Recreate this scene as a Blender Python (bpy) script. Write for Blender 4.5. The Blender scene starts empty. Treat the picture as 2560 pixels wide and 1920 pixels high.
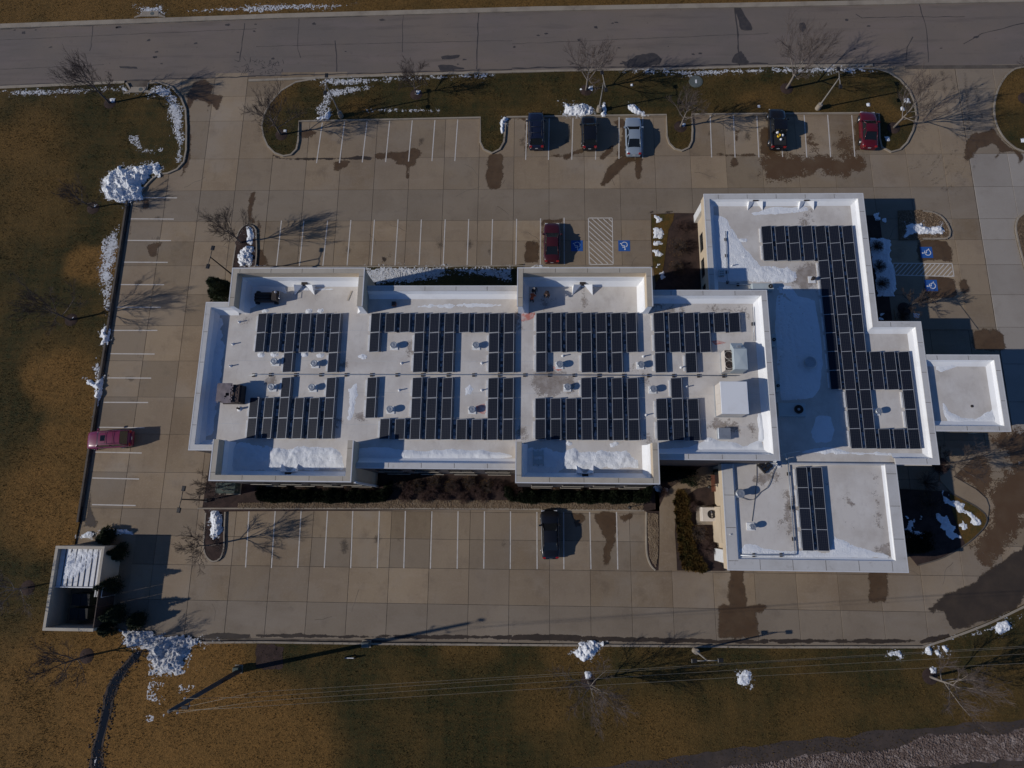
import bpy, bmesh, math, random
import numpy as np
from mathutils import Vector, Matrix
from mathutils.geometry import tessellate_polygon

# ---------------------------------------------------------------- camera, world, sun, exposure
scene = bpy.context.scene
R = math.radians
CAM_F = 1530.0546          # focal length in pixels of the 2560 px wide photograph
CAM_H = 64.968             # flying height in metres
CAM_R = ((0.9995000, -0.00475778, 0.03125879), (0.01113258, 0.97826346, -0.20706681), (-0.02959416, 0.20731127, 0.9778273))
cam_data = bpy.data.cameras.new('camera'); cam = bpy.data.objects.new('camera', cam_data)
scene.collection.objects.link(cam); scene.camera = cam
cam_data.sensor_width = 36.0; cam_data.lens = CAM_F * 36.0 / 2560.0
cam_data.clip_start = 0.5; cam_data.clip_end = 3000.0
_m = Matrix(CAM_R).to_4x4(); _m.translation = (0, 0, CAM_H); cam.matrix_world = _m

SUN_EL, SUN_AZ = 28.0, 12.4       # height of the sun; direction its shadows fall, from +x
world = bpy.data.worlds.new('World'); scene.world = world; world.use_nodes = True
_nt = world.node_tree; _bg = _nt.nodes['Background']; _sky = _nt.nodes.new('ShaderNodeTexSky')
_sky.sky_type = 'NISHITA'; _sky.sun_disc = False; _sky.sun_elevation = R(SUN_EL); _sky.sun_rotation = R(90 - (SUN_AZ + 180))
_sky.altitude = 400; _sky.air_density = 0.6; _sky.dust_density = 0.0; _sky.ozone_density = 8.0
_nt.links.new(_sky.outputs[0], _bg.inputs[0]); _bg.inputs[1].default_value = 0.085
sun_data = bpy.data.lights.new('sun', 'SUN'); sun_data.energy = 2.8; sun_data.angle = R(0.53); sun_data.color = (1.0, 0.945, 0.875)
sun = bpy.data.objects.new('sun', sun_data); scene.collection.objects.link(sun)
sun.rotation_euler = Vector((math.cos(R(SUN_AZ)) * math.cos(R(SUN_EL)), math.sin(R(SUN_AZ)) * math.cos(R(SUN_EL)), -math.sin(R(SUN_EL)))).to_track_quat('-Z', 'Y').to_euler()
sun.location = (-60, -15, 60)
vs = scene.view_settings; vs.view_transform = 'Standard'; vs.look = 'None'; vs.exposure = 0.0; vs.gamma = 1.0; vs.use_curve_mapping = False

# ---------------------------------------------------------------- survey: photograph pixels -> metres on the plane at height z
def at(u, v, z=0.0):
    d = (u - 1280.0, -(v - 960.0), -CAM_F)
    w = [sum(CAM_R[i][k] * d[k] for k in range(3)) for i in range(3)]
    t = (z - CAM_H) / w[2]
    return (w[0] * t, w[1] * t)
KT = 640 / 2212.0
def T(c, r, x, y, z=0.0): return at(c * 640 + x * KT, r * 480 + y * KT, z)
def Tl(c, r, pts, z=0.0): return [T(c, r, x, y, z) for x, y in pts]
def D(x, y, z=0.0): return at(x * 2560 / 2212.0, y * 2560 / 2212.0, z)
def Dl(pts, z=0.0): return [D(x, y, z) for x, y in pts]
def Q(x0, y0, x, y, z=0.0): return at(x0 + x * 320 / 2212.0, y0 + y * 320 / 2212.0, z)
def Ql(x0, y0, pts, z=0.0): return [Q(x0, y0, x, y, z) for x, y in pts]

# ---------------------------------------------------------------- object helpers
COL = scene.collection
def tag(o, label=None, cat=None, group=None, kind=None):
    if label: o['label'] = label
    if cat: o['category'] = cat
    if group: o['group'] = group
    if kind: o['kind'] = kind
    return o
def empty(name, loc=(0, 0, 0), rz=0.0, label=None, cat=None, group=None, kind=None):
    o = bpy.data.objects.new(name, None); COL.objects.link(o); o.empty_display_size = 0.3
    o.location = loc; o.rotation_euler = (0, 0, rz)
    return tag(o, label, cat, group, kind)
def wm(o):
    b = Matrix.LocRotScale(o.location, o.rotation_euler, o.scale)
    return b if o.parent is None else wm(o.parent) @ o.matrix_parent_inverse @ b
def link(name, me, parent=None, world=False):
    o = bpy.data.objects.new(name, me); COL.objects.link(o)
    if parent is not None:
        o.parent = parent
        if world: o.matrix_parent_inverse = wm(parent).inverted()
    return o
def copy_tree(o, parent=None):
    c = o.copy(); COL.objects.link(c); c.parent = parent
    for ch in [x for x in COL.objects if x.parent == o]: copy_tree(ch, c)
    return c

class MB:
    """collects faces with material slots and links them as one mesh object"""
    def __init__(s): s.v = []; s.f = []; s.m = []; s.sm = []
    def add(s, vs, fs, mi=0, smooth=False):
        b = len(s.v); s.v += [tuple(v) for v in vs]
        for f in fs: s.f.append([b + i for i in f]); s.m.append(mi); s.sm.append(smooth)
        return s
    def box(s, x0, y0, z0, x1, y1, z1, mi=0, top=None):
        vs = [(x0, y0, z0), (x1, y0, z0), (x1, y1, z0), (x0, y1, z0), (x0, y0, z1), (x1, y0, z1), (x1, y1, z1), (x0, y1, z1)]
        fs = [(3, 2, 1, 0), (0, 1, 5, 4), (1, 2, 6, 5), (2, 3, 7, 6), (3, 0, 4, 7)]
        s.add(vs, fs, mi); s.add(vs[4:], [(0, 1, 2, 3)], mi if top is None else top)
        return s
    def bevbox(s, x0, y0, z0, x1, y1, z1, b=0.03, mi=0):
        vs = [(x0, y0, z0), (x1, y0, z0), (x1, y1, z0), (x0, y1, z0), (x0, y0, z1 - b), (x1, y0, z1 - b), (x1, y1, z1 - b), (x0, y1, z1 - b),
              (x0 + b, y0 + b, z1), (x1 - b, y0 + b, z1), (x1 - b, y1 - b, z1), (x0 + b, y1 - b, z1)]
        fs = [(3, 2, 1, 0)] + [(i, (i + 1) % 4, 4 + (i + 1) % 4, 4 + i) for i in range(4)] + [(4 + i, 4 + (i + 1) % 4, 8 + (i + 1) % 4, 8 + i) for i in range(4)] + [(8, 9, 10, 11)]
        return s.add(vs, fs, mi)
    def cyl(s, p, r0, z0, z1, r1=None, n=12, mi=0, cap=True, smooth=True):
        r1 = r0 if r1 is None else r1
        ring = [(math.cos(2 * math.pi * i / n), math.sin(2 * math.pi * i / n)) for i in range(n)]
        vs = [(p[0] + r0 * a, p[1] + r0 * b, z0) for a, b in ring] + [(p[0] + r1 * a, p[1] + r1 * b, z1) for a, b in ring]
        s.add(vs, [(i, (i + 1) % n, n + (i + 1) % n, n + i) for i in range(n)], mi, smooth)
        if cap: s.add(vs[n:], [tuple(range(n))], mi); s.add(vs[:n], [tuple(range(n - 1, -1, -1))], mi)
        return s
    def lathe(s, p, prof, n=16, mi=0, smooth=True):
        vs = []
        for r, z in prof: vs += [(p[0] + r * math.cos(2 * math.pi * i / n), p[1] + r * math.sin(2 * math.pi * i / n), z) for i in range(n)]
        fs = []
        for k in range(len(prof) - 1): fs += [(k * n + i, k * n + (i + 1) % n, (k + 1) * n + (i + 1) % n, (k + 1) * n + i) for i in range(n)]
        s.add(vs, fs, mi, smooth)
        t = (len(prof) - 1) * n
        return s.add(vs[t:], [tuple(range(n))], mi)
    def tube(s, pts, rads, n=5, mi=0, smooth=True, cap=True):
        pts = [Vector(p) for p in pts]
        if not hasattr(rads, '__len__'): rads = [rads] * len(pts)
        vs = []; up = Vector((0.13, 0.21, 1)).normalized()
        for i, p in enumerate(pts):
            d = (pts[min(i + 1, len(pts) - 1)] - pts[max(i - 1, 0)]);
            d = d.normalized() if d.length > 1e-9 else Vector((0, 0, 1))
            a = d.cross(up)
            if a.length < 1e-3: a = d.cross(Vector((1, 0, 0)))
            a.normalize(); b = d.cross(a)
            vs += [tuple(p + (a * math.cos(2 * math.pi * k / n) + b * math.sin(2 * math.pi * k / n)) * rads[i]) for k in range(n)]
        fs = []
        for i in range(len(pts) - 1): fs += [(i * n + k, (i + 1) * n + k, (i + 1) * n + (k + 1) % n, i * n + (k + 1) % n) for k in range(n)]
        if cap: fs += [tuple(range(n)), tuple((len(pts) - 1) * n + k for k in range(n - 1, -1, -1))]
        return s.add(vs, fs, mi, smooth)
    def poly(s, pts, z, mi=0):
        tri = tessellate_polygon([[Vector((x, y, 0)) for x, y in pts]])
        fs = []
        for a, b, c in tri:
            A, B, Cc = pts[a], pts[b], pts[c]
            fs.append((a, b, c) if (B[0] - A[0]) * (Cc[1] - A[1]) - (B[1] - A[1]) * (Cc[0] - A[0]) > 0 else (a, c, b))
        return s.add([(x, y, z) for x, y in pts], fs, mi)
    def prism(s, pts, z0, z1, mi=0, side=None):
        s.poly(pts, z1, mi); n = len(pts)
        if area(pts) < 0: pts = pts[::-1]
        vs = [(x, y, z0) for x, y in pts] + [(x, y, z1) for x, y in pts]
        return s.add(vs, [(i, (i + 1) % n, n + (i + 1) % n, n + i) for i in range(n)], mi if side is None else side)
    def mesh(s, name):
        me = bpy.data.meshes.new(name); me.from_pydata(s.v, [], s.f)
        me.polygons.foreach_set('material_index', s.m); me.polygons.foreach_set('use_smooth', s.sm); me.update(); return me
    def build(s, name, mats, parent=None, world=False):
        me = s.mesh(name)
        for m in (mats if isinstance(mats, (list, tuple)) else [mats]): me.materials.append(M[m] if isinstance(m, str) else m)
        return link(name, me, parent, world)

def area(p): return 0.5 * sum(p[i][0] * p[(i + 1) % len(p)][1] - p[(i + 1) % len(p)][0] * p[i][1] for i in range(len(p)))
def inside(p, x, y):
    c = False; n = len(p); j = n - 1
    for i in range(n):
        if (p[i][1] > y) != (p[j][1] > y) and x < (p[j][0] - p[i][0]) * (y - p[i][1]) / (p[j][1] - p[i][1]) + p[i][0]: c = not c
        j = i
    return c
def smooth_line(pts, step=0.5, closed=False):
    """Catmull-Rom through the points"""
    n = len(pts); out = []
    rng = range(n) if closed else range(n - 1)
    g = (lambda i: pts[i % n]) if closed else (lambda i: pts[max(0, min(n - 1, i))])
    for i in rng:
        p0, p1, p2, p3 = g(i - 1), g(i), g(i + 1), g(i + 2)
        m = max(1, int(math.hypot(p2[0] - p1[0], p2[1] - p1[1]) / step))
        for k in range(m):
            t = k / m
            out.append(tuple(0.5 * (2 * p1[a] + (p2[a] - p0[a]) * t + (2 * p0[a] - 5 * p1[a] + 4 * p2[a] - p3[a]) * t * t + (3 * p1[a] - p0[a] - 3 * p2[a] + p3[a]) * t ** 3) for a in (0, 1)))
    if not closed: out.append(tuple(pts[-1]))
    return out
def dense(pts, step, closed=True):
    out = []; n = len(pts)
    for i in range(n if closed else n - 1):
        a, b = pts[i], pts[(i + 1) % n]; m = max(1, int(math.hypot(b[0] - a[0], b[1] - a[1]) / step))
        out += [(a[0] + (b[0] - a[0]) * k / m, a[1] + (b[1] - a[1]) * k / m) for k in range(m)]
    if not closed: out.append(pts[-1])
    return out
# value noise on numpy arrays
_rs = np.random.RandomState(7); _perm = _rs.rand(256, 256)
def vnoise(x, y):
    xi = np.floor(x).astype(int); yi = np.floor(y).astype(int); fx = x - xi; fy = y - yi
    fx = fx * fx * (3 - 2 * fx); fy = fy * fy * (3 - 2 * fy); g = lambda a, b: _perm[a & 255, b & 255]
    return (g(xi, yi) * (1 - fx) + g(xi + 1, yi) * fx) * (1 - fy) + (g(xi, yi + 1) * (1 - fx) + g(xi + 1, yi + 1) * fx) * fy
def fbm(x, y, o=4):
    s = 0.0; a = 0.5; t = 0.0
    for k in range(o): s = s + a * vnoise(x * 2 ** k + 17.3 * k, y * 2 ** k + 5.1 * k); t += a; a *= 0.5
    return s / t
def wobble(pts, amp, freq=0.8, step=0.25, seed=0):
    pts = dense(pts, step); out = []
    for i, (x, y) in enumerate(pts):
        n = np.array([x, y]); dx = float(fbm(np.array([x * freq + seed]), np.array([y * freq + 31.0]))[0]) - 0.5; dy = float(fbm(np.array([x * freq + 77.0]), np.array([y * freq + seed]))[0]) - 0.5
        out.append((x + dx * 2 * amp, y + dy * 2 * amp))
    return out
def poly_dist(poly, X, Y):
    """signed distance, positive inside, for numpy arrays"""
    d = np.full(X.shape, 1e9); ins = np.zeros(X.shape, bool); n = len(poly)
    for i in range(n):
        ax, ay = poly[i]; bx, by = poly[(i + 1) % n]; ex, ey = bx - ax, by - ay; L = ex * ex + ey * ey + 1e-12
        t = np.clip(((X - ax) * ex + (Y - ay) * ey) / L, 0, 1); d = np.minimum(d, np.hypot(X - ax - t * ex, Y - ay - t * ey))
        c = ((ay > Y) != (by > Y)); xx = np.where(c, (bx - ax) * (Y - ay) / ((by - ay) if abs(by - ay) > 1e-9 else 1e-9) + ax, -1e9); ins ^= (c & (X < xx))
    return np.where(ins, d, -d)

# ---------------------------------------------------------------- materials
M = {}
def newmat(name):
    m = bpy.data.materials.new(name); m.use_nodes = True; M[name] = m
    return m, m.node_tree, m.node_tree.nodes['Principled BSDF']
def N(nt, t, **kw):
    n = nt.nodes.new(t)
    for k, v in kw.items(): setattr(n, k, v)
    return n
def noise_fac(nt, scale, detail=4, rough=0.55, lo=0.35, hi=0.65, vec=None, stretch=None):
    if vec is None: vec = N(nt, 'ShaderNodeNewGeometry').outputs['Position']
    if stretch:
        mp = N(nt, 'ShaderNodeMapping'); mp.inputs['Scale'].default_value = stretch; nt.links.new(vec, mp.inputs[0]); vec = mp.outputs[0]
    n = N(nt, 'ShaderNodeTexNoise'); n.inputs['Scale'].default_value = scale; n.inputs['Detail'].default_value = detail; n.inputs['Roughness'].default_value = rough
    nt.links.new(vec, n.inputs['Vector'])
    r = N(nt, 'ShaderNodeMapRange'); r.inputs[1].default_value = lo; r.inputs[2].default_value = hi; nt.links.new(n.outputs[0], r.inputs[0])
    return r.outputs[0]
def mix(nt, f, a, b, mode='MIX'):
    m = N(nt, 'ShaderNodeMix', data_type='RGBA', blend_type=mode)
    for s, v in ((m.inputs[0], f), (m.inputs[6], a), (m.inputs[7], b)):
        if isinstance(v, (int, float)): s.default_value = v
        elif isinstance(v, tuple): s.default_value = (v[0], v[1], v[2], 1)
        else: nt.links.new(v, s)
    return m.outputs[2]
def bump(nt, bsdf, fac, strength=0.3, dist=0.02):
    b = N(nt, 'ShaderNodeBump'); b.inputs['Strength'].default_value = strength; b.inputs['Distance'].default_value = dist
    nt.links.new(fac, b.inputs['Height']); nt.links.new(b.outputs[0], bsdf.inputs['Normal'])
def simple(name, col, rough=0.6, metal=0.0, var=0.0, scale=3.0, coat=0.0, spec=0.5, bumps=0.0):
    m, nt, b = newmat(name)
    b.inputs['Roughness'].default_value = rough; b.inputs['Metallic'].default_value = metal; b.inputs['Coat Weight'].default_value = coat; b.inputs['Specular IOR Level'].default_value = spec
    if var > 0:
        f = noise_fac(nt, scale, 5, 0.6, 0.3, 0.7)
        nt.links.new(mix(nt, f, tuple(c * (1 - var) for c in col), tuple(min(1, c * (1 + var)) for c in col)), b.inputs['Base Color'])
        if bumps: bump(nt, b, noise_fac(nt, scale * 6, 4), bumps)
    else: b.inputs['Base Color'].default_value = (*col, 1)
    return m
def layered(name, base, layers, rough=0.85, bumpscale=0, bumpstr=0.3, spec=0.4, objrand=0.0, bdist=0.02):
    """base colour, then (colour, scale, lo, hi, amount, stretch) noise layers mixed over it"""
    m, nt, b = newmat(name); col = base
    for L in layers:
        c, sc, lo, hi, amt = L[:5]
        f = noise_fac(nt, sc, 6, 0.6, lo, hi, stretch=L[5] if len(L) > 5 else None)
        mm = N(nt, 'ShaderNodeMath', operation='MULTIPLY'); nt.links.new(f, mm.inputs[0]); mm.inputs[1].default_value = amt
        col = mix(nt, mm.outputs[0], col, c)
    if objrand > 0:
        oi = N(nt, 'ShaderNodeObjectInfo'); r = N(nt, 'ShaderNodeMapRange'); r.inputs[3].default_value = 1 - objrand; r.inputs[4].default_value = 1 + objrand
        nt.links.new(oi.outputs['Random'], r.inputs[0]); col = mix(nt, 1.0, col, r.outputs[0], 'MULTIPLY')
        h1 = N(nt, 'ShaderNodeMath', operation='MULTIPLY'); h1.inputs[1].default_value = 7.31; nt.links.new(oi.outputs['Random'], h1.inputs[0]); h2 = N(nt, 'ShaderNodeMath', operation='FRACT'); nt.links.new(h1.outputs[0], h2.inputs[0]); h3 = N(nt, 'ShaderNodeMath', operation='MULTIPLY'); h3.inputs[1].default_value = objrand * 2.6; nt.links.new(h2.outputs[0], h3.inputs[0])
        col = mix(nt, h3.outputs[0], col, (0.245, 0.20, 0.152))
    if isinstance(col, tuple): b.inputs['Base Color'].default_value = (*col, 1)
    else: nt.links.new(col, b.inputs['Base Color'])
    b.inputs['Roughness'].default_value = rough; b.inputs['Specular IOR Level'].default_value = spec
    if bumpscale: bump(nt, b, noise_fac(nt, bumpscale, 5, 0.65, 0.2, 0.8), bumpstr, bdist)
    return m, nt, b

layered('concrete', (0.295, 0.222, 0.142), [((0.20, 0.140, 0.088), 0.09, 0.42, 0.66, 0.8), ((0.29, 0.24, 0.185), 0.14, 0.50, 0.68, 0.8), ((0.14, 0.10, 0.068), 0.5, 0.54, 0.78, 0.65), ((0.16, 0.115, 0.075), 1.6, 0.55, 0.8, 0.45, (1, 0.3, 1)), ((0.33, 0.255, 0.18), 0.9, 0.55, 0.75, 0.5, (0.3, 1, 1)), ((0.40, 0.32, 0.24), 5.0, 0.5, 0.8, 0.3), ((0.12, 0.09, 0.065), 6.0, 0.62, 0.8, 0.4)], 0.85, 14, 0.25, 0.3, 0.20)
layered('concrete_lane', (0.25, 0.20, 0.145), [((0.18, 0.14, 0.10), 0.12, 0.42, 0.66, 0.8), ((0.27, 0.225, 0.175), 0.3, 0.5, 0.7, 0.7, (0.3, 1, 1)), ((0.13, 0.10, 0.08), 0.8, 0.56, 0.8, 0.5), ((0.30, 0.26, 0.22), 5.0, 0.5, 0.8, 0.3)], 0.85, 14, 0.25, 0.3, 0.06)
layered('concrete_pale', (0.335, 0.30, 0.26), [((0.26, 0.225, 0.19), 0.15, 0.45, 0.7, 0.8), ((0.20, 0.165, 0.13), 0.7, 0.56, 0.8, 0.4), ((0.40, 0.37, 0.33), 5.0, 0.5, 0.8, 0.25)], 0.85, 14, 0.25, 0.3, 0.07)
layered('joint', (0.15, 0.125, 0.10), [((0.07, 0.055, 0.043), 0.35, 0.44, 0.58, 1.0)], 0.95)
layered('kerb_concrete', (0.33, 0.28, 0.215), [((0.19, 0.155, 0.12), 0.5, 0.45, 0.7, 0.7), ((0.40, 0.365, 0.32), 3.0, 0.55, 0.8, 0.4)], 0.85, 14, 0.25)
layered('road', (0.19, 0.152, 0.122), [((0.150, 0.128, 0.113), 0.06, 0.42, 0.6, 0.8), ((0.21, 0.165, 0.15), 0.22, 0.5, 0.72, 0.5, (0.5, 2.2, 1)), ((0.09, 0.075, 0.068), 0.4, 0.54, 0.78, 0.65, (0.25, 2.6, 1)), ((0.10, 0.082, 0.075), 1.5, 0.6, 0.8, 0.6), ((0.26, 0.23, 0.22), 9.0, 0.55, 0.85, 0.25)], 0.9, 18, 0.3)
layered('crack_seal', (0.045, 0.04, 0.04), [((0.07, 0.06, 0.055), 2.0, 0.4, 0.7, 1.0)], 0.7)
layered('line_paint', (0.60, 0.56, 0.51), [((0.40, 0.36, 0.31), 2.2, 0.5, 0.75, 0.8), ((0.30, 0.26, 0.21), 9.0, 0.62, 0.8, 0.6)], 0.8)
layered('blue_paint', (0.02, 0.10, 0.36), [((0.03, 0.08, 0.24), 2.5, 0.5, 0.75, 0.7)], 0.7)
layered('mark_white', (0.72, 0.74, 0.76), [((0.50, 0.52, 0.56), 3.0, 0.5, 0.75, 0.7)], 0.7)
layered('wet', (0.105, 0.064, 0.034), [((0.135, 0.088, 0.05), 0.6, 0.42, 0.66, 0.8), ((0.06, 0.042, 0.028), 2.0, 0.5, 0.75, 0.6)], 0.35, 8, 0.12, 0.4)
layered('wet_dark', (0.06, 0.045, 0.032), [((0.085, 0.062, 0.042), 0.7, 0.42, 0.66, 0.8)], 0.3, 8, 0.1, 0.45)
def fade_mat(name, src, edge=0.22, wob=0.5, opac=0.92, fine=0.25, sc=1.1, fsc=6.0):
    m = M[src]; nt = m.node_tree; M[name] = m
    out = nt.nodes['Material Output']; tr = N(nt, 'ShaderNodeBsdfTransparent'); mx = N(nt, 'ShaderNodeMixShader')
    at_ = N(nt, 'ShaderNodeAttribute'); at_.attribute_name = 'rim'
    a = noise_fac(nt, sc, 5, 0.6, 0.25, 0.75); b = noise_fac(nt, fsc, 4, 0.7, 0.25, 0.75)
    s1 = N(nt, 'ShaderNodeMath', operation='MULTIPLY_ADD'); nt.links.new(a, s1.inputs[0]); s1.inputs[1].default_value = wob * 2; s1.inputs[2].default_value = -wob
    s2 = N(nt, 'ShaderNodeMath', operation='MULTIPLY_ADD'); nt.links.new(b, s2.inputs[0]); s2.inputs[1].default_value = fine * 2; nt.links.new(s1.outputs[0], s2.inputs[2])
    s3 = N(nt, 'ShaderNodeMath', operation='ADD'); nt.links.new(at_.outputs['Fac'], s3.inputs[0]); nt.links.new(s2.outputs[0], s3.inputs[1])
    r = N(nt, 'ShaderNodeMapRange'); r.interpolation_type = 'SMOOTHSTEP'; r.inputs[1].default_value = fine; r.inputs[2].default_value = fine + edge; r.inputs[4].default_value = opac; nt.links.new(s3.outputs[0], r.inputs[0])
    nt.links.new(r.outputs[0], mx.inputs[0]); nt.links.new(tr.outputs[0], mx.inputs[1]); nt.links.new(nt.nodes['Principled BSDF'].outputs[0], mx.inputs[2]); nt.links.new(mx.outputs[0], out.inputs[0])
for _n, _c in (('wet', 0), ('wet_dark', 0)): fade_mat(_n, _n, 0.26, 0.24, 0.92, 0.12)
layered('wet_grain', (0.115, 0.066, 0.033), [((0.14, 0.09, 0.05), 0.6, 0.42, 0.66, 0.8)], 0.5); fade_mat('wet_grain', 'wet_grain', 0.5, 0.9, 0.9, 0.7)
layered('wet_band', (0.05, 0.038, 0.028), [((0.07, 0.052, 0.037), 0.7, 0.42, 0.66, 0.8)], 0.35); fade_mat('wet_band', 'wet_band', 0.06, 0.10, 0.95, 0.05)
layered('membrane_dirt', (0.33, 0.28, 0.24), [((0.48, 0.43, 0.39), 1.6, 0.42, 0.62, 0.9), ((0.22, 0.17, 0.14), 3.5, 0.56, 0.75, 0.8)], 0.7); fade_mat('membrane_dirt', 'membrane_dirt', 0.6, 0.5, 0.75, 0.4)
layered('snow_film', (0.74, 0.76, 0.78), [((0.50, 0.49, 0.48), 1.5, 0.45, 0.7, 0.7)], 0.8, 9, 0.6, 0.3); fade_mat('snow_film', 'snow_film', 0.35, 0.6, 0.88, 0.95, 0.9, 4.2)
layered('oil', (0.06, 0.045, 0.035), [((0.09, 0.065, 0.045), 1.6, 0.42, 0.66, 0.8)], 0.6); fade_mat('oil', 'oil', 0.5, 0.25, 0.5, 0.25)
layered('snow', (0.84, 0.865, 0.89), [((0.68, 0.69, 0.70), 1.2, 0.54, 0.75, 0.4), ((0.90, 0.91, 0.92), 5.0, 0.5, 0.75, 0.5)], 0.75, 9, 0.9, 0.3, bdist=0.05)
layered('snow_dirty', (0.62, 0.62, 0.62), [((0.36, 0.34, 0.32), 2.0, 0.45, 0.7, 0.8), ((0.80, 0.81, 0.83), 7.0, 0.5, 0.75, 0.7)], 0.8, 9, 0.7, 0.3, bdist=0.06)
layered('roof', (0.64, 0.60, 0.55), [((0.50, 0.455, 0.405), 0.25, 0.44, 0.66, 0.75), ((0.72, 0.69, 0.645), 0.45, 0.48, 0.70, 0.7), ((0.40, 0.36, 0.32), 1.1, 0.58, 0.8, 0.45), ((0.46, 0.42, 0.39), 2.6, 0.54, 0.75, 0.4, (1, 0.4, 1)), ((0.78, 0.76, 0.73), 9.0, 0.55, 0.8, 0.4)], 0.75, 9, 0.2)
layered('roof_white', (0.83, 0.84, 0.84), [((0.68, 0.67, 0.65), 0.5, 0.52, 0.75, 0.6), ((0.60, 0.57, 0.54), 4.0, 0.62, 0.85, 0.35)], 0.6, 6, 0.1)
layered('coping_white', (0.58, 0.57, 0.55), [((0.47, 0.45, 0.42), 0.5, 0.45, 0.7, 0.8), ((0.30, 0.28, 0.25), 1.8, 0.60, 0.8, 0.7), ((0.66, 0.65, 0.63), 6.0, 0.5, 0.8, 0.3)], 0.6)
layered('coping_beige', (0.47, 0.42, 0.34), [((0.38, 0.33, 0.26), 0.6, 0.45, 0.7, 0.8), ((0.26, 0.23, 0.19), 2.2, 0.62, 0.8, 0.5), ((0.54, 0.50, 0.42), 5.0, 0.5, 0.8, 0.3)], 0.75)
layered('stucco', (0.56, 0.46, 0.33), [((0.48, 0.38, 0.27), 0.7, 0.45, 0.7, 0.7), ((0.60, 0.52, 0.40), 3.0, 0.5, 0.8, 0.4)], 0.9, 30, 0.3)
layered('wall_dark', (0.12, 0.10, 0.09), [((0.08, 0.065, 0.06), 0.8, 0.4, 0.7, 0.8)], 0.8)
layered('edge_metal', (0.66, 0.66, 0.66), [((0.5, 0.5, 0.5), 2.0, 0.5, 0.75, 0.6)], 0.45)
layered('galvanised', (0.50, 0.53, 0.55), [((0.36, 0.38, 0.40), 3.0, 0.45, 0.7, 0.7)], 0.4)
M['galvanised'].node_tree.nodes['Principled BSDF'].inputs['Metallic'].default_value = 0.6
layered('unit_grey', (0.48, 0.54, 0.55), [((0.40, 0.45, 0.46), 1.2, 0.45, 0.7, 0.7)], 0.55)
layered('unit_cream', (0.66, 0.60, 0.52), [((0.54, 0.48, 0.41), 1.2, 0.45, 0.7, 0.7)], 0.6)
layered('roof_stain', (0.34, 0.29, 0.25), [((0.50, 0.46, 0.43), 1.6, 0.42, 0.62, 0.9), ((0.22, 0.17, 0.14), 3.5, 0.56, 0.75, 0.8)], 0.7)
layered('red_stain', (0.55, 0.20, 0.16), [((0.62, 0.48, 0.44), 2.5, 0.42, 0.62, 1.0)], 0.7)
layered('mulch', (0.058, 0.038, 0.032), [((0.035, 0.024, 0.021), 1.4, 0.42, 0.62, 0.9), ((0.11, 0.065, 0.048), 12.0, 0.55, 0.75, 0.7)], 0.95, 25, 0.8, 0.2)
layered('river_rock', (0.16, 0.105, 0.06), [((0.09, 0.06, 0.035), 5.0, 0.45, 0.6, 0.9), ((0.28, 0.20, 0.12), 9.0, 0.55, 0.72, 0.8)], 0.85, 10, 0.9, 0.3, bdist=0.06)
layered('pebble', (0.22, 0.16, 0.10), [((0.12, 0.08, 0.05), 1.5, 0.4, 0.6, 0.8), ((0.33, 0.26, 0.18), 3.0, 0.52, 0.72, 0.7)], 0.8)
layered('ballast', (0.13, 0.092, 0.076), [((0.29, 0.235, 0.21), 2.6, 0.48, 0.62, 0.9), ((0.10, 0.07, 0.06), 0.35, 0.46, 0.64, 0.8), ((0.42, 0.37, 0.35), 7.0, 0.55, 0.7, 0.7)], 0.9, 8, 0.9, 0.3, bdist=0.06)
layered('golden_cover', (0.13, 0.075, 0.02), [((0.06, 0.055, 0.016), 0.9, 0.42, 0.6, 0.9), ((0.20, 0.10, 0.025), 3.0, 0.5, 0.7, 0.7), ((0.045, 0.035, 0.014), 8.0, 0.5, 0.7, 0.8)], 0.95, 14, 0.9, 0.2, bdist=0.06)
layered('soil', (0.055, 0.042, 0.036), [((0.085, 0.062, 0.05), 0.6, 0.42, 0.64, 0.8), ((0.035, 0.028, 0.024), 3.0, 0.5, 0.75, 0.6)], 0.95, 12, 0.6)
layered('bark', (0.12, 0.095, 0.08), [((0.22, 0.19, 0.165), 3.0, 0.5, 0.7, 0.7)], 0.9, 20, 0.5)
layered('bark_pale', (0.25, 0.215, 0.18), [((0.15, 0.125, 0.105), 3.0, 0.5, 0.7, 0.7)], 0.9, 20, 0.5)
layered('twig', (0.060, 0.044, 0.038), [((0.10, 0.075, 0.062), 2.0, 0.45, 0.7, 0.8)], 0.9)
layered('twig_red', (0.070, 0.040, 0.034), [((0.12, 0.07, 0.055), 2.5, 0.45, 0.7, 0.8)], 0.9)
layered('dry_leaf', (0.22, 0.12, 0.045), [((0.10, 0.075, 0.03), 2.0, 0.42, 0.66, 0.9), ((0.34, 0.19, 0.06), 5.0, 0.55, 0.75, 0.6)], 0.9)
layered('evergreen', (0.028, 0.04, 0.016), [((0.05, 0.06, 0.025), 2.5, 0.48, 0.7, 0.8), ((0.06, 0.045, 0.02), 1.0, 0.55, 0.75, 0.4)], 0.9)
layered('hedge_leaf', (0.013, 0.018, 0.010), [((0.022, 0.028, 0.013), 2.5, 0.48, 0.7, 0.8)], 0.95, spec=0.1)
layered('timber', (0.085, 0.075, 0.072), [((0.13, 0.115, 0.105), 1.4, 0.45, 0.7, 0.8, (1, 1, 0.15))], 0.85)
simple('black_metal', (0.02, 0.018, 0.017), 0.45)
simple('pole_grey', (0.30, 0.275, 0.24), 0.55, var=0.2)
simple('white_metal', (0.72, 0.72, 0.71), 0.5, var=0.12)
simple('rubber', (0.018, 0.018, 0.018), 0.85)
simple('glass', (0.012, 0.015, 0.018), 0.06, spec=0.6)
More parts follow.
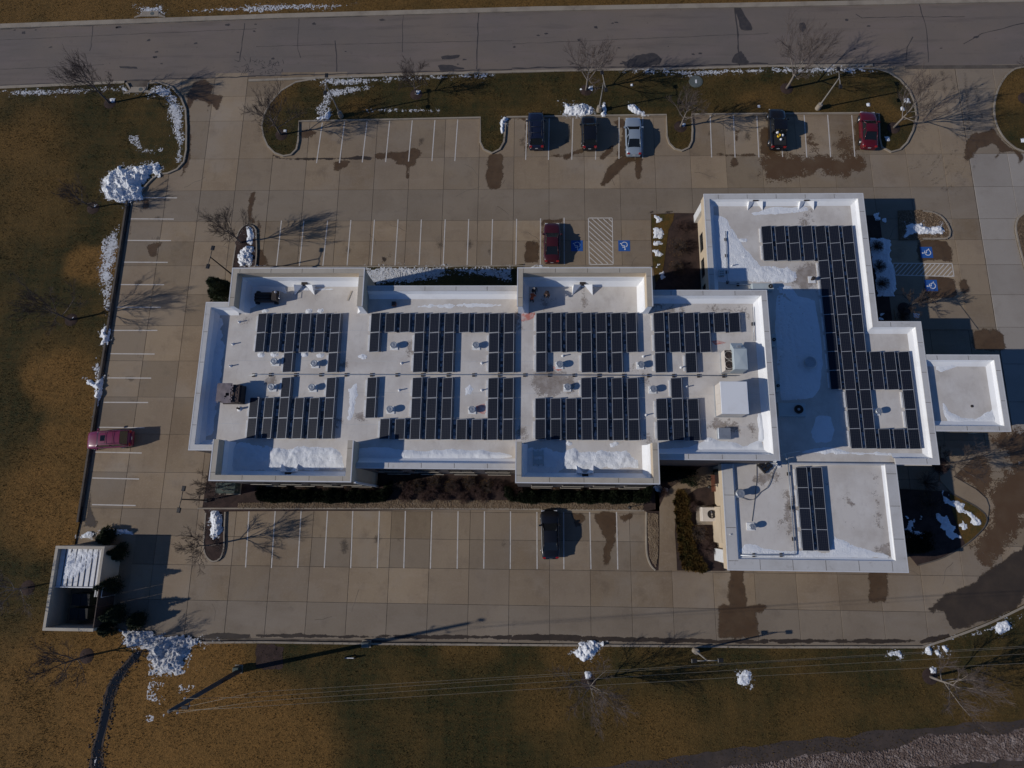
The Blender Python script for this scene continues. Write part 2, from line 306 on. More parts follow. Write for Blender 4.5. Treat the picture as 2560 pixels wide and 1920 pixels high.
simple('chrome', (0.6, 0.6, 0.62), 0.22, metal=1.0)
simple('lamp_red', (0.35, 0.012, 0.01), 0.2, coat=1)
simple('lamp_clear', (0.6, 0.62, 0.65), 0.15, coat=1)
simple('plate', (0.65, 0.66, 0.66), 0.5)
simple('insulator', (0.42, 0.42, 0.46), 0.3)
simple('wire', (0.26, 0.22, 0.16), 0.5)
simple('green_steel', (0.045, 0.07, 0.055), 0.55, var=0.2)
simple('manhole_iron', (0.11, 0.125, 0.115), 0.6, var=0.25, scale=6)
simple('wood_red', (0.17, 0.06, 0.035), 0.6, var=0.25)
simple('tarp', (0.20, 0.165, 0.17), 0.75, var=0.25, scale=2)
simple('rust_brown', (0.065, 0.04, 0.032), 0.75, var=0.4, scale=3)
simple('dark_brown', (0.035, 0.026, 0.022), 0.8, var=0.4, scale=3)
simple('hose', (0.16, 0.155, 0.15), 0.5)
simple('yellow_plastic', (0.75, 0.48, 0.02), 0.45)
simple('white_plastic', (0.78, 0.80, 0.84), 0.45)
simple('orange_cloth', (0.60, 0.10, 0.03), 0.85)
simple('dark_cloth', (0.022, 0.022, 0.028), 0.9)
simple('denim', (0.03, 0.036, 0.05), 0.9)
simple('skin', (0.42, 0.25, 0.17), 0.6)
simple('hair', (0.05, 0.035, 0.025), 0.8)
simple('cap_grey', (0.22, 0.21, 0.20), 0.8)
simple('water', (0.012, 0.014, 0.016), 0.08, spec=0.5)
for nm, c in (('navy', (0.010, 0.013, 0.030)), ('black', (0.008, 0.008, 0.009)), ('silver', (0.34, 0.40, 0.46)), ('wine', (0.10, 0.006, 0.012)), ('maroon', (0.055, 0.008, 0.009)), ('magenta', (0.20, 0.022, 0.065))):
    simple('paint_' + nm, c, 0.32, metal=0.25 if nm == 'silver' else 0.0, coat=0.7)

# solar module face: dark cells with fine pale grid, from the panel's own coordinates
_m2, _n2, _b2 = newmat('cells')
_tc = N(_n2, 'ShaderNodeTexCoord'); _sx = N(_n2, 'ShaderNodeSeparateXYZ'); _n2.links.new(_tc.outputs['Object'], _sx.inputs[0])
def _grid(sock, pitch, off, width):
    a = N(_n2, 'ShaderNodeMath', operation='ADD'); a.inputs[1].default_value = off; _n2.links.new(sock, a.inputs[0])
    b = N(_n2, 'ShaderNodeMath', operation='PINGPONG'); b.inputs[1].default_value = pitch / 2; _n2.links.new(a.outputs[0], b.inputs[0])
    c = N(_n2, 'ShaderNodeMath', operation='LESS_THAN'); c.inputs[1].default_value = width / 2; _n2.links.new(b.outputs[0], c.inputs[0]); return c.outputs[0]
_mx = N(_n2, 'ShaderNodeMath', operation='MAXIMUM'); _n2.links.new(_grid(_sx.outputs[0], 0.157, 0.015, 0.016), _mx.inputs[0]); _n2.links.new(_grid(_sx.outputs[1], 0.159, 0.0, 0.016), _mx.inputs[1])
_oi = N(_n2, 'ShaderNodeObjectInfo')
_cc = mix(_n2, _oi.outputs['Random'], (0.006, 0.009, 0.018), (0.010, 0.013, 0.026))
_n2.links.new(mix(_n2, _mx.outputs[0], _cc, (0.045, 0.048, 0.052)), _b2.inputs['Base Color']); _b2.inputs['Roughness'].default_value = 0.35; _b2.inputs['Specular IOR Level'].default_value = 0.25
simple('frame_silver', (0.42, 0.44, 0.47), 0.4, metal=0.3); simple('deflector', (0.12, 0.125, 0.135), 0.5, var=0.3)
layered('tray', (0.20, 0.22, 0.25), [((0.05, 0.052, 0.06), 1.1, 0.47, 0.53, 1.0), ((0.45, 0.47, 0.50), 2.3, 0.60, 0.66, 0.8)], 0.5)

# grass: green, olive and straw, with dry patches where the field has them
DRY = []      # (x, y, radius, amount)
def grass_mat(name, green, straw):
    m, nt, b = newmat(name); pos = N(nt, 'ShaderNodeNewGeometry').outputs['Position']; acc = None
    wob = N(nt, 'ShaderNodeTexNoise'); wob.inputs['Scale'].default_value = 0.16; wob.inputs['Detail'].default_value = 4; nt.links.new(pos, wob.inputs['Vector'])
    wv = N(nt, 'ShaderNodeVectorMath', operation='MULTIPLY_ADD'); nt.links.new(wob.outputs[1], wv.inputs[0]); wv.inputs[1].default_value = (9, 9, 0); nt.links.new(pos, wv.inputs[2])
    for x, y, r, a in DRY:
        d = N(nt, 'ShaderNodeVectorMath', operation='DISTANCE'); nt.links.new(wv.outputs[0], d.inputs[0]); d.inputs[1].default_value = (x + 4.5, y + 4.5, 0)
        mr = N(nt, 'ShaderNodeMapRange'); mr.interpolation_type = 'SMOOTHSTEP'; mr.inputs[1].default_value = r * 1.25; mr.inputs[2].default_value = r * 0.45; mr.inputs[3].default_value = 0; mr.inputs[4].default_value = a; nt.links.new(d.outputs['Value'], mr.inputs[0])
        if acc is None: acc = mr.outputs[0]
        else:
            mm = N(nt, 'ShaderNodeMath', operation='MAXIMUM'); nt.links.new(acc, mm.inputs[0]); nt.links.new(mr.outputs[0], mm.inputs[1]); acc = mm.outputs[0]
    f1 = noise_fac(nt, 0.10, 6, 0.62, 0.46, 0.62); fs = noise_fac(nt, 0.5, 5, 0.6, 0.44, 0.66, stretch=(2.2, 0.22, 1)); ft = noise_fac(nt, 0.9, 4, 0.6, 0.46, 0.66, stretch=(0.12, 1.8, 1)); f2 = noise_fac(nt, 0.9, 6, 0.68, 0.44, 0.72); f3 = noise_fac(nt, 5.0, 4, 0.65, 0.42, 0.62)
    col = mix(nt, f1, green, tuple(0.66 * g + 0.34 * s for g, s in zip(green, straw)))
    for ff, am in ((fs, .22), (ft, .22)):
        q = N(nt, 'ShaderNodeMath', operation='MULTIPLY'); nt.links.new(ff, q.inputs[0]); q.inputs[1].default_value = am; col = mix(nt, q.outputs[0], col, tuple(0.5 * g + 0.5 * s for g, s in zip(green, straw)))
    m2 = N(nt, 'ShaderNodeMath', operation='MULTIPLY'); nt.links.new(f2, m2.inputs[0]); m2.inputs[1].default_value = 0.32
    col = mix(nt, m2.outputs[0], col, tuple(0.6 * g + 0.4 * s for g, s in zip(green, straw)))
    if acc is not None:
        g3 = N(nt, 'ShaderNodeMath', operation='MULTIPLY_ADD'); nt.links.new(f2, g3.inputs[0]); g3.inputs[1].default_value = -0.35; g3.inputs[2].default_value = 1.0
        g4 = N(nt, 'ShaderNodeMath', operation='MULTIPLY'); nt.links.new(g3.outputs[0], g4.inputs[0]); nt.links.new(acc, g4.inputs[1])
        col = mix(nt, g4.outputs[0], col, straw)
    m5 = N(nt, 'ShaderNodeMath', operation='MULTIPLY'); nt.links.new(f3, m5.inputs[0]); m5.inputs[1].default_value = 0.5
    col = mix(nt, m5.outputs[0], col, tuple(0.35 * (g + s) * 0.5 for g, s in zip(green, straw)))
    f4 = noise_fac(nt, 9.0, 3, 0.6, 0.56, 0.74); m6 = N(nt, 'ShaderNodeMath', operation='MULTIPLY'); nt.links.new(f4, m6.inputs[0]); m6.inputs[1].default_value = 0.28
    col = mix(nt, m6.outputs[0], col, tuple(min(1, 1.9 * s) for s in straw))
    nt.links.new(col, b.inputs['Base Color']); b.inputs['Roughness'].default_value = 0.95; b.inputs['Specular IOR Level'].default_value = 0.15
    bump(nt, b, noise_fac(nt, 9.0, 5, 0.7, 0.2, 0.8), 0.9, 0.06)
for px, py, r, a in ((300, 1560, 13, 1.0), (60, 1560, 11, 0.8), (420, 1480, 8, 1.0), (620, 1640, 6, 0.8), (215, 560, 3.2, 0.9), (250, 640, 2.2, 0.8), (130, 820, 4.5, 0.9), (195, 870, 3, 0.8), (150, 960, 4, 0.7), (100, 1090, 6, 0.9), (190, 1030, 2.5, 0.7), (40, 320, 6, 0.4), (90, 420, 7, 0.35), (40, 8, 6, 0.6), (170, 5, 6, 0.6), (300, 2, 6, 0.5), (430, 0, 6, 0.6), (560, 0, 6, 0.6), (700, -5, 6, 0.6), (840, -5, 6, 0.6), (980, -10, 6, 0.6), (1120, -10, 6, 0.6), (1260, -12, 6, 0.6), (1400, -14, 6, 0.6), (1540, -16, 6, 0.6), (1680, -18, 6, 0.6), (620, 210, 2.5, 0.4), (770, 235, 3, 0.4), (1000, 1400, 3, 0.35), (1250, 1410, 4, 0.45), (1180, 1500, 4, 0.3), (1400, 1620, 7, 0.4), (1650, 1600, 6, 0.2), (1800, 1530, 4, 0.2), (2150, 1545, 5, 0.25), (520, 1600, 8, 0.9), (180, 1480, 6, 0.8), (1920, 245, 2, 0.45), (1650, 215, 3, 0.3), (2190, 200, 3, 0.35)):
    x, y = D(px, py); DRY.append((x, y, r, a))
grass_mat('grass', (0.029, 0.034, 0.013), (0.25, 0.132, 0.038))

# ---------------------------------------------------------------- footprints of the buildings (metres, building frame)
ZB, ZM, ZR, ZW, ZWR, ZSR = 10.0, 8.6, 7.75, 4.5, 3.9, 4.22     # block parapet, main parapet, main roof, wing parapet, wing roof, corner roof
FOOT = [(-32.0, 5.5, 22.5, 20.0), (-29.0, 2.62, -16.12, 23.0), (-1.33, 2.7, 11.36, 23.0), (-16.5, 3.97, 11.4, 21.7), (18.4, 5.1, 35.1, 33.67), (35.0, 5.1, 39.35, 19.44), (18.6, -4.95, 35.2, 5.1)]
def in_building(x, y, g=0.0): return any(a + g < x < c - g and b + g < y < d - g for a, b, c, d in FOOT)

# ---------------------------------------------------------------- the setting
GZ = 0.13
MB().poly([(-1500, -1500), (1500, -1500), (1500, 1500), (-1500, 1500)], -0.45).build('ground', 'grass')
tag(bpy.data.objects['ground'], 'flat winter grassland reaching the horizon', 'ground', kind='structure')

roadN = [(-400, 51.0), (-200, 55.9), (-67.9, 59.74), (-32.1, 60.67), (0, 61.16), (31.2, 61.31), (59, 61.5), (400, 62)]
roadS = [(-400, 43.0), (-200, 47.6), (-66.3, 51.38), (-34.2, 52.36), (-2.9, 52.81), (22.3, 52.87), (58.3, 52.77), (400, 51)]
road = MB().poly(roadS + roadN[::-1], 0.0).build('road', 'road'); tag(road, 'grey two-lane street with worn surface and dark crack lines', 'road', kind='structure')
lot = MB().poly([(-58, -14.5), (78, -14.5), (78, 53.3), (-58, 53.3)], -0.035).build('parking_lot', 'joint'); tag(lot, 'brown-grey concrete parking lot and drives laid in square slabs', 'parking lot', kind='structure')
drive = MB().poly([(48.0, -14.4), (77.9, -14.4), (77.9, 53.2), (48.0, 53.2)], -0.031).build('driveway', 'joint'); tag(drive, 'paler concrete driveway along the east edge of the lot', 'driveway', kind='structure')

# grass areas --------------------------------------------------------------------------------
verge = (Tl(1, 0, [(520, 690), (350, 720), (230, 790), (130, 900), (80, 1000), (60, 1090), (75, 1180), (110, 1260), (170, 1320), (240, 1345), (300, 1335), (345, 1290), (360, 1220), (372, 1045), (1150, 1030), (1943, 1013), (1945, 1230), (1975, 1290), (2040, 1320), (2100, 1290), (2135, 1230), (2142, 1160), (2150, 1010)])
         + Tl(2, 0, [(600, 998), (1335, 990), (1345, 1180), (1365, 1240), (1410, 1285), (1465, 1300), (1520, 1275), (1545, 1220), (1550, 1130), (1548, 985)])
         + Tl(3, 0, [(0, 980), (780, 975), (960, 985), (968, 1200), (985, 1270), (1060, 1310), (1130, 1290), (1190, 1230), (1240, 1130), (1270, 1020), (1255, 900), (1210, 790), (1130, 700), (1040, 640), (930, 605), (0, 580)])
         + Tl(2, 0, [(1500, 605), (1000, 615), (410, 625)]) + Tl(1, 0, [(2212, 640), (1300, 660)]))
west = (Tl(0, 0, [(1090, 725), (1130, 790), (1275, 795), (1290, 730), (1380, 725), (1480, 760), (1560, 850), (1600, 950), (1608, 1100), (1605, 1300), (1585, 1400), (1530, 1460), (1450, 1495), (1390, 1500), (1330, 1530), (1270, 1590), (1215, 1659)])
        + [(-47.62, 35.6), (-47.6, 0.2), (-47.6, -1.4)] + [(-47.75, -3.4), (-47.75, -12.05), (-41.5, -12.05)]
        + Dl([(300, 1370), (360, 1381), (440, 1385)]) + Tl(1, 3, [(70, 560), (1080, 575), (2212, 583)]) + Tl(2, 3, [(1410, 594), (2212, 603)]) + Tl(3, 3, [(1330, 603)]) + Dl([(2060, 1372), (2130, 1345), (2190, 1317), (2240, 1290), (2300, 1240), (2380, 1150)])
        + [(64, -2), (64, -300), (-400, -300), (-400, 43.2), (-200, 47.4)] + Tl(0, 0, [(-500, 795), (0, 772)]))
north_field = [(-400, 52.0)] + [(x, y + 0.62) for x, y in roadN[1:]] + [(400, 400), (-400, 400)]
island_right = smooth_line(Tl(3, 0, [(2700, 560), (2212, 575), (2130, 592), (2050, 650), (1980, 760), (1945, 880), (1940, 980), (1960, 1080), (2010, 1180), (2090, 1262), (2212, 1325), (2600, 1400)]), 0.6) + [(82, 44), (82, 52)]
island_mid = smooth_line(Tl(3, 1, [(2400, 130), (2212, 172), (2150, 220), (2125, 300), (2140, 400), (2180, 560), (2230, 720), (2330, 900)]), 0.6) + [(75, 20), (75, 34)]
island_d = smooth_line(Ql(2160, 480, [(1000, 320), (1150, 340), (1280, 390), (1380, 470), (1460, 600), (1492, 700), (1480, 780), (1425, 822), (1250, 830), (1000, 830)]), 0.3) + Ql(2160, 480, [(600, 835), (585, 330)])
garden_se = smooth_line(Tl(3, 2, [(1560, 930), (1660, 985), (1790, 1055), (1870, 1120), (1890, 1160), (1870, 1230), (1790, 1320), (1690, 1400), (1590, 1460), (1470, 1520), (1290, 1570)]), 0.4) + Tl(3, 2, [(1215, 1480), (1000, 1300), (1000, 900)])
bed_ne = Tl(2, 1, [(1200, 195), (1400, 185), (1700, 190), (1750, 860), (1230, 870), (1240, 800), (1215, 640), (1200, 400)])
bed_nw = smooth_line(Tl(0, 1, [(2000, 700), (2020, 560), (2040, 440), (2060, 350), (2110, 290), (2160, 280), (2200, 300)]), 0.3) + smooth_line(Tl(1, 1, [(10, 330), (15, 520), (5, 640)]), 0.3) + Tl(1, 1, [(950, 645), (960, 900), (-200, 900)])
bed_nmid = [T(1, 1, 925, 645), T(1, 1, 2212, 640), (-1.0, 27.6), (-1.0, 21.0), (-16.6, 21.0)]
bed_s = smooth_line(Dl([(488, 1105), (487, 1150), (486, 1185), (478, 1207), (462, 1215), (447, 1205), (440, 1185), (441, 1150), (444, 1105)]), 0.3) + [(-34.6, 0.2), (-34.3, 5.9), (-15.0, 6.2), (13.0, 6.2), (13.4, 0.42)] + [T(2, 2, 470, 1092), T(1, 2, 2212, 1086)]
bed_court = Dl([(1395, 1104), (1395, 1170), (1396, 1200), (1404, 1222), (1412, 1232)]) + Dl([(1565, 1233)]) + [(18.9, -4.2), (18.9, 5.6), (12.9, 5.6), (12.9, 0.6)]
KERBS = []
def grass_area(name, poly, label, z=GZ, mat='grass'):
    o = MB().prism(poly, -0.1, z, 0).build(name, mat); return tag(o, label, 'grass' if mat == 'grass' else 'bed', kind='structure')
grass_area('grass_verge', verge, 'green-brown grass verge with rounded ends between street and parking lot')
grass_area('west_field', west, 'mown winter grass field wrapping the west and south of the lot')
grass_area('north_field', north_field, 'dry grass strip beyond the street')
grass_area('grass_island', island_right, 'round-ended grass island at the street entrance')
grass_area('planting_island', island_mid, 'gravel planting island at the east edge of the driveway', mat='river_rock')
grass_area('planting_island', island_d, 'D-shaped gravel island beside the blue accessible bays', mat='river_rock')
grass_area('garden_bed', garden_se, 'fan-shaped garden bed at the building corner', mat='mulch')
grass_area('garden_bed', bed_ne, 'mulched bed between the accessible bays and the wing', mat='mulch')
grass_area('garden_bed', bed_nw, 'narrow planted island ending at the north-west block', mat='mulch')
grass_area('grass_bed', bed_nmid, 'snow-dusted grass bed under the north wall')
grass_area('garden_bed', bed_s, 'long mulched shrub bed along the south wall', mat='mulch')
grass_area('garden_bed', bed_court, 'courtyard bed with rock and ornamental grass by the corner building', mat='mulch')

layered('kerb_dark', (0.12, 0.10, 0.08), [((0.07, 0.055, 0.045), 0.8, 0.4, 0.65, 0.8), ((0.2, 0.17, 0.14), 3, 0.6, 0.8, 0.4)], 0.9)
def kerb(pts, label, w=0.2, h=0.16, mat='kerb_concrete', closed=False, side=1):
    """a kerb stone band beside a line; side +1 lies left of the walking direction"""
    n = len(pts); nor = []
    for i in range(n):
        a = pts[(i - 1) % n] if closed else pts[max(0, i - 1)]; b = pts[(i + 1) % n] if closed else pts[min(n - 1, i + 1)]
        dx, dy = b[0] - a[0], b[1] - a[1]; L = math.hypot(dx, dy) or 1; nor.append((-dy / L * side, dx / L * side))
    vs = []
    for (x, y), (nx, ny) in zip(pts, nor):
        vs += [(x, y, -0.08), (x, y, h - 0.02), (x + nx * 0.02, y + ny * 0.02, h), (x + nx * w, y + ny * w, h), (x + nx * w, y + ny * w, -0.08)]
    fs = []
    for i in range(n if closed else n - 1):
        j = (i + 1) % n
        for k in range(4):
            f = (i * 5 + k, i * 5 + k + 1, j * 5 + k + 1, j * 5 + k); fs.append(f if side > 0 else f[::-1])
    o = MB().add(vs, fs).build('kerb', mat); return tag(o, label, 'kerb', kind='structure')
kerb(verge[:23], 'concrete kerb round the west end of the grass verge', side=-1)
kerb(verge[22:34], 'concrete kerb between parked suvs and the verge', side=-1)
kerb(verge[33:50], 'concrete kerb round the east end of the grass verge', side=-1)
kerb([(x, y + 0.05) for x, y in reversed(verge[49:])] , 'street kerb along the north of the verge', w=0.18, side=1) if False else None
kerb(west[:17], 'curved kerb of the north-west lawn corner', side=1)
kerb([(-47.62, 35.6), (-47.6, 20), (-47.6, 0.2), (-47.6, -1.4)], 'dark low kerb wall along the west parking bays', w=0.22, h=0.3, mat='kerb_dark', side=-1)
kerb([D(440, 1385)] + Tl(1, 3, [(70, 560), (1080, 575), (2212, 583)]) + Tl(2, 3, [(1410, 594), (2212, 603)]) + Tl(3, 3, [(1330, 603)]) + smooth_line(Dl([(2003, 1391), (2060, 1372), (2130, 1345), (2190, 1317), (2240, 1290), (2300, 1240), (2380, 1150)]), 0.8), 'long pale kerb between the lot and the south field', w=0.2, side=-1)
kerb(island_right[:-2], 'kerb of the round grass island', side=1)
kerb(island_mid[:-2], 'kerb of the gravel planting island', side=1)
kerb(island_d[:-2], 'kerb of the D-shaped island', side=-1)
kerb(garden_se[:-3], 'dark kerb edge of the fan-shaped garden', w=0.12, mat='kerb_dark', side=-1)
kerb(bed_nw[:-3], 'kerb of the narrow planted island', side=-1, w=0.15)
kerb(bed_s[:40], 'kerb of the south-west tree island', side=-1, w=0.15) if False else None
kerb([(x, y + 0.02) for x, y in smooth_line(Dl([(489, 1106), (487, 1150), (486, 1185), (478, 1207), (462, 1215), (447, 1205), (440, 1185), (441, 1150), (444, 1108)]), 0.3)], 'kerb of the south-west tree island', w=0.15, side=-1)
kerb([T(1, 2, -500, 1082), T(1, 2, 700, 1082), T(1, 2, 2212, 1086), T(2, 2, 470, 1092), T(2, 2, 1140, 1100)], 'low kerb at the head of the south bays', w=0.15, side=1)
kerb(smooth_line(Dl([(1394, 1106), (1394, 1170), (1396, 1200), (1404, 1222), (1414, 1233)]), 0.3), 'kerb of the courtyard bed', w=0.15, side=1)
kerb([T(1, 1, -60, 648), T(1, 1, 950, 643), T(1, 1, 2212, 636), T(2, 1, 1200, 645)], 'kerb at the head of the north bays', w=0.15, side=-1)
kerb([(x, y - 0.02) for x, y in [(-200, 47.6), (-66.3, 51.38)]] + Tl(0, 0, [(1080, 700)]), 'street kerb of the north-west lawn', w=0.5, h=0.10, side=-1)
kerb(Tl(1, 0, [(-60, 690), (520, 668), (1300, 640), (2212, 615)]) + Tl(2, 0, [(410, 606), (1000, 596), (1500, 588)]) + Tl(3, 0, [(0, 566), (900, 556)]), 'street kerb along the grass verge', w=0.3, h=0.14, side=-1)
kerb([(x, y) for x, y in roadN[1:]], 'street kerb of the dry grass strip', w=0.62, h=0.14, side=1)
kerb([T(3, 0, 1180, 565), T(3, 0, 2212, 560), T(3, 0, 2600, 560)], 'flush gutter across the driveway mouth', w=0.5, h=0.012, mat='kerb_dark', side=-1)

# concrete slabs -----------------------------------------------------------------------------
rnd = random.Random(3)
HIDE = [verge, west, north_field, island_right, island_mid, bed_ne, bed_nmid, bed_s, garden_se]
def covered(x0, y0, x1, y1):
    pts = [(x0 + (x1 - x0) * i / 2, y0 + (y1 - y0) * j / 2) for i in range(3) for j in range(3)]
    if all(in_building(x, y) for x, y in pts): return True
    return all(in_building(x, y) or any(inside(h, x, y) for h in HIDE) for x, y in pts)
XS = [-47.4 + 4.115 * i for i in range(24)] + [50.2]; XE = [50.25 + 4.3 * i for i in range(5)]
YS = [-12.6, -9.04, -5.57, -2.67, 0.1, 3.9, 8.0, 12.1, 16.2, 20.3, 24.0, 27.5, 30.47, 33.01, 36.96, 41.11, 46.2, 49.6, 52.9]
slab_cache = {}
def slab(x0, y0, x1, y1, parent, mat):
    w, h = x1 - x0, y1 - y0; k = (round(w, 2), round(h, 2), mat)
    if k not in slab_cache:
        me = MB().bevbox(-w / 2 + 0.018, -h / 2 + 0.018, -0.06, w / 2 - 0.018, h / 2 - 0.018, 0.0, 0.012).mesh('concrete_slab'); me.materials.append(M[mat]); slab_cache[k] = me
    o = link('concrete_slab', slab_cache[k], parent); o.location = ((x0 + x1) / 2, (y0 + y1) / 2, rnd.uniform(-0.004, 0.002))
for i in range(len(XS) - 1):
    for j in range(len(YS) - 1):
        x0, x1, y0, y1 = XS[i], XS[i + 1], YS[j], YS[j + 1]
        if x1 > 50.0: x1 = 50.2
        if not covered(x0, y0, x1, y1): slab(x0, y0, x1, y1, lot, 'concrete_lane' if j == 0 or j == 13 else 'concrete')
for i in range(len(XE) - 1):
    for j in range(len(YS) - 1):
        if not covered(XE[i], YS[j], XE[i + 1], YS[j + 1]): slab(XE[i], YS[j], XE[i + 1], YS[j + 1], drive, 'concrete_pale' if YS[j] < 41 else 'concrete_lane')

# painted markings ---------------------------------------------------------------------------
def line_quad(a, b, w=0.1):
    dx, dy = b[0] - a[0], b[1] - a[1]; L = math.hypot(dx, dy); nx, ny = -dy / L * w / 2, dx / L * w / 2
    return [(a[0] + nx, a[1] + ny), (a[0] - nx, a[1] - ny), (b[0] - nx, b[1] - ny), (b[0] + nx, b[1] + ny)]
ZP = 0.008
def stall(a, b, w=0.115): MB().poly(line_quad(a, b, w), ZP).build('stall_line', 'line_paint', lot)
for c, r, tops, bots in (
    (1, 0, [(573, 1060), (765, 1052), (960, 1048), (1155, 1043), (1350, 1040), (1546, 1038), (1743, 1033)], [(523, 1410), (721, 1408), (918, 1403), (1120, 1400), (1318, 1396), (1520, 1393), (1718, 1392)]),
    (2, 0, [(128, 1025), (322, 1022), (527, 1018), (728, 1015), (925, 1012), (1130, 1010)], [(118, 1382), (315, 1382), (516, 1380), (722, 1380), (924, 1372), (1129, 1368)]),
    (2, 0, [(1712, 995), (1913, 995), (2115, 1000), (2318, 996), (2524, 993), (2727, 992), (2935, 995)], [(1725, 1360), (1927, 1360), (2133, 1360), (2338, 1356), (2547, 1360), (2753, 1358), (2962, 1355)]),
    (1, 1, [(220, 248), (414, 248), (619, 248), (820, 242), (1023, 240), (1227, 238), (1429, 238), (1635, 237), (1838, 235), (2044, 235), (2252, 232), (2459, 228), (2662, 222)], [(177, 640), (376, 638), (578, 637), (787, 635), (996, 635), (1201, 635), (1409, 633), (1617, 633), (1824, 633), (2033, 632), (2245, 628), (2457, 627), (2664, 628)]),
    (1, 2, [(166, 1098), (390, 1097), (618, 1097), (837, 1097), (1066, 1097), (1291, 1097), (1520, 1100), (1746, 1100), (1974, 1100), (2199, 1100), (2427, 1105), (2658, 1105), (2883, 1105), (3115, 1105)], [(133, 1590), (361, 1588), (590, 1590), (818, 1590), (1048, 1592), (1277, 1592), (1507, 1595), (1738, 1595), (1968, 1595), (2197, 1597), (2429, 1600), (2660, 1600), (2894, 1600), (3126, 1602)]),
    (0, 2, [(2152, 1098)], [(2122, 1585)]),
    (0, 1, [(1240, 48), (1130, 232), (1103, 418), (1070, 606), (1038, 800), (1005, 995), (972, 1196), (948, 1397), (928, 1606), (895, 1817), (850, 2033), (820, 2247), (797, 2471), (795, 2701)], [(1530, 51), (1502, 234), (1478, 420), (1449, 608), (1418, 801), (1390, 996), (1360, 1196), (1336, 1400), (1307, 1608), (1280, 1819), (1250, 2037), (1225, 2255), (1203, 2480), (1172, 2709)])):
    for (ax, ay), (bx, by) in zip(tops, bots): stall(T(c, r, ax, ay), T(c, r, bx, by))
def hatched(corners, n, flip, w=0.1):
    """white box with diagonal stripes: corners in order, stripes cross it"""
    A, B, C, Dd = [Vector(c) for c in corners]
    for p, q in ((A, B), (B, C), (C, Dd), (Dd, A)): MB().poly(line_quad(p, q, w), ZP).build('hatch_line', 'line_paint', lot)
    L = (Dd - A).length; Wd = (B - A).length; asp = Wd / L
    for k in range(-n, n + 1):
        pts = []
        for s in range(41):
            u = s / 40; v = (k + 0.5) / n * 1.0 + (u if flip else 1 - u) * asp - (0 if flip else asp)
            v = (k + 0.5) / n + (u * asp if flip else -u * asp)
            if 0.01 < v < 0.99: pts.append(A + (B - A) * u + (Dd - A) * v)
        if len(pts) > 3: MB().poly(line_quad(pts[0], pts[-1], w), ZP - 0.002).build('hatch_line', 'line_paint', lot)
hatched([T(2, 1, 660, 225), T(2, 1, 866, 225), T(2, 1, 874, 625), T(2, 1, 668, 627)], 9, True)
hatched([Q(2160, 480, 540, 1435), Q(2160, 480, 500, 1230), Q(2160, 480, 1520, 1238), Q(2160, 480, 1555, 1460)], 13, True)
def wheelchair(cx, cy, sz, rz):
    e = link('accessible_symbol', MB().poly([(-sz / 2, -sz / 2), (sz / 2, -sz / 2), (sz / 2, sz / 2), (-sz / 2, sz / 2)], 0).mesh('accessible_symbol'), lot)
    e.data.materials.append(M['blue_paint']); e.location = (cx, cy, ZP + 0.003); e.rotation_euler = (0, 0, rz)
    b = MB(); s = sz / 2.0; z = 0.003; w = 0.13
    def seg(a, c): b.poly(line_quad((a[0] * s, a[1] * s), (c[0] * s, c[1] * s), w * s), z)
    b.poly([(-0.12 * s + 0.13 * s * math.cos(t * math.pi / 6), 0.66 * s + 0.13 * s * math.sin(t * math.pi / 6)) for t in range(12)], z)
    seg((-0.12, 0.52), (-0.08, -0.02)); z = 0.004; seg((-0.1, 0.28), (0.30, 0.28)); seg((-0.1, 0.0), (0.34, 0.0)); z = 0.005; seg((0.32, 0.04), (0.52, -0.48)); z = 0.006; seg((0.48, -0.46), (0.70, -0.38))
    pr = [(-0.05 + 0.48 * math.cos(R(a)), -0.20 + 0.48 * math.sin(R(a))) for a in range(118, 342, 14)]; z = 0.007
    for p, q in zip(pr[:-1], pr[1:]): seg(p, q); z = 0.007 + (z == 0.007) * 0.001
    b.build('symbol_figure', 'mark_white', e)
for (c, r, x, y, rz) in ((2, 1, 561, 465, math.pi), (2, 1, 969, 465, math.pi), (3, 1, 1369, 522, math.pi / 2), (3, 1, 1410, 808, math.pi / 2)):
    px, py = T(c, r, x, y); wheelchair(px, py, 1.32, rz)

# wet and stained concrete --------------------------------------------------------------------
zst = [0.0042]
def rim_sheet(poly, z, res, margin=.6):
    xs = [p[0] for p in poly]; ys = [p[1] for p in poly]; x0, x1, y0, y1 = min(xs) - margin, max(xs) + margin, min(ys) - margin, max(ys) + margin
    nx, ny = max(3, int((x1 - x0) / res) + 2), max(3, int((y1 - y0) / res) + 2); X, Y = np.meshgrid(np.linspace(x0, x1, nx), np.linspace(y0, y1, ny), indexing='ij'); d = poly_dist(poly, X, Y)
    b = MB(); k = d > -margin; idx = -np.ones(X.shape, int); ds = []
    cell = k[:-1, :-1] | k[1:, :-1] | k[:-1, 1:] | k[1:, 1:]
    vs, fs = [], []
    def vid(i, j):
        if idx[i, j] < 0: idx[i, j] = len(vs); vs.append((X[i, j], Y[i, j], z)); ds.append(float(d[i, j]))
        return idx[i, j]
    for i, j in zip(*np.nonzero(cell)): fs.append((vid(i, j), vid(i + 1, j), vid(i + 1, j + 1), vid(i, j + 1)))
    b.add(vs, fs); me = b.mesh('wet_stain'); at_ = me.attributes.new('rim', 'FLOAT', 'POINT'); at_.data.foreach_set('value', ds); return me
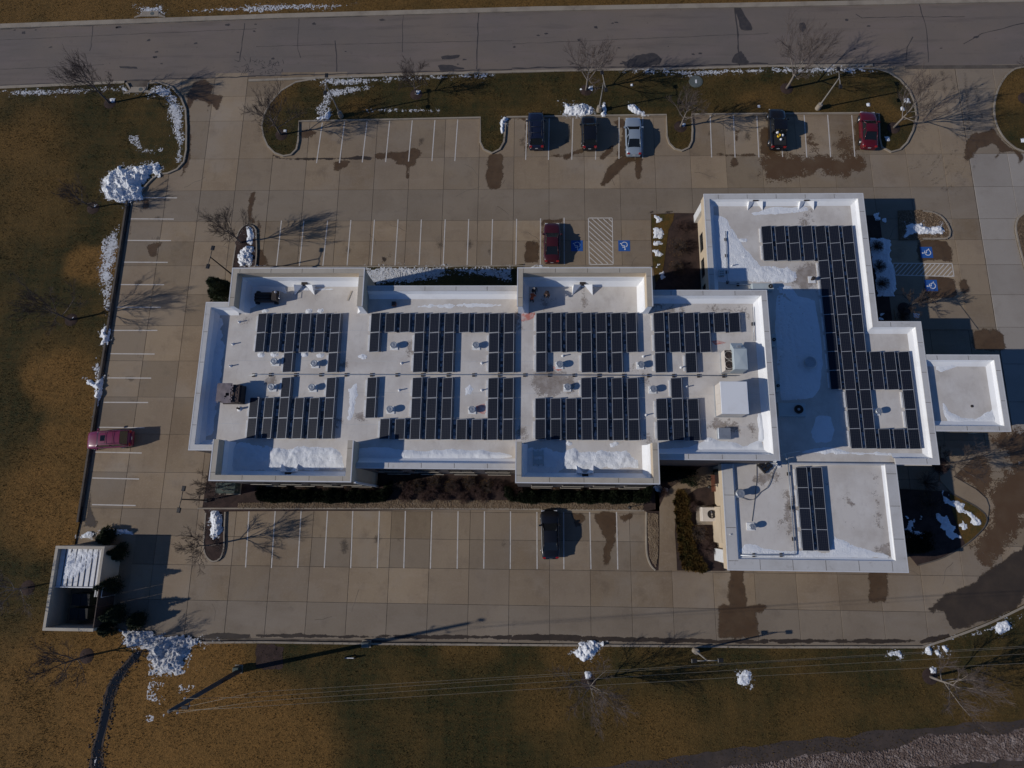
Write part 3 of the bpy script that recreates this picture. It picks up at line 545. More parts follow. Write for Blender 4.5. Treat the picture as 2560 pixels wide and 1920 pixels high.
def stain(pts, mat='wet', amp=0.18, parent=None, smooth=True, z=None):
    p = smooth_line(pts, 0.4, True) if smooth else pts
    zst[0] += 0.00002
    if mat in ('wet', 'wet_dark', 'wet_grain', 'wet_band', 'oil'):
        me = rim_sheet(wobble(p, amp, 1.3, 0.3, len(pts) * 3.1), zst[0] if z is None else z, .22); me.materials.append(M[mat]); link('wet_stain', me, lot if parent is None else parent)
    else: MB().poly(wobble(p, amp, 1.3, 0.2, len(pts) * 3.1), zst[0] if z is None else z).build('wet_stain', mat, lot if parent is None else parent)
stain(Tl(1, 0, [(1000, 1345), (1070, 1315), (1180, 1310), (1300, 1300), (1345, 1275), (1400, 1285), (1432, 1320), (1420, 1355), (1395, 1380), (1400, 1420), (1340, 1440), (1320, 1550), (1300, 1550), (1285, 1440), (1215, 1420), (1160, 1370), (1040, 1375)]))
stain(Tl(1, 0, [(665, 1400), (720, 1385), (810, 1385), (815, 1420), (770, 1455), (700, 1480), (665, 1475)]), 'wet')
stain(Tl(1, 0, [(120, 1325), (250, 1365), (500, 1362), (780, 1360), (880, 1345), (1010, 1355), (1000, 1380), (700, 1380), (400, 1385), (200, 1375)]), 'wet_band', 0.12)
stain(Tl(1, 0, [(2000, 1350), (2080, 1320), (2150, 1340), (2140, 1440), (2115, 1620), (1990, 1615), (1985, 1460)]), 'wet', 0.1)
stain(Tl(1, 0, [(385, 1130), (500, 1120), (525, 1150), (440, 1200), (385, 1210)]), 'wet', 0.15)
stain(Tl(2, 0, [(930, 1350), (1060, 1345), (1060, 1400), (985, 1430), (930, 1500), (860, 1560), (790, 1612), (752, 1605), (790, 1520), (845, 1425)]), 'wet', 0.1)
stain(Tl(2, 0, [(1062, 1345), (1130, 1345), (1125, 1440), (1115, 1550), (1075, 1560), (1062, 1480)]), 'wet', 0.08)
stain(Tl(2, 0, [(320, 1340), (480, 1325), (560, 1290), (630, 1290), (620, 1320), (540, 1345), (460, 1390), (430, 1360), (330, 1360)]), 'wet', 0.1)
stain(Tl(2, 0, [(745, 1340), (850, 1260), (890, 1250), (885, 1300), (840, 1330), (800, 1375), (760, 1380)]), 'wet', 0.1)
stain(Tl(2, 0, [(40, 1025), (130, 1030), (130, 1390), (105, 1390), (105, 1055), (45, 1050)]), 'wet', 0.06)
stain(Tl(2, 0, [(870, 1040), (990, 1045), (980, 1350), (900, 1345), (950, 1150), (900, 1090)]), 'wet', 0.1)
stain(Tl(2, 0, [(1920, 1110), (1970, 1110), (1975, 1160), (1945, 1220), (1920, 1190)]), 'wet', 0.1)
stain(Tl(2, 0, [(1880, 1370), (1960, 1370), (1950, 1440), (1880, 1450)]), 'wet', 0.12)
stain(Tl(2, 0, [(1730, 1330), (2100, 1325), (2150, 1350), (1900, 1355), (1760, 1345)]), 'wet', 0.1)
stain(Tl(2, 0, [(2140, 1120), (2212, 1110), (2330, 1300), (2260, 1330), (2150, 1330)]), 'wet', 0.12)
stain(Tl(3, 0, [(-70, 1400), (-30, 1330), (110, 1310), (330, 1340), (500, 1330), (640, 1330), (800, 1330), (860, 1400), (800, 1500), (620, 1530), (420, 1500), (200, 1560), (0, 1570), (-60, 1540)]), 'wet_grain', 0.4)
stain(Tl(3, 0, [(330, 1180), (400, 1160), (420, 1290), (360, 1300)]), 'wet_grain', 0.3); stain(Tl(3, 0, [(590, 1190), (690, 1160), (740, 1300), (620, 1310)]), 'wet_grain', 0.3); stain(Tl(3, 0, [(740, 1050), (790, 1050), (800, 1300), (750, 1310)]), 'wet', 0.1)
stain(Tl(3, 0, [(1720, 1180), (1880, 1130), (1960, 1110), (2010, 1190), (2090, 1270), (2212, 1330), (2212, 1380), (2160, 1420), (2120, 1310), (2000, 1340), (1960, 1390), (1930, 1390), (1990, 1300), (1930, 1250), (1830, 1290), (1760, 1370), (1700, 1385)]), 'wet', 0.12)
stain(Tl(0, 1, [(1270, 450), (1330, 440), (1400, 430), (1400, 470), (1370, 500), (1365, 545), (1320, 560), (1280, 520)]), 'wet', 0.12)
stain(Tl(0, 1, [(1220, 70), (1280, 60), (1290, 140), (1240, 160)]), 'wet', 0.15); stain(Tl(0, 1, [(1120, 270), (1145, 270), (1130, 390), (1110, 400)]), 'wet', 0.06)
stain(Tl(0, 1, [(2160, 0), (2212, -20), (2200, 100), (2180, 200), (2212, 240), (2212, 280), (2150, 250), (2135, 160)]), 'wet', 0.08)
stain(Tl(1, 1, [(-5, 500), (60, 500), (100, 600), (130, 640), (0, 640)]), 'wet', 0.1)
stain(Tl(1, 1, [(0, 230), (35, 235), (48, 330), (40, 420), (20, 440), (20, 320)]), 'wet', 0.05)
stain(Tl(2, 1, [(110, 420), (235, 420), (235, 620), (105, 620)]), 'wet', 0.05, smooth=False)
stain(Tl(2, 1, [(255, 235), (445, 232), (445, 260), (400, 270), (285, 280), (262, 620), (252, 620)]), 'wet', 0.06, smooth=False)
stain(Tl(2, 1, [(1170, 185), (1210, 160), (1240, 190)]), 'wet_dark', 0.05); stain(Tl(2, 1, [(1300, 180), (1340, 155), (1390, 165), (1390, 190)]), 'wet_dark', 0.05)
stain(Tl(1, 1, [(1080, 560), (1130, 560), (1135, 610), (1090, 615)]), 'wet_dark', 0.12)
stain(Tl(2, 2, [(700, 1120), (900, 1110), (905, 1300), (860, 1450), (840, 1570), (780, 1585), (790, 1420), (800, 1360), (710, 1180)]), 'wet', 0.12)
stain(Tl(2, 2, [(925, 1120), (1060, 1120), (1040, 1170), (980, 1195), (925, 1165)]), 'wet', 0.1); stain(Tl(2, 2, [(500, 1115), (650, 1130), (600, 1210), (560, 1250), (530, 1200)]), 'wet', 0.1)
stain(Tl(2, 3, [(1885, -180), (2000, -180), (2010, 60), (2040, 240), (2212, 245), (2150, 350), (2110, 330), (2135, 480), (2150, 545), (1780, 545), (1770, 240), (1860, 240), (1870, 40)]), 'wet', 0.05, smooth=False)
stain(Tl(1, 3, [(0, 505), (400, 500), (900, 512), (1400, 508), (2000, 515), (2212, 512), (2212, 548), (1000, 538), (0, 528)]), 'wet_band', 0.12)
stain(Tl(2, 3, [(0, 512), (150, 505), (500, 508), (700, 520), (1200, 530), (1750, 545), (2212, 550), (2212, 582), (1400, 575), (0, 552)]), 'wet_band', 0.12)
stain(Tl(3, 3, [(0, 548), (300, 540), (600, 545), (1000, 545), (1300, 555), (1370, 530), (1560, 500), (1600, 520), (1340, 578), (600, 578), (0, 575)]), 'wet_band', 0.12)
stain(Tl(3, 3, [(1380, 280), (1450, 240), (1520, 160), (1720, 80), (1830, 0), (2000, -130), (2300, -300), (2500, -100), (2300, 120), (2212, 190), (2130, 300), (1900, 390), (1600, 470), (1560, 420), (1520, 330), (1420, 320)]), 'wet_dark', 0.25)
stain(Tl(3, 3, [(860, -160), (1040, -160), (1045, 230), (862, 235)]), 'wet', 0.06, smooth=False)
stain(Tl(3, 2, [(1900, 420), (2100, 400), (2300, 420), (2400, 900), (2200, 1250), (2000, 1500), (1890, 1600), (1760, 1400), (1880, 1240), (1930, 1080), (1900, 1000), (2000, 780), (2100, 700), (1990, 560)]), 'wet_grain', 0.4)
stain(Tl(3, 2, [(1590, 600), (1800, 580), (1950, 760), (1890, 980), (1700, 850), (1560, 780)]), 'wet_grain', 0.3)
stain(Tl(3, 1, [(1320, 420), (1540, 420), (1580, 600), (1430, 600), (1300, 600)]), 'wet', 0.3); stain(Tl(3, 1, [(1370, 740), (1600, 745), (1620, 910), (1380, 910)]), 'wet', 0.08)
stain(Tl(3, 1, [(1640, 780), (1720, 760), (1740, 860), (1680, 880)]), 'wet', 0.2); stain(Tl(3, 1, [(1780, 1200), (1990, 1190), (2050, 1360), (1790, 1360)]), 'wet', 0.15)
stain(Tl(0, 0, [(1600, 830), (1700, 700), (1780, 690), (1850, 740), (1830, 800), (1930, 830), (1880, 960), (1830, 900), (1800, 960), (1770, 880), (1680, 870), (1640, 950)]), 'wet', 0.15)
stain(Tl(0, 0, [(1620, 860), (1640, 1000), (1650, 1300), (1625, 1450), (1560, 1520), (1600, 1300)]), 'wet', 0.1)
stain(Tl(0, 2, [(790, 1060), (840, 1180), (850, 1240), (700, 1240), (730, 1200), (780, 900)]), 'wet_dark', 0.06)
stain(Tl(0, 3, [(1800, 500), (1900, 490), (2060, 500), (2170, 500), (2170, 540), (1720, 540)]), 'wet_band', 0.08)

for row_y, xs0, n in ((43.5, -31.5, 7), (43.5, -2.5, 6), (43.5, 19, 7), (29.9, -30.8, 12), (-2.6, -28.5, 15)):
    for k in range(n):
        if rnd.random() < .75:
            x, y = xs0 + k * 2.743 + rnd.uniform(.8, 1.9), row_y + rnd.uniform(-1.2, 1.2); r0 = rnd.uniform(.25, .6)
            stain([(x + r0 * rnd.uniform(.6, 1.2) * math.cos(a), y + r0 * rnd.uniform(.8, 1.8) * math.sin(a)) for a in (0, 1.3, 2.6, 3.9, 5.2)], 'oil', .2)
for k in range(9):
    y = -45.5 + 0; x = -44.5 + rnd.uniform(-.8, .8); yy = 33.5 - k * 2.75 + rnd.uniform(-.4, .4); r0 = rnd.uniform(.25, .55); stain([(x + r0 * 1.5 * math.cos(a), yy + r0 * .8 * math.sin(a)) for a in (0, 1.3, 2.6, 3.9, 5.2)], 'oil', .2)
# muddy tyre arcs at the east entrance
for k in range(13):
    r0 = 4.0 + k * .45; cx, cy = T(3, 0, 1080, 1180); a0, a1 = R(-75 + k * 2), R(-20 + k * 3)
    if k % 3 == 2: continue
    inn = [(cx + r0 * math.cos(a0 + (a1 - a0) * t / 6), cy + r0 * math.sin(a0 + (a1 - a0) * t / 6)) for t in range(7)]; out = [(cx + (r0 + .22) * math.cos(a0 + (a1 - a0) * t / 6), cy + (r0 + .22) * math.sin(a0 + (a1 - a0) * t / 6)) for t in range(6, -1, -1)]
    stain(inn + out, 'oil', .15, smooth=False)
for x0, y0, x1, y1 in ((1500, 600, 1560, 1000), (1700, 620, 1740, 1080), (1790, 700, 1850, 1090), (1590, 650, 1640, 980)):
    a, b = T(3, 0, x0, y0), T(3, 0, x1, y1); stain(line_quad(a, b, .5), 'oil', .25, smooth=False)
# fine random cracks in the slabs
for k in range(26):
    x, y = rnd.uniform(-46, 46), rnd.choice((rnd.uniform(-12, 0), rnd.uniform(33, 41), rnd.uniform(28, 33))); a = rnd.uniform(0, 6.28); pts = [(x, y)]
    for q in range(rnd.randrange(3, 8)): a += rnd.uniform(-.5, .5); pts.append((pts[-1][0] + .45 * math.cos(a), pts[-1][1] + .45 * math.sin(a)))
    if not any(in_building(px, py) or any(inside(h, px, py) for h in HIDE) for px, py in pts):
        for p0, p1 in zip(pts[:-1], pts[1:]): MB().poly(line_quad(p0, p1, .03), .0035).build('crack', 'joint', lot)
# street cracks and patches
def crack(pts, w=0.09, amp=0.12, mat='crack_seal'):
    p = dense(pts, 0.6, False); p = [(x + (float(fbm(np.array([x * .9 + 3]), np.array([y * .9]))[0]) - .5) * 2 * amp, y + (float(fbm(np.array([x * .9]), np.array([y * .9 + 9]))[0]) - .5) * 2 * amp) for x, y in p]
    b = MB(); L = []
    for i, (x, y) in enumerate(p):
        a = p[max(0, i - 1)]; c = p[min(len(p) - 1, i + 1)]; dx, dy = c[0] - a[0], c[1] - a[1]; d = math.hypot(dx, dy) or 1; ww = w * (0.6 + 0.8 * rnd.random()) / 2
        L += [(x - dy / d * ww, y + dx / d * ww, 0.005), (x + dy / d * ww, y - dx / d * ww, 0.005)]
    b.add(L, [(2 * i, 2 * i + 1, 2 * i + 3, 2 * i + 2) for i in range(len(p) - 1)]).build('crack', mat, road)
for c, r, pts, w in ((0, 0, [(805, 225), (790, 400), (775, 440)], .07), (0, 0, [(2115, 200), (2070, 520)], .08), (1, 0, [(370, 165), (360, 420), (385, 500)], .06), (1, 0, [(680, 350), (700, 480), (695, 620)], .1), (1, 0, [(1270, 110), (1265, 450)], .05), (1, 0, [(1925, 105), (1912, 400), (1905, 600)], .12), (2, 0, [(1925, 60), (1950, 300), (1965, 570)], .18), (3, 0, [(1305, 30), (1370, 250), (1385, 540)], .08), (3, 0, [(1250, 320), (1200, 410), (1195, 540)], .09), (3, 0, [(755, 125), (810, 155), (1200, 145), (1700, 145)], .07), (3, 0, [(1690, 380), (1850, 290), (2212, 200)], .09), (1, 0, [(0, 400), (900, 380), (2212, 350)], .05), (2, 0, [(0, 380), (1200, 330), (2212, 290)], .05), (0, 0, [(0, 600), (900, 560)], .05), (0, 0, [(0, 345), (2212, 250)], .05), (2, 0, [(0, 590), (400, 580), (1000, 580), (2212, 548)], .16), (1, 0, [(0, 655), (2212, 600)], .14), (0, 0, [(0, 740), (1300, 690), (2212, 660)], .16), (3, 0, [(0, 555), (1180, 545)], .12), (3, 0, [(0, 40), (2212, 10)], .12), (2, 0, [(0, 95), (2212, 45)], .12), (1, 0, [(0, 165), (2212, 100)], .12), (0, 0, [(0, 250), (1150, 205), (2212, 165)], .12)):
    crack(Tl(c, r, pts), w)
stain(Tl(2, 0, [(1925, 65), (1970, 65), (2010, 130), (2065, 210), (2070, 260), (1980, 255), (1955, 170)]), 'crack_seal', 0.12, road, z=0.007)
stain(Tl(3, 0, [(275, 200), (310, 190), (330, 250), (300, 280), (265, 250)]), 'crack_seal', 0.2, road, z=0.006)
stain(Tl(0, 0, [(1030, 575), (1180, 575), (1190, 590), (1040, 590)]), 'crack_seal', 0.12, road, z=0.006)
stain(Tl(1, 0, [(1600, 490), (1760, 475), (1750, 500), (1610, 510)]), 'crack_seal', 0.2, road, z=0.006); stain(Tl(1, 0, [(1570, 570), (1700, 560), (1800, 600), (1600, 605)]), 'crack_seal', 0.3, road, z=0.006)
stain(Tl(2, 0, [(960, 540), (1150, 470), (1250, 470), (1300, 540), (1100, 580)]), 'crack_seal', 0.5, road, z=0.006); stain(Tl(2, 0, [(1890, 540), (1960, 450), (2010, 480), (2060, 550)]), 'crack_seal', 0.5, road, z=0.006)
for _ in range(46):
    x, y = rnd.uniform(-66, 56), rnd.uniform(53.5, 60.6); r0 = rnd.uniform(.06, .3)
    stain([(x + r0 * rnd.uniform(.5, 2) * math.cos(a), y + r0 * rnd.uniform(.4, 1) * math.sin(a)) for a in (0, 1.3, 2.6, 3.9, 5.2)], 'crack_seal', 0.1, road, z=0.0062)
for k in range(60):   # alligator cracking in the west lane
    x, y = T(1, 0, rnd.uniform(-170, 240), rnd.uniform(525, 650)); a = rnd.uniform(0, 3.1); l = rnd.uniform(.3, .7)
    MB().poly(line_quad((x, y), (x + l * math.cos(a), y + l * math.sin(a)), .05), 0.0055).build('crack', 'crack_seal', road)
# courtyard path, garden paths
def path(name, pts, label, z=GZ + 0.02, mat='concrete', sm=True):
    o = MB().prism(smooth_line(pts, .4, True) if sm else pts, 0.0, z, 0).build(name, mat); return tag(o, label, 'path', kind='structure')
path('path', Dl([(1422, 1232), (1424, 1190), (1424, 1140), (1424, 1095), (1440, 1060), (1480, 1030), (1520, 1005), (1546, 1004), (1546, 1048), (1505, 1055), (1475, 1075), (1460, 1100), (1457, 1150), (1460, 1190), (1462, 1232)]), 'curved concrete footpath through the courtyard bed', sm=False, mat='concrete')
path('gravel_strip', Dl([(1399, 1108), (1421, 1110), (1422, 1160), (1421, 1200), (1416, 1225), (1404, 1205), (1400, 1160)]), 'strip of brown river rock beside the footpath', GZ + 0.025, 'river_rock', False)
path('gravel_strip', [T(1, 2, -150, 1076), T(1, 2, 1200, 1076), T(2, 2, 0, 1080), T(2, 2, 1130, 1090), T(2, 2, 1140, 1000), T(2, 2, 0, 1005), T(1, 2, 1300, 1000), T(1, 2, 600, 1010), T(1, 2, -150, 1030)], 'strip of golden river rock along the south bays', GZ + 0.02, 'river_rock', False)
path('path', [T(3, 2, 1490, 540), T(3, 2, 1850, 560), T(3, 2, 1600, 800), T(3, 2, 1790, 910), T(3, 2, 1880, 990), T(3, 2, 1905, 1060), T(3, 2, 1895, 1150), T(3, 2, 1860, 1110), T(3, 2, 1740, 1030), T(3, 2, 1590, 950), T(3, 2, 1480, 830)], 'concrete footpath rounding the fan-shaped garden', 0.10, 'concrete', False)
path('path', [(39.6, 20), (48.2, 20), T(3, 1, 1650, 975), T(3, 1, 1620, 930), T(3, 1, 1580, 912), (39.6, 22.3)], 'concrete entrance walk with a rounded end', 0.09, 'concrete', False)
tag(MB().prism([(35.1, 19.5), (39.2, 19.5), (39.2, 33.4), (35.1, 33.4)], 0, .12).build('garden_bed', 'mulch'), 'shaded planting bed along the east wall of the wing', 'bed', kind='structure')
# soil and ballast in the south-east corner
tag(MB().poly(wobble(Dl([(1180, 1690), (1219, 1657), (1330, 1648), (1420, 1640), (1560, 1618), (1659, 1607), (1834, 1587), (1891, 1573), (1991, 1571), (2109, 1560), (2212, 1552), (2500, 1520), (2500, 1850), (1180, 1850)]), 0.5, .5, .5), GZ + 0.008).build('soil_strip', 'soil'), 'dark bare soil strip at the field edge', 'soil', kind='structure')
tag(MB().poly(wobble(Dl([(1500, 1710), (1560, 1655), (1659, 1646), (1760, 1630), (1850, 1624), (1934, 1617), (1985, 1592), (2059, 1584), (2150, 1588), (2212, 1577), (2500, 1545), (2500, 1680), (2212, 1632), (2050, 1650), (1867, 1662), (1800, 1720)]), 0.7, .7, .4), GZ + 0.02).build('gravel_bank', 'ballast'), 'bank of pale stone ballast in the south-east corner', 'gravel', kind='structure')
path('gravel_strip', Tl(2, 1, [(1203, 200), (1330, 195), (1400, 190), (1390, 250), (1350, 330), (1330, 480), (1300, 700), (1240, 790), (1218, 640), (1205, 400)]), 'golden dry ground-cover strip beside the accessible bays', GZ + .02, 'golden_cover', False)
path('gravel_strip', Tl(3, 2, [(1560, 935), (1660, 990), (1785, 1060), (1865, 1125), (1882, 1160), (1862, 1228), (1785, 1312), (1700, 1385), (1660, 1300), (1620, 1200), (1580, 1080)]), 'olive ground-cover wedge at the tip of the fan-shaped garden', GZ + .02, 'golden_cover', False)

# ---------------------------------------------------------------- buildings
def offs(path, n, side):
    out = []
    for i, p in enumerate(path):
        ds = []
        if i > 0: ds.append((p[0] - path[i - 1][0], p[1] - path[i - 1][1]))
        if i < len(path) - 1: ds.append((path[i + 1][0] - p[0], path[i + 1][1] - p[1]))
        ns = [(-dy / math.hypot(dx, dy) * side, dx / math.hypot(dx, dy) * side) for dx, dy in ds]
        if len(ns) == 1: out.append((p[0] + ns[0][0] * n, p[1] + ns[0][1] * n))
        else:
            k = 1 + ns[0][0] * ns[1][0] + ns[0][1] * ns[1][1]; k = max(k, 0.2)
            out.append((p[0] + (ns[0][0] + ns[1][0]) / k * n, p[1] + (ns[0][1] + ns[1][1]) / k * n))
    return out
def band(path, prof, side):
    """sweep (inward, z) profile along the path"""
    b = MB(); rows = [[(x, y, z) for x, y in offs(path, n, side)] for n, z in prof]; m = len(path)
    for k in range(len(prof) - 1):
        vs = rows[k] + rows[k + 1]
        b.add(vs, [((i, i + 1, m + i + 1, m + i) if side < 0 else (i + 1, i, m + i, m + i + 1)) for i in range(m - 1)])
    ends = [[r[0] for r in rows], [r[-1] for r in rows]]
    return b, ends
def parapet(bld, path, side, zlow, ztop, zroof, wallmat, copmat, thick=0.5, slope=0.55, mid=None, inner='roof_white', endcap=True):
    rim = offs(path, 0.03, side)
    for i in range(len(path) - 1):
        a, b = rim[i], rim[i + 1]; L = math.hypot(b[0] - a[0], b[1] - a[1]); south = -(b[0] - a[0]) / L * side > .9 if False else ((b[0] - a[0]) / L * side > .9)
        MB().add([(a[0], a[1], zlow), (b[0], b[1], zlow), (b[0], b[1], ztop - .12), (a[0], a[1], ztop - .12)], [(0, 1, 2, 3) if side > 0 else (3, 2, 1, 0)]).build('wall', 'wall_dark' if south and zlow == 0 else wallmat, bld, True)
    c, ends = band(path, [(0.03, ztop - 0.12), (-0.04, ztop - 0.12), (-0.04, ztop - 0.015), (0.0, ztop), (thick, ztop), (thick, ztop - 0.08), (thick - 0.04, ztop - 0.08)], side)
    if endcap:
        for e in ends: c.add(e, [tuple(range(len(e)))])
    cop = c.build('coping', copmat, bld, True)
    e2, _ = band(path, [(-0.05, ztop - 0.10), (-0.05, ztop + 0.012), (0.05, ztop + 0.012)], side); e2.build('edge_trim', 'edge_metal', cop, True)
    # joints in the coping metal
    rr = random.Random(int(abs(path[0][0] * 10 + path[0][1])));
    j = MB()
    for a, b in zip(path[:-1], path[1:]):
        L = math.hypot(b[0] - a[0], b[1] - a[1]); d = ((b[0] - a[0]) / L, (b[1] - a[1]) / L); nx, ny = -d[1] * side, d[0] * side; s = 3.0
        while s < L - 0.5:
            x, y = a[0] + d[0] * s, a[1] + d[1] * s
            j.add([(x - d[0] * .02 + nx * .05, y - d[1] * .02 + ny * .05, ztop + .004), (x + d[0] * .02 + nx * .05, y + d[1] * .02 + ny * .05, ztop + .004), (x + d[0] * .02 + nx * (thick - .02), y + d[1] * .02 + ny * (thick - .02), ztop + .004), (x - d[0] * .02 + nx * (thick - .02), y - d[1] * .02 + ny * (thick - .02), ztop + .004)], [(0, 1, 2, 3)])
            s += 3.05
    if j.v: j.build('coping_joint', 'joint', cop, True)
    prof = [(thick - 0.03, ztop - 0.06)]
    if mid:
        up, _ = band(path, prof + [(thick - 0.03, mid)], side); up.build('parapet_face', 'stucco', bld, True)
        prof = [(thick - 0.03, mid), (thick + 0.03, mid)]
    inn, ends = band(path, prof + [(thick + slope * 0.25, zroof + 0.35 * (ztop - zroof) if not mid else zroof + 0.5), (thick + slope, zroof + 0.006)], side)
    inn.build('parapet_lining', inner, bld, True)
    if endcap:
        for e in (0, -1):
            prof2 = [(0.03, zlow), (0.03, ztop - 0.1), (thick - 0.03, ztop - 0.1), (thick + slope * 0.25, zroof + 0.4), (thick + slope, zroof)] if mid else None
            if prof2:
                pts = [(offs(path, n, side)[e][0], offs(path, n, side)[e][1], z) for n, z in prof2]
                MB().add(pts, [tuple(range(len(pts)))]).build('parapet_end', inner, bld, True)
def window(bld, p, q, z0, z1, out, n=1):
    """a framed window between two ground points on a wall; out = outward unit vector"""
    a, b = Vector((p[0], p[1], 0)), Vector((q[0], q[1], 0)); o = Vector((out[0], out[1], 0)); d = (b - a).normalized(); L = (b - a).length
    def bar(s0, s1, za, zb, t):
        P = [a + d * s0 - o * .02, a + d * s1 - o * .02, a + d * s1 + o * t, a + d * s0 + o * t]
        return [(v.x, v.y, za) for v in P] + [(v.x, v.y, zb) for v in P]
    fs = [(0, 1, 2, 3)[::-1], (4, 5, 6, 7), (0, 1, 5, 4), (1, 2, 6, 5), (2, 3, 7, 6), (3, 0, 4, 7)]
    f = MB()
    for s0, s1, za, zb in ((0, .07, z0, z1), (L - .07, L, z0, z1), (.07, L - .07, z0, z0 + .07), (.07, L - .07, z1 - .07, z1)): f.add(bar(s0, s1, za, zb, .06), fs)
    for k in range(1, n): f.add(bar(L * k / n - .03, L * k / n + .03, z0 + .07, z1 - .07, .055), fs)
    w = f.build('window', 'black_metal', bld, True)
    MB().add(bar(.05, L - .05, z0 + .05, z1 - .05, .02), fs).build('pane', 'glass', w, True)
    MB().add(bar(-.05, L + .05, z0 - .09, z0 - .01, .11), fs).build('sill', 'coping_beige', w, True)

main_b = empty('office_building', (-4.7, 13.0, 0), label='two-storey beige office block with four raised parapets and white roof', cat='building')
roof_poly = [(-31.6, 5.9), (-28.7, 5.9), (-28.7, 3.0), (-16.4, 3.0), (-16.4, 4.3), (-1.1, 4.3), (-1.1, 3.05), (11.1, 3.05), (11.1, 5.35), (22.2, 5.35), (22.2, 20.9), (11.1, 20.9), (11.1, 22.65), (-1.1, 22.65), (-1.1, 21.4), (-16.4, 21.4), (-16.4, 22.65), (-28.7, 22.65), (-28.7, 19.6), (-31.6, 19.6)]
deck = MB().poly(roof_poly, ZR).build('roof', 'roof', main_b, True)
# membrane seams
for i, y in enumerate((8.1, 11.2, 14.3, 17.4)): MB().box(-31.4, y, ZR + .001, 22.0, y + .05, ZR + .006).build('membrane_seam', 'coping_white', deck, True)
parapet(main_b, [(-29.0, 20.0), (-32.0, 20.0), (-32.0, 5.5), (-29.0, 5.5)], 1, 0, ZM, ZR, 'stucco', 'coping_white')
parapet(main_b, [(-1.33, 21.7), (-16.12, 21.7)], 1, 0, ZM, ZR, 'stucco', 'coping_white', endcap=False)
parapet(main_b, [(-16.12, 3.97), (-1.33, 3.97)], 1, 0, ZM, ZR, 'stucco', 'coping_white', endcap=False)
parapet(main_b, [(11.36, 5.0), (22.55, 5.0), (22.55, 21.25), (11.36, 21.25)], 1, 0, ZM, ZR, 'stucco', 'coping_white')
parapet(main_b, [(-16.12, 19.15), (-16.12, 23.0), (-29.0, 23.0), (-29.0, 19.15)], 1, 0, ZB, ZR, 'stucco', 'coping_beige', mid=ZR + 1.15)
parapet(main_b, [(11.36, 19.15), (11.36, 23.0), (-1.33, 23.0), (-1.33, 19.15)], 1, 0, ZB, ZR, 'stucco', 'coping_beige', mid=ZR + 1.15)
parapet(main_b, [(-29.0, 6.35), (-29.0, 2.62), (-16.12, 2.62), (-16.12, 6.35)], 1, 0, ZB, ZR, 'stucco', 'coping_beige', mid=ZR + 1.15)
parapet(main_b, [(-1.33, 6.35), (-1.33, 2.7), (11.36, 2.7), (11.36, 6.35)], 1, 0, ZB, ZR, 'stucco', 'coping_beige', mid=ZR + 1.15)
for k in range(4):
    for z0 in (0.9, 4.6):
        window(main_b, (-27.6 + 3 * k, 2.62), (-25.6 + 3 * k, 2.62), z0, z0 + 1.7, (0, -1), 2); window(main_b, (0.1 + 3 * k, 2.7), (2.1 + 3 * k, 2.7), z0, z0 + 1.7, (0, -1), 2)
        window(main_b, (-14.9 + 3.5 * k, 3.97), (-12.6 + 3.5 * k, 3.97), z0, z0 + 1.7, (0, -1), 2)
MB().box(-16.2, 2.55, 0, -16.02, 2.75, 8.7).build('downspout', 'white_metal', main_b, True)
# scupper crickets: paired sloping wedges at the foot of the parapets
def cricket(bld, x, y, zr, dy, w=1.0, h=0.75, mat='roof_white'):
    for s in (-1, 1):
        MB().add([(x + s * w, y, zr + .01), (x + s * w * .12, y, zr + h * .55), (x + s * w * .9, y + dy * 0.1, zr + h), (x + s * w, y + dy * .95, zr + .01)], [(0, 1, 2), (1, 3, 2), (0, 2, 3), (0, 3, 1)]).build('scupper_saddle', mat, bld, True)
    MB().box(x - .28, min(y, y - dy * .3), zr + .1, x + .28, max(y, y - dy * .3), zr + .42).build('scupper', 'dark_brown', bld, True)
cricket(main_b, -22.6, 22.0, ZR, -1); cricket(main_b, 5.0, 22.0, ZR, -1); cricket(main_b, -22.6, 3.55, ZR, 1, .8, .5); cricket(main_b, 5.0, 3.65, ZR, 1, .8, .5)

wing = empty('office_wing', (28.8, 19.0, 0), label='single-storey wing with white parapet roof shaded by the taller block', cat='building')
wpoly = [(18.8, 21.0), (18.8, 33.3), (34.8, 33.3), (34.8, 19.1), (39.0, 19.1), (39.0, 5.0), (22.3, 5.0), (22.3, 21.0)]
wdeck = MB().poly(wpoly, ZWR).build('roof', 'roof', wing, True)
parapet(wing, [(35.2, 5.1), (39.35, 5.1), (39.35, 19.44), (35.1, 19.44), (35.1, 33.67), (18.4, 33.67), (18.4, 21.2)], 1, 3.1, ZW, ZWR, 'stucco', 'coping_white', thick=.55)
ww, _ = band([(35.2, 5.1), (39.35, 5.1), (39.35, 19.44), (35.1, 19.44), (35.1, 33.67), (18.4, 33.67), (18.4, 21.2)], [(0.42, 0), (0.42, 3.2)], 1); ww.build('wall', 'stucco', wing, True)
sof, _ = band([(35.2, 5.1), (39.35, 5.1), (39.35, 19.44), (35.1, 19.44), (35.1, 33.67), (18.4, 33.67), (18.4, 21.2)], [(0.42, 3.12), (0.03, 3.12)], 1); sof.build('soffit', 'coping_beige', wing, True)
MB().box(18.42, 32.55, 0, 18.84, 33.45, 3.1).build('corner_pier', 'white_metal', wing, True)
for k in range(3): window(wing, (18.82, 30.6 - 3 * k), (18.82, 28.6 - 3 * k), .9, 2.6, (-1, 0), 2); window(wing, (34.68, 23.0 + 3.2 * k), (34.68, 25.2 + 3.2 * k), .5, 2.6, (1, 0), 2)
cricket(wing, 23.9, 33.0, ZWR, -1, .8, .45); cricket(wing, 29.3, 33.0, ZWR, -1, .8, .45)
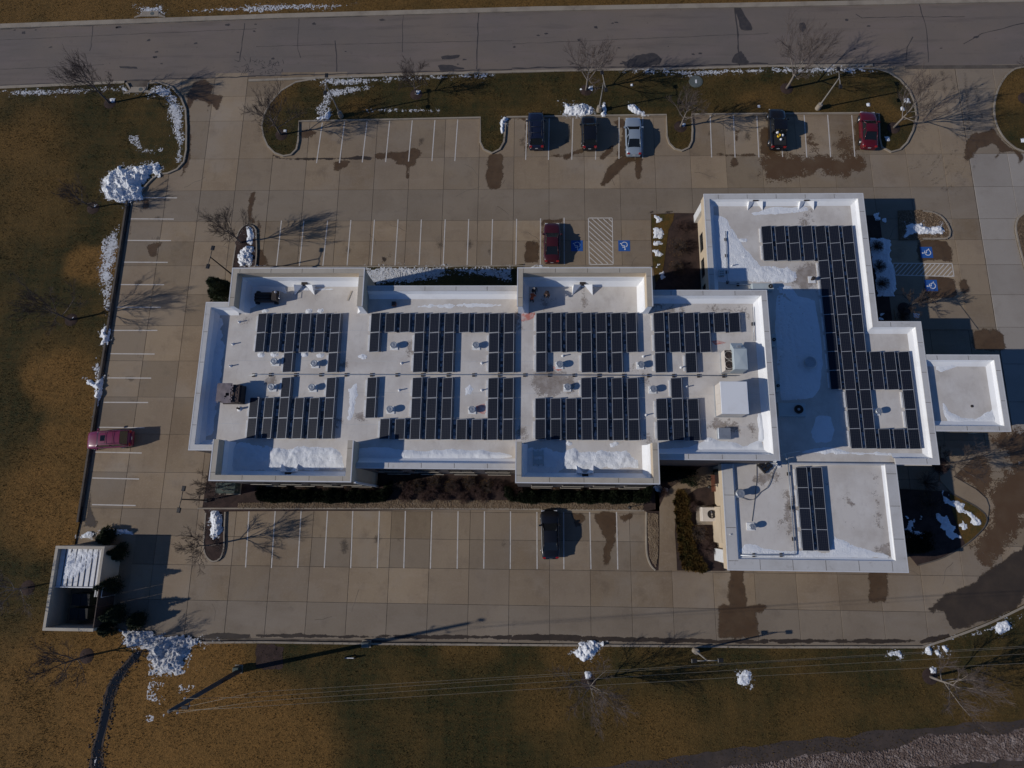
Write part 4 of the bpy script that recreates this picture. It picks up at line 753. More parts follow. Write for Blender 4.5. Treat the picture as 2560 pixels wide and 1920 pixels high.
MB().box(22.6, 5.02, ZWR, 35.3, 5.16, 4.3).build('step_flashing', 'roof_white', wing, True)

corner = empty('corner_building', (26.9, 0, 0), label='low white-roofed corner building beside the courtyard', cat='building')
cdeck = MB().poly([(18.95, -4.6), (34.9, -4.6), (34.9, 5.1), (18.95, 5.1)], ZSR).build('roof', 'roof', corner, True)
cpath = [(18.6, 4.98), (18.6, -4.95), (35.2, -4.95), (35.2, 5.05)]
parapet(corner, cpath, 1, 3.1, ZW, ZSR, 'stucco', 'coping_white', thick=1.0, slope=.25)
ww, _ = band(cpath, [(0.42, 0), (0.42, 3.2)], 1); ww.build('wall', 'stucco', corner, True)
sof, _ = band(cpath, [(0.42, 3.12), (0.03, 3.12)], 1); sof.build('soffit', 'coping_beige', corner, True)
MB().box(18.62, -4.4, 0, 19.04, -3.2, 3.1).build('corner_pier', 'white_metal', corner, True)
MB().box(18.64, -2.6, 0, 19.03, 0.9, 2.9).build('buttress', 'stucco', corner, True)
window(corner, (19.02, 4.7), (19.02, 3.2), 0.1, 2.6, (-1, 0), 1)
MB().box(22.7, 4.95, 4.2, 35.15, 5.1, 4.42).build('curb_flashing', 'coping_white', corner, True)

canopy = empty('entrance_canopy', (43, 12.2, 0), label='square flat-roofed drive-through canopy at the east entrance', cat='canopy')
kpath = [(39.45, 8.35), (46.55, 8.35), (46.55, 15.98), (39.45, 15.98)]
MB().poly([(39.4, 8.6), (46.3, 8.6), (46.3, 15.7), (39.4, 15.7)], 3.95).build('roof', 'roof', canopy, True)
parapet(canopy, kpath, 1, 3.3, ZW, 3.95, 'stucco', 'coping_white')
MB().poly([(39.5, 8.4), (46.5, 8.4), (46.5, 15.9), (39.5, 15.9)][::-1], 3.32).build('soffit', 'coping_beige', canopy, True)
for x, y in ((45.9, 9.0), (45.9, 15.3), (41.0, 9.0), (41.0, 15.3)): MB().box(x - .3, y - .3, 0, x + .3, y + .3, 3.35).build('column', 'stucco', canopy, True)
MB().cyl((43.6, 10.9), .14, 3.955, 3.99, n=12).build('roof_drain', 'dark_brown', canopy, True)

# roof stains with their own outline
def rstain(pts, mat, parent, z, amp=.4):
    if mat == 'red_stain': MB().poly(wobble(smooth_line(pts, .4, True), amp, 1.2, .2, 5), z).build('stain', mat, parent, True); return
    me = rim_sheet(wobble(smooth_line(pts, .4, True), amp, 1.2, .3, 5), z, .25); me.materials.append(M['membrane_dirt']); link('stain', me, parent, True)
rsr = random.Random(77)
for k in range(46):     # soft dirt and ponding marks all over the membranes
    if k < 30: x, y, zz, pp = rsr.uniform(-30, 21), rsr.choice((rsr.uniform(6, 9), rsr.uniform(9, 18.5), rsr.uniform(18.5, 21))), ZR, deck
    elif k < 38: x, y, zz, pp = rsr.uniform(20, 33), rsr.uniform(21.5, 32.5), ZWR, wdeck
    else: x, y, zz, pp = rsr.uniform(20, 34), rsr.uniform(-4, 4), ZSR, cdeck
    r0 = rsr.uniform(.3, 1.1); rstain([(x + r0 * rsr.uniform(.5, 1.4) * math.cos(a), y + r0 * rsr.uniform(.5, 1.4) * math.sin(a)) for a in (0, 1.05, 2.1, 3.15, 4.2, 5.25)], 'roof_stain', pp, zz + .007 + k * .00003, .4)
rstain(Tl(2, 1, [(175, 1640), (190, 1540), (330, 1490), (430, 1530), (560, 1600), (570, 1700), (400, 1760), (260, 1780), (190, 1740)], ZR), 'roof_stain', deck, ZR + .009, .6)
rstain(Tl(2, 1, [(340, 1510), (380, 1510), (440, 1535), (400, 1550)], ZR), 'red_stain', deck, ZR + .012, .1)
rstain(Tl(1, 2, [(1900, 190), (1970, 170), (1995, 220), (1970, 265), (1910, 240)], ZR), 'red_stain', deck, ZR + .012, .1)
rstain(Tl(2, 1, [(60, 1050), (200, 1040), (200, 1090), (80, 1110)], ZR), 'red_stain', deck, ZR + .011, .2)
rstain(Tl(2, 1, [(1720, 1290), (1790, 1285), (1850, 1300), (1760, 1320)], ZR), 'red_stain', deck, ZR + .012, .12)
rstain(Tl(2, 1, [(1690, 1000), (1900, 990), (2040, 1010), (2050, 1100), (1960, 1050), (1750, 1030)], ZR), 'roof_stain', deck, ZR + .009, .4)
rstain(Tl(2, 2, [(1690, 300), (1850, 310), (1960, 330), (1960, 420), (1760, 400), (1690, 420)], ZR), 'roof_stain', deck, ZR + .009, .4)
rstain(Tl(2, 2, [(2030, 330), (2100, 340), (2110, 480), (2050, 470)], ZR), 'roof_stain', deck, ZR + .009, .3)
rstain(Tl(2, 1, [(600, 830), (640, 830), (660, 1020), (600, 1030)], ZR), 'roof_stain', deck, ZR + .009, .2)
rstain(Tl(3, 1, [(230, 640), (420, 620), (430, 830), (220, 830)], ZWR), 'roof_stain', wdeck, ZWR + .008, .3)
rstain(Tl(3, 2, [(130, 860), (180, 860), (230, 1400), (150, 1230)], ZSR), 'roof_stain', cdeck, ZSR + .008, .2)
rstain(Tl(3, 2, [(640, 960), (700, 940), (760, 1040), (690, 1050)], ZSR), 'roof_stain', cdeck, ZSR + .008, .3)
rstain(Tl(3, 2, [(900, 760), (930, 760), (990, 1250), (950, 1250)], ZSR), 'roof_stain', cdeck, ZSR + .008, .2)
rstain(Tl(3, 2, [(660, 1180), (700, 1190), (760, 1250), (700, 1240)], ZSR), 'roof_stain', cdeck, ZSR + .008, .15)

# ---------------------------------------------------------------- solar arrays
PW, PL, TILT = 0.995, 1.97, R(13.0)
def panel_mesh():
    b = MB(); c, s = math.cos(TILT), math.sin(TILT); t = .04; fw = .034
    def P(u, v, h): return (u * c - h * s, -v, u * s + h * c)
    # frame ring and glass, u across (low west edge to high east edge), v down the length
    o = [(0, 0), (PW, 0), (PW, PL), (0, PL)]; i = [(fw, fw), (PW - fw, fw), (PW - fw, PL - fw), (fw, PL - fw)]
    vs = [P(u, v, 0) for u, v in o] + [P(u, v, t) for u, v in o] + [P(u, v, t) for u, v in i] + [P(u, v, t - .006) for u, v in i]
    fs = [(k, 4 + k, 4 + (k + 1) % 4, (k + 1) % 4) for k in range(4)] + [(4 + k, 8 + k, 8 + (k + 1) % 4, 4 + (k + 1) % 4) for k in range(4)] + [(8 + k, 12 + k, 12 + (k + 1) % 4, 8 + (k + 1) % 4) for k in range(4)] + [(0, 1, 2, 3)]
    b.add(vs, fs, 0); b.add(vs[12:], [(0, 3, 2, 1)], 1)
    me = b.mesh('solar_panel'); me.materials.append(M['frame_silver']); me.materials.append(M['cells']); return me
PANEL = panel_mesh()
def tray_mesh(seed):
    b = MB(); x0 = PW * math.cos(TILT)
    b.add([(x0 + .02, -.05, .36), (x0 + .02, -PL + .05, .36), (x0 + .16, -PL + .05, .05), (x0 + .16, -.05, .05)], [(0, 1, 2, 3)], 0)       # rear wind deflector
    rr = random.Random(seed); y = -.05
    b.box(x0 + .17, -PL + .03, .02, x0 + .44, -.03, .07, 1)
    yy = -rr.uniform(.05, .5)
    while yy > -1.6: l = rr.uniform(.2, .42); b.box(x0 + .18, yy - l, .07, x0 + .42, yy, .16, 2); yy -= l + rr.uniform(.06, .6)
    me = b.mesh('ballast_tray')
    for m in ('deflector', 'tray', 'tray_block'): me.materials.append(M[m])
    return me
layered('tray_block', (0.10, 0.10, 0.105), [((0.34, 0.34, 0.35), 0.9, 0.47, 0.53, 1.0)], 0.9)
TRAYS = [tray_mesh(k) for k in range(7)]; trnd = random.Random(2)
_x0 = PW * math.cos(TILT); DEFL = MB().add([(_x0 + .02, -.05, .36), (_x0 + .02, -PL + .05, .36), (_x0 + .16, -PL + .05, .05), (_x0 + .16, -.05, .05)], [(0, 1, 2, 3)]).mesh('wind_deflector'); DEFL.materials.append(M['deflector'])
def array(label, x0, y0, z, dx, dy, cells, group='rooftop solar arrays'):
    e = empty('solar_array', (x0, y0, z), label=label, cat='solar array', group=group); done = set()
    for c, r in cells:
        p = link('solar_panel', PANEL, e); p.location = (c * dx, -r * dy, .13)
        if (c + 1, r) in cells: q = link('ballast_tray', trnd.choice(TRAYS), e); q.location = (c * dx, -r * dy, 0.0)
        else: q = link('wind_deflector', DEFL, e); q.location = (c * dx, -r * dy, 0.0)
        if (c - 1, r) not in cells:
            MB().box(c * dx - .2, -r * dy - PL + .2, .0, c * dx - .03, -r * dy - .2, .08).build('ballast_foot', 'white_metal', e)
    return e
def cells(rows):
    out = []
    for r, cs in rows.items(): out += [(c, r) for c in cs]
    return out
A6, A7, A10 = range(6), range(7), range(10)
array('solar array of fourteen panels under the north-west raised block', -27.0, 19.08, ZR, 1.46, 2.0, cells({0: A6, 1: A6, 2: [2, 5]}))
array('solar array of fourteen panels above the south-west raised block', -26.98, 12.62, ZR, 1.46, 1.99, cells({0: [2, 5], 1: A6, 2: A6}))
array('wide ten-column solar array north of the roof pipe, behind the north wall', -15.75, 19.13, ZR, 1.455, 2.0, cells({0: A10, 1: [0, 3, 4, 5, 8, 9], 2: [3, 4, 5, 8, 9]}))
array('wide ten-column solar array south of the roof pipe, above the snowy south wall', -15.73, 12.66, ZR, 1.455, 2.0, cells({0: [0, 3, 4, 5, 8, 9], 1: [0, 3, 4, 5, 8, 9], 2: range(1, 10)}))
array('solar array beside the three roof workers', 0.46, 19.18, ZR, 1.45, 2.0, cells({0: A7, 1: A7, 2: [0, 3, 4, 5]}))
array('solar array south of the brown roof stain', 0.40, 12.72, ZR, 1.45, 2.0, cells({0: [3, 4, 5, 6], 1: A7, 2: A7}))
array('stepped solar array next to the rooftop unit with two fans', 11.82, 19.2, ZR, 1.44, 2.0, cells({0: A6, 1: range(4), 2: [0, 2]}))
array('small seven-panel solar array west of the cream rooftop unit', 11.76, 12.74, ZR, 1.46, 2.0, cells({0: [1], 1: range(3), 2: range(3)}))
array('long L-shaped solar array running down the single-storey wing', 24.35, 30.15, ZWR, 1.404, 1.963, cells({0: A7, 1: A7, 2: [4, 5, 6], 3: [4, 5, 6], 4: [4, 5, 6], 5: [4, 5, 6], 6: [4, 5, 6], 7: range(4, 10), 8: range(4, 10), 9: [5, 6, 9], 10: [5, 6, 9], 11: range(5, 10)}))
array('solar array of two columns on the low corner building', 25.7, 4.72, ZSR, 1.44, 1.96, cells({0: [0, 1], 1: [0, 1], 2: [0, 1], 3: [0, 1]}))

# ---------------------------------------------------------------- rooftop equipment
ORD = ['first', 'second', 'third', 'fourth', 'fifth', 'sixth', 'seventh', 'eighth']
def vent(x, y, z, label, r=.25, h=.42, cap=.34, group='mushroom roof vents', body='galvanised'):
    e = empty('roof_vent', (x, y, z), label=label, cat='vent', group=group)
    MB().box(-.36, -.36, 0, .36, .36, .07).build('base_flange', 'roof_white', e)
    MB().cyl((0, 0), r * .8, .07, h, n=16).build('stack', body, e)
    MB().lathe((0, 0), [(cap * .95, h - .06), (cap, h), (cap, h + .10), (cap * .86, h + .17), (cap * .78, h + .15), (cap * .3, h + .19), (.02, h + .2)], 20).build('cap', body, e)
    return e
VN = [(1, 1, 155, 1462, 'beside the stepped north-west array, nearer the west wall'), (1, 1, 500, 1480, 'in the notch of the north-west array'), (1, 1, 1187, 1322, 'in the west notch of the wide north array'), (1, 1, 1900, 1322, 'in the east notch of the wide north array'),
      (1, 2, 130, 25, 'in the west notch of the south-west array'), (1, 2, 480, 28, 'in the east notch of the south-west array'), (1, 2, 1155, 218, 'in the west notch of the wide south array'), (1, 2, 1865, 220, 'by the red stain in the wide south array'),
      (2, 1, 412, 1488, 'by the brown stain in the array below the workers'), (2, 1, 1115, 1490, 'between the workers\' array and the stepped array'), (2, 2, 480, 25, 'on the brown stain south of the roof pipe'), (2, 2, 1222, 42, 'west of the small seven-panel array')]
for c, r, x, y, w in VN: vx, vy = T(c, r, x, y, ZR + .5); vent(vx, vy, ZR, 'round galvanised roof vent ' + w)
def stub(x, y, z, label, h=.4, r=.055, mat='white_metal'):
    e = empty('vent_pipe', (x, y, z), label=label, cat='pipe', group='small vent pipes on the roofs')
    MB().cyl((0, 0), r, 0, h, n=10).build('pipe', mat, e); MB().lathe((0, 0), [(r * 2.6, 0.0), (r * 2.2, .05), (r * 1.05, .12)], 12).build('boot', 'roof_white', e)
ST = [(1, 1, 1255, 1475, ZR, 'south of the west notch vent, north half'), (1, 1, 1950, 1475, ZR, 'south of the east notch vent, north half'), (1, 2, 1235, 50, ZR, 'just south of the roof pipe by the single panel column'), (1, 2, 1950, 50, ZR, 'just south of the roof pipe by the snow trail'),
      (2, 1, 440, 1412, ZR, 'north of the vent on the brown stain'), (2, 1, 1138, 1416, ZR, 'west of the stepped array'), (2, 1, 1465, 1512, ZR, 'in the notch of the stepped array'), (2, 2, 1160, 265, ZR, 'west of the seven-panel array'), (2, 2, 1508, 22, ZR, 'east of the top panel of the seven-panel array'),
      (0, 1, 2060, 1118, ZR, 'near the north-west parapet corner'), (0, 1, 2005, 1310, ZR, 'at the edge of the west snow shade'), (0, 1, 1985, 1500, ZR, 'west of the north-west array'), (2, 1, 1905, 632, ZWR, 'on the snowy part of the wing roof'), (3, 2, -330, 1300, ZSR, 'by the small vent of the corner building')]
for c, r, x, y, z, w in ST: sx, sy = T(c, r, x, y, z + .2); stub(sx, sy, z, 'short white vent pipe ' + w)
def roof_pipe(pts, z, label, n_sup, r=.045, mat='galvanised'):
    e = empty('roof_pipe', (pts[0][0], pts[0][1], z - .16), label=label, cat='pipe')
    MB().tube([(x, y, z) for x, y in pts], r, 8).build('pipe', mat, e, True)
    for (a, b) in zip(pts[:-1], pts[1:]):
        L = math.hypot(b[0] - a[0], b[1] - a[1]); m = max(1, round(L / n_sup))
        for k in range(m):
            t = (k + .5) / m; x, y = a[0] + (b[0] - a[0]) * t, a[1] + (b[1] - a[1]) * t
            MB().box(x - .12, y - .16, z - .17, x + .12, y + .16, z - r).build('pipe_support', 'dark_brown', e, True)
    return e
roof_pipe([T(0, 1, 2150, 1585, ZR + .17), T(1, 1, 10, 1577, ZR + .17), T(1, 1, 2212, 1580, ZR + .17), T(2, 1, 1940, 1588, ZR + .17)], ZR + .17, 'long gas pipe on blocks down the middle of the main roof', 2.4)
roof_pipe([Q(1860, 680, 150, 600, ZR + .17), Q(1860, 680, 170, 1190, ZR + .17)], ZR + .17, 'pipe along the east parapet of the main roof', 2.4, .035)
roof_pipe([Q(1680, 460, 925, 815, ZWR + .17), Q(1680, 460, 960, 1659, ZWR + .17), T(2, 1, 1870, 795, ZWR + .17), T(2, 1, 2040, 800, ZWR + .17)], ZWR + .17, 'grey conduit along the west side of the wing roof', 2.2, .05)
roof_pipe([Q(1760, 1130, 1440, 60, ZSR + .2), Q(1760, 1130, 1490, 700, ZSR + .2), T(3, 2, 235, 1478, ZSR + .2), T(2, 2, 1975, 1480, ZSR + .2)], ZSR + .2, 'grey conduit turning the corner on the low roof', 2.6, .06)
def hose(pts, z, label, r=.03):
    p = smooth_line(pts, .3); o = MB().tube([(x, y, z + r) for x, y in p], r, 6).build('hose', 'hose'); tag(o, label, 'hose')
hose([Q(1760, 1130, x, y, ZSR) for x, y in ((905, 150), (905, 500), (870, 850), (825, 1200))], ZSR, 'straight grey cable on the corner building roof')
hose([Q(1760, 1130, x, y, ZSR) for x, y in ((640, 790), (740, 825), (860, 815), (960, 700), (1080, 620), (1140, 500), (1190, 340), (1250, 240))], ZSR + .07, 'curving grey hose on the corner building roof')

def unit_box(name, label, x0, y0, x1, y1, z, h, mat, cat='rooftop unit'):
    e = empty(name, ((x0 + x1) / 2, (y0 + y1) / 2, z), label=label, cat=cat); MB().box(x0 - .05, y0 - .05, z, x1 + .05, y1 + .05, z + .25).build('curb', 'galvanised', e, True); return e
# package unit with two condenser fans
K7 = 180 / 2212.0
def S7(x, y, z): return at(1780 + x * K7, 840 + y * K7, z)
zt = ZR + 1.75
(ax, ay), (bx, by) = S7(650, 380, zt), S7(1115, 1020, zt); (fx, fy) = S7(375, 400, ZR + 1.3)
u1 = unit_box('rooftop_unit', 'grey-green rooftop air unit with two round condenser fans', fx, by, bx, ay, ZR, 1.7, 'unit_grey')
MB().bevbox(ax, by, ZR + .2, bx, ay, zt, .03).build('cabinet', 'unit_grey', u1, True)
MB().add([(ax + .1, by + .1, zt + .002), (bx - .1, by + .1, zt + .002), (bx - .1, ay - .1, zt + .002), (ax + .1, ay - .1, zt + .002), ((ax + bx) / 2, (ay + by) / 2, zt + .05)], [(0, 1, 4), (1, 2, 4), (2, 3, 4), (3, 0, 4)]).build('lid', 'unit_grey', u1, True)
MB().box(fx, by + .02, ZR + .2, ax - .002, ay - .02, ZR + 1.25).build('condenser_box', 'unit_cream', u1, True)
MB().box(fx + .03, by + .05, ZR + 1.25, ax - .03, ay - .05, ZR + 1.262).build('coil_deck', 'dark_brown', u1, True)
for k in (0, 1):
    cy = by + (ay - by) * (.27 + .46 * k); cx = (fx + ax) / 2 + .05; rr = (ay - by) * .2
    f = MB(); f.lathe((cx, cy), [(rr, ZR + 1.262), (rr, ZR + 1.33), (rr * .94, ZR + 1.33), (rr * .93, ZR + 1.27)], 20); fan = f.build('condenser_fan', 'unit_cream', u1, True)
    MB().cyl((cx, cy), rr * .92, ZR + 1.263, ZR + 1.28, n=20).build('fan_well', 'dark_brown', fan, True)
    bl = MB()
    for q in range(4):
        a = q * math.pi / 2 + .4; bl.add([(cx + .08 * math.cos(a), cy + .08 * math.sin(a), ZR + 1.31), (cx + rr * .85 * math.cos(a - .3), cy + rr * .85 * math.sin(a - .3), ZR + 1.29), (cx + rr * .85 * math.cos(a + .3), cy + rr * .85 * math.sin(a + .3), ZR + 1.325)], [(0, 1, 2)])
    bl.cyl((cx, cy), .09, ZR + 1.285, ZR + 1.33, n=10); bl.build('fan_blades', 'rust_brown', fan, True)
hx0, hy1 = S7(630, 240, ZR + 1.1)
MB().add([(ax + .05, ay, zt - .05), (bx - .1, ay, zt - .05), (bx - .1, ay + .75, ZR + .9), (ax + .05, ay + .75, ZR + .9), (ax + .05, ay, ZR + .7), (bx - .1, ay, ZR + .7)], [(0, 3, 2, 1), (0, 4, 3), (1, 2, 5), (3, 4, 5, 2)]).build('intake_hood', 'unit_grey', u1, True)
MB().box((ax + bx) / 2 - .2, ay + .12, ZR + 1.46, (ax + bx) / 2 + .15, ay + .32, ZR + 1.66).build('damper_motor', 'galvanised', u1, True)
# big cream unit
(ax, ay), (bx, by) = T(2, 1, 1800, 1640, ZR + 2.0), T(2, 2, 2045, 255, ZR + 2.0)
u2 = unit_box('rooftop_unit', 'large cream box rooftop unit with flat pale lid', ax, by, bx, ay, ZR, 2, 'unit_cream')
MB().bevbox(ax, by, ZR + .2, bx, ay, ZR + 1.95, .02).build('cabinet', 'unit_cream', u2, True)
MB().bevbox(ax - .04, by - .04, ZR + 1.952, bx + .04, ay + .04, ZR + 2.02, .02).build('lid', 'roof_white', u2, True)
for k in range(3): MB().box(ax - .03, by + .2 + k * (ay - by - .4) / 3, ZR + .4, ax - .002, by + .15 + (k + 1) * (ay - by - .4) / 3, ZR + 1.8).build('access_panel', 'unit_cream', u2, True)
MB().box(bx + .002, by + .5, ZR + .3, bx + .5, ay - .6, ZR + .9).build('duct', 'galvanised', u2, True)
# roof hatch
(ax, ay), (bx, by) = T(2, 2, 1785, 382, ZR + .5), T(2, 2, 1890, 470, ZR + .5)
u3 = unit_box('roof_hatch', 'small grey-lidded roof hatch south of the cream unit', ax, by, bx, ay, ZR, .5, 'unit_grey', 'hatch')
MB().box(ax, by, ZR + .25, bx, ay, ZR + .42).build('frame', 'roof_white', u3, True); MB().bevbox(ax - .04, by - .04, ZR + .422, bx + .04, ay + .04, ZR + .5, .03).build('lid', 'galvanised', u3, True)
# boxes and fans on the shaded wing roof
for (x0, y0, X0, Y0, X1, Y1, h, lab) in ((1860, 680, 140, 195, 520, 300, .7, 'grey box with a round exhaust fan at the north end of the wing shade'), (1860, 680, 465, 1070, 570, 1270, .8, 'square exhaust fan box in the wing shade beside the tall wall'), (1900, 920, 265, 215, 358, 400, .8, 'second square exhaust fan box against the tall wall'), (1900, 920, 310, 600, 800, 830, .5, 'wide low equipment box with a round fan in the wing shade')):
    (ax, ay), (bx, by) = Q(x0, y0, X0, Y0, ZWR + h), Q(x0, y0, X1, Y1, ZWR + h)
    e = unit_box('exhaust_fan', lab, ax, by, bx, ay, ZWR, h, 'unit_grey', 'fan unit'); MB().bevbox(ax, by, ZWR + .2, bx, ay, ZWR + h, .03).build('housing', 'unit_grey', e, True)
    r0 = min(bx - ax, ay - by) * .33; cx = bx - r0 * 1.6; cy = (ay + by) / 2
    fan = MB().lathe((cx, cy), [(r0, ZWR + h), (r0, ZWR + h + .12), (r0 * .86, ZWR + h + .12), (r0 * .85, ZWR + h + .03)], 18).build('fan_ring', 'dark_brown', e, True); MB().cyl((cx, cy), r0 * .3, ZWR + h + .01, ZWR + h + .1, n=10).build('hub', 'galvanised', fan, True)
x, y = Q(1860, 680, 1150, 1560, ZWR + .6); vent(x, y, ZWR, 'wide round exhaust vent on the shaded wing roof', .42, .5, .62)
x, y = Q(1900, 920, 2050, 745, ZWR + .5); vent(x, y, ZWR, 'round vent in the bare notch of the wing array', .27, .5, .32)
x, y = Q(1860, 680, 1205, 105, ZWR + .5); vent(x, y, ZWR, 'dark capped vent on the bare corner west of the wing array', .14, .4, .2, body='dark_brown')
x, y = Q(1760, 1130, 630, 715, ZSR + .9); vent(x, y, ZSR, 'tall round vent close to the west parapet of the corner roof', .37, .85, .42)
x, y = Q(1760, 1130, 840, 1290, ZSR + .6); vent(x, y, ZSR, 'smaller round vent with a square white base on the corner roof', .24, .55, .3)
x, y = Q(1760, 1130, 1290, 195, ZSR + .5); vent(x, y, ZSR, 'shiny round vent beside the black crate on the corner roof', .2, .55, .27, body='chrome')
# open timber crate / pallet shapes
def pallet(name, label, x, y, z, w, l, h, rz, mat, slats=5, cat='pallet'):
    e = empty(name, (x, y, z), rz, label, cat)
    for s in (-1, 0, 1): MB().box(s * (w / 2 - .05) - .05, -l / 2, 0, s * (w / 2 - .05) + .05, l / 2, h - .03).build('bearer', mat, e)
    for k in range(slats): yy = -l / 2 + (k + .5) * l / slats; MB().box(-w / 2, yy - l / slats * .3, h - .03, w / 2, yy + l / slats * .3, h).build('slat', mat, e)
    return e
x, y = Q(1760, 1130, 1060, 235, ZSR + .3); pallet('crate', 'black crate of crossed bars tilted on the corner roof', x, y, ZSR, 1.05, 1.1, .3, R(40), 'black_metal', 3, 'crate')
x, y = T(2, 2, 227, 640, ZR); pallet('pallet', 'blue-shaded pallet frame lying in the snow of the south raised block', x, y, ZR + .06, 1.0, 1.5, .14, R(2), 'unit_grey', 2)
x, y = Q(1680, 460, 840, 1555, ZWR); pallet('pallet', 'small slatted stand in the shadow at the west of the wing roof', x, y, ZWR, .55, .7, .4, 0, 'unit_grey', 3, 'stand')
a, b = T(1, 1, 820, 855, ZR), T(1, 1, 785, 940, ZR)
tag(MB().add([(p[0] + dx, p[1], ZR + dz) for p in (a, b) for dx in (0, .14) for dz in (.01, .06)], [(0, 1, 3, 2), (4, 6, 7, 5), (0, 4, 5, 1), (2, 3, 7, 6), (1, 5, 7, 3), (0, 2, 6, 4)]).build('board', 'coping_beige'), 'loose grey board lying on the north-west raised block', 'board')
x, y = T(1, 1, 1190, 965, ZR + .3); e = empty('toolbox', (x, y, ZR), label='small brown box on the roof by the north wall', cat='box'); MB().bevbox(-.2, -.2, 0, .2, .2, .32, .02).build('case', 'wood_red', e); MB().box(-.2, -.21, .325, .2, .21, .36).build('lid', 'rust_brown', e)
# pallet of gear under a torn tarp at the west end
x0, y1 = Q(440, 880, 720, 535, ZR + 1.35); x1, y0 = Q(440, 880, 960, 880, ZR + 1.35)
e = empty('gear_pallet', ((x0 + x1) / 2, (y0 + y1) / 2, ZR), label='tall pallet of gear under a torn mauve tarp at the west end of the roof', cat='pallet')
MB().box(x0 + .1, y0 + .1, ZR, x1 + .6, y1 - .05, ZR + .14).build('pallet_base', 'timber', e, True)
MB().box(x0 + .15, y0 + .15, ZR + .14, x1 + .5, y1 - .1, ZR + 1.15).build('crate_stack', 'rust_brown', e, True)
tp = []; n = 14
for i in range(n + 1):
    for j in range(n + 1):
        u, v = i / n, j / n; xx = x0 + (x1 - x0) * u; yy = y0 + (y1 - y0) * v
        tp.append((xx, yy, ZR + 1.3 + .12 * float(fbm(np.array([xx * 2.2]), np.array([yy * 2.2]))[0]) - .25 * max(0, abs(v - .5) * 2 - .9) * 8 * .3))
hole = lambda i, j: (float(fbm(np.array([i * .35 + 3.0]), np.array([j * .35 + 8.0]))[0]) > .56 and j < n * .45) or (i > n * .8 and (i * 7 + j * 3) % 5 < 2)
MB().add(tp, [(i * (n + 1) + j, (i + 1) * (n + 1) + j, (i + 1) * (n + 1) + j + 1, i * (n + 1) + j + 1) for i in range(n) for j in range(n) if not hole(i, j)], 0, True).build('tarp', 'tarp', e, True)
MB().tube([(x0 + .5 + .33 * math.cos(t * .5), y0 + .45 + .28 * math.sin(t * .5), ZR + 1.22 + t * .004) for t in range(26)], .05, 6).build('cable_coil', 'dark_brown', e, True)
MB().box(x1, y0 + .1, ZR, x1 + .62, y1 - .1, ZR + .95).build('generator', 'dark_brown', e, True)
x, y = Q(440, 880, 1075, 975, ZR + .3); stub(x, y, ZR, 'dark pipe stub south of the tarp-covered pallet', .5, .1, 'dark_brown')
# brown machine on the north-west raised block
xa, ya = Q(440, 640, 1335, 585, ZR + .8); xb, yb = Q(440, 640, 1780, 790, ZR + .8)
e = empty('roof_cart', ((xa + xb) / 2, (ya + yb) / 2, ZR), label='brown motorised roofing cart loaded with rolls on the north-west raised block', cat='cart')
MB().bevbox(xa + .1, yb + .1, ZR + .25, xb - .4, ya - .1, ZR + .42, .03).build('deck', 'rust_brown', e, True)
for k in range(3): MB().tube([(xa + .15, yb + .25 + .28 * k, ZR + .58 + .02 * k), (xb - .75, yb + .22 + .28 * k, ZR + .6)], .15, 10).build('roofing_roll', 'dark_brown', e, True)
MB().bevbox(xb - .75, yb + .15, ZR + .4, xb - .2, ya - .15, ZR + .95, .06).build('engine', 'dark_brown', e, True)
MB().tube([(xb - .2, yb + .3, ZR + .5), (xb + .05, yb + .3, ZR + 1.0), (xb + .05, ya - .3, ZR + 1.0), (xb - .2, ya - .3, ZR + .5)], .03, 6).build('handle', 'chrome', e, True)
for sx in (xa + .3, xb - .5):
    for sy in (yb + .05, ya - .05): w = MB().tube([(sx, sy - .07, ZR + .22), (sx, sy + .07, ZR + .22)], .22, 14).build('wheel', 'rubber', e, True)
MB().lathe((xb - .35, ya - .3), [(.12, ZR + .95), (.12, ZR + 1.08), (.02, ZR + 1.12)], 12).build('fuel_cap', 'insulator', e, True)
# access ladder rail between wing and corner roof
e = empty('roof_rail', Q(1900, 920, 440, 1480, ZW) + (ZWR,), label='thin white guard rail at the step between wing and corner roofs', cat='rail')
pa, pb, pc = [Q(1900, 920, *p, ZW + .4) for p in ((430, 1480), (690, 1435), (465, 1570))]
MB().tube([(*pa, ZW + .4), (*pb, ZW + .4)], .025, 6).build('top_rail', 'white_metal', e, True)
for p in (pa, pb): MB().tube([(*p, ZWR), (*p, ZW + .4)], .025, 6).build('post', 'white_metal', e, True)
MB().tube([(*pa, ZW + .4), (*pc, ZW + .38), (*pc, ZSR)], .025, 6).build('return_rail', 'white_metal', e, True)

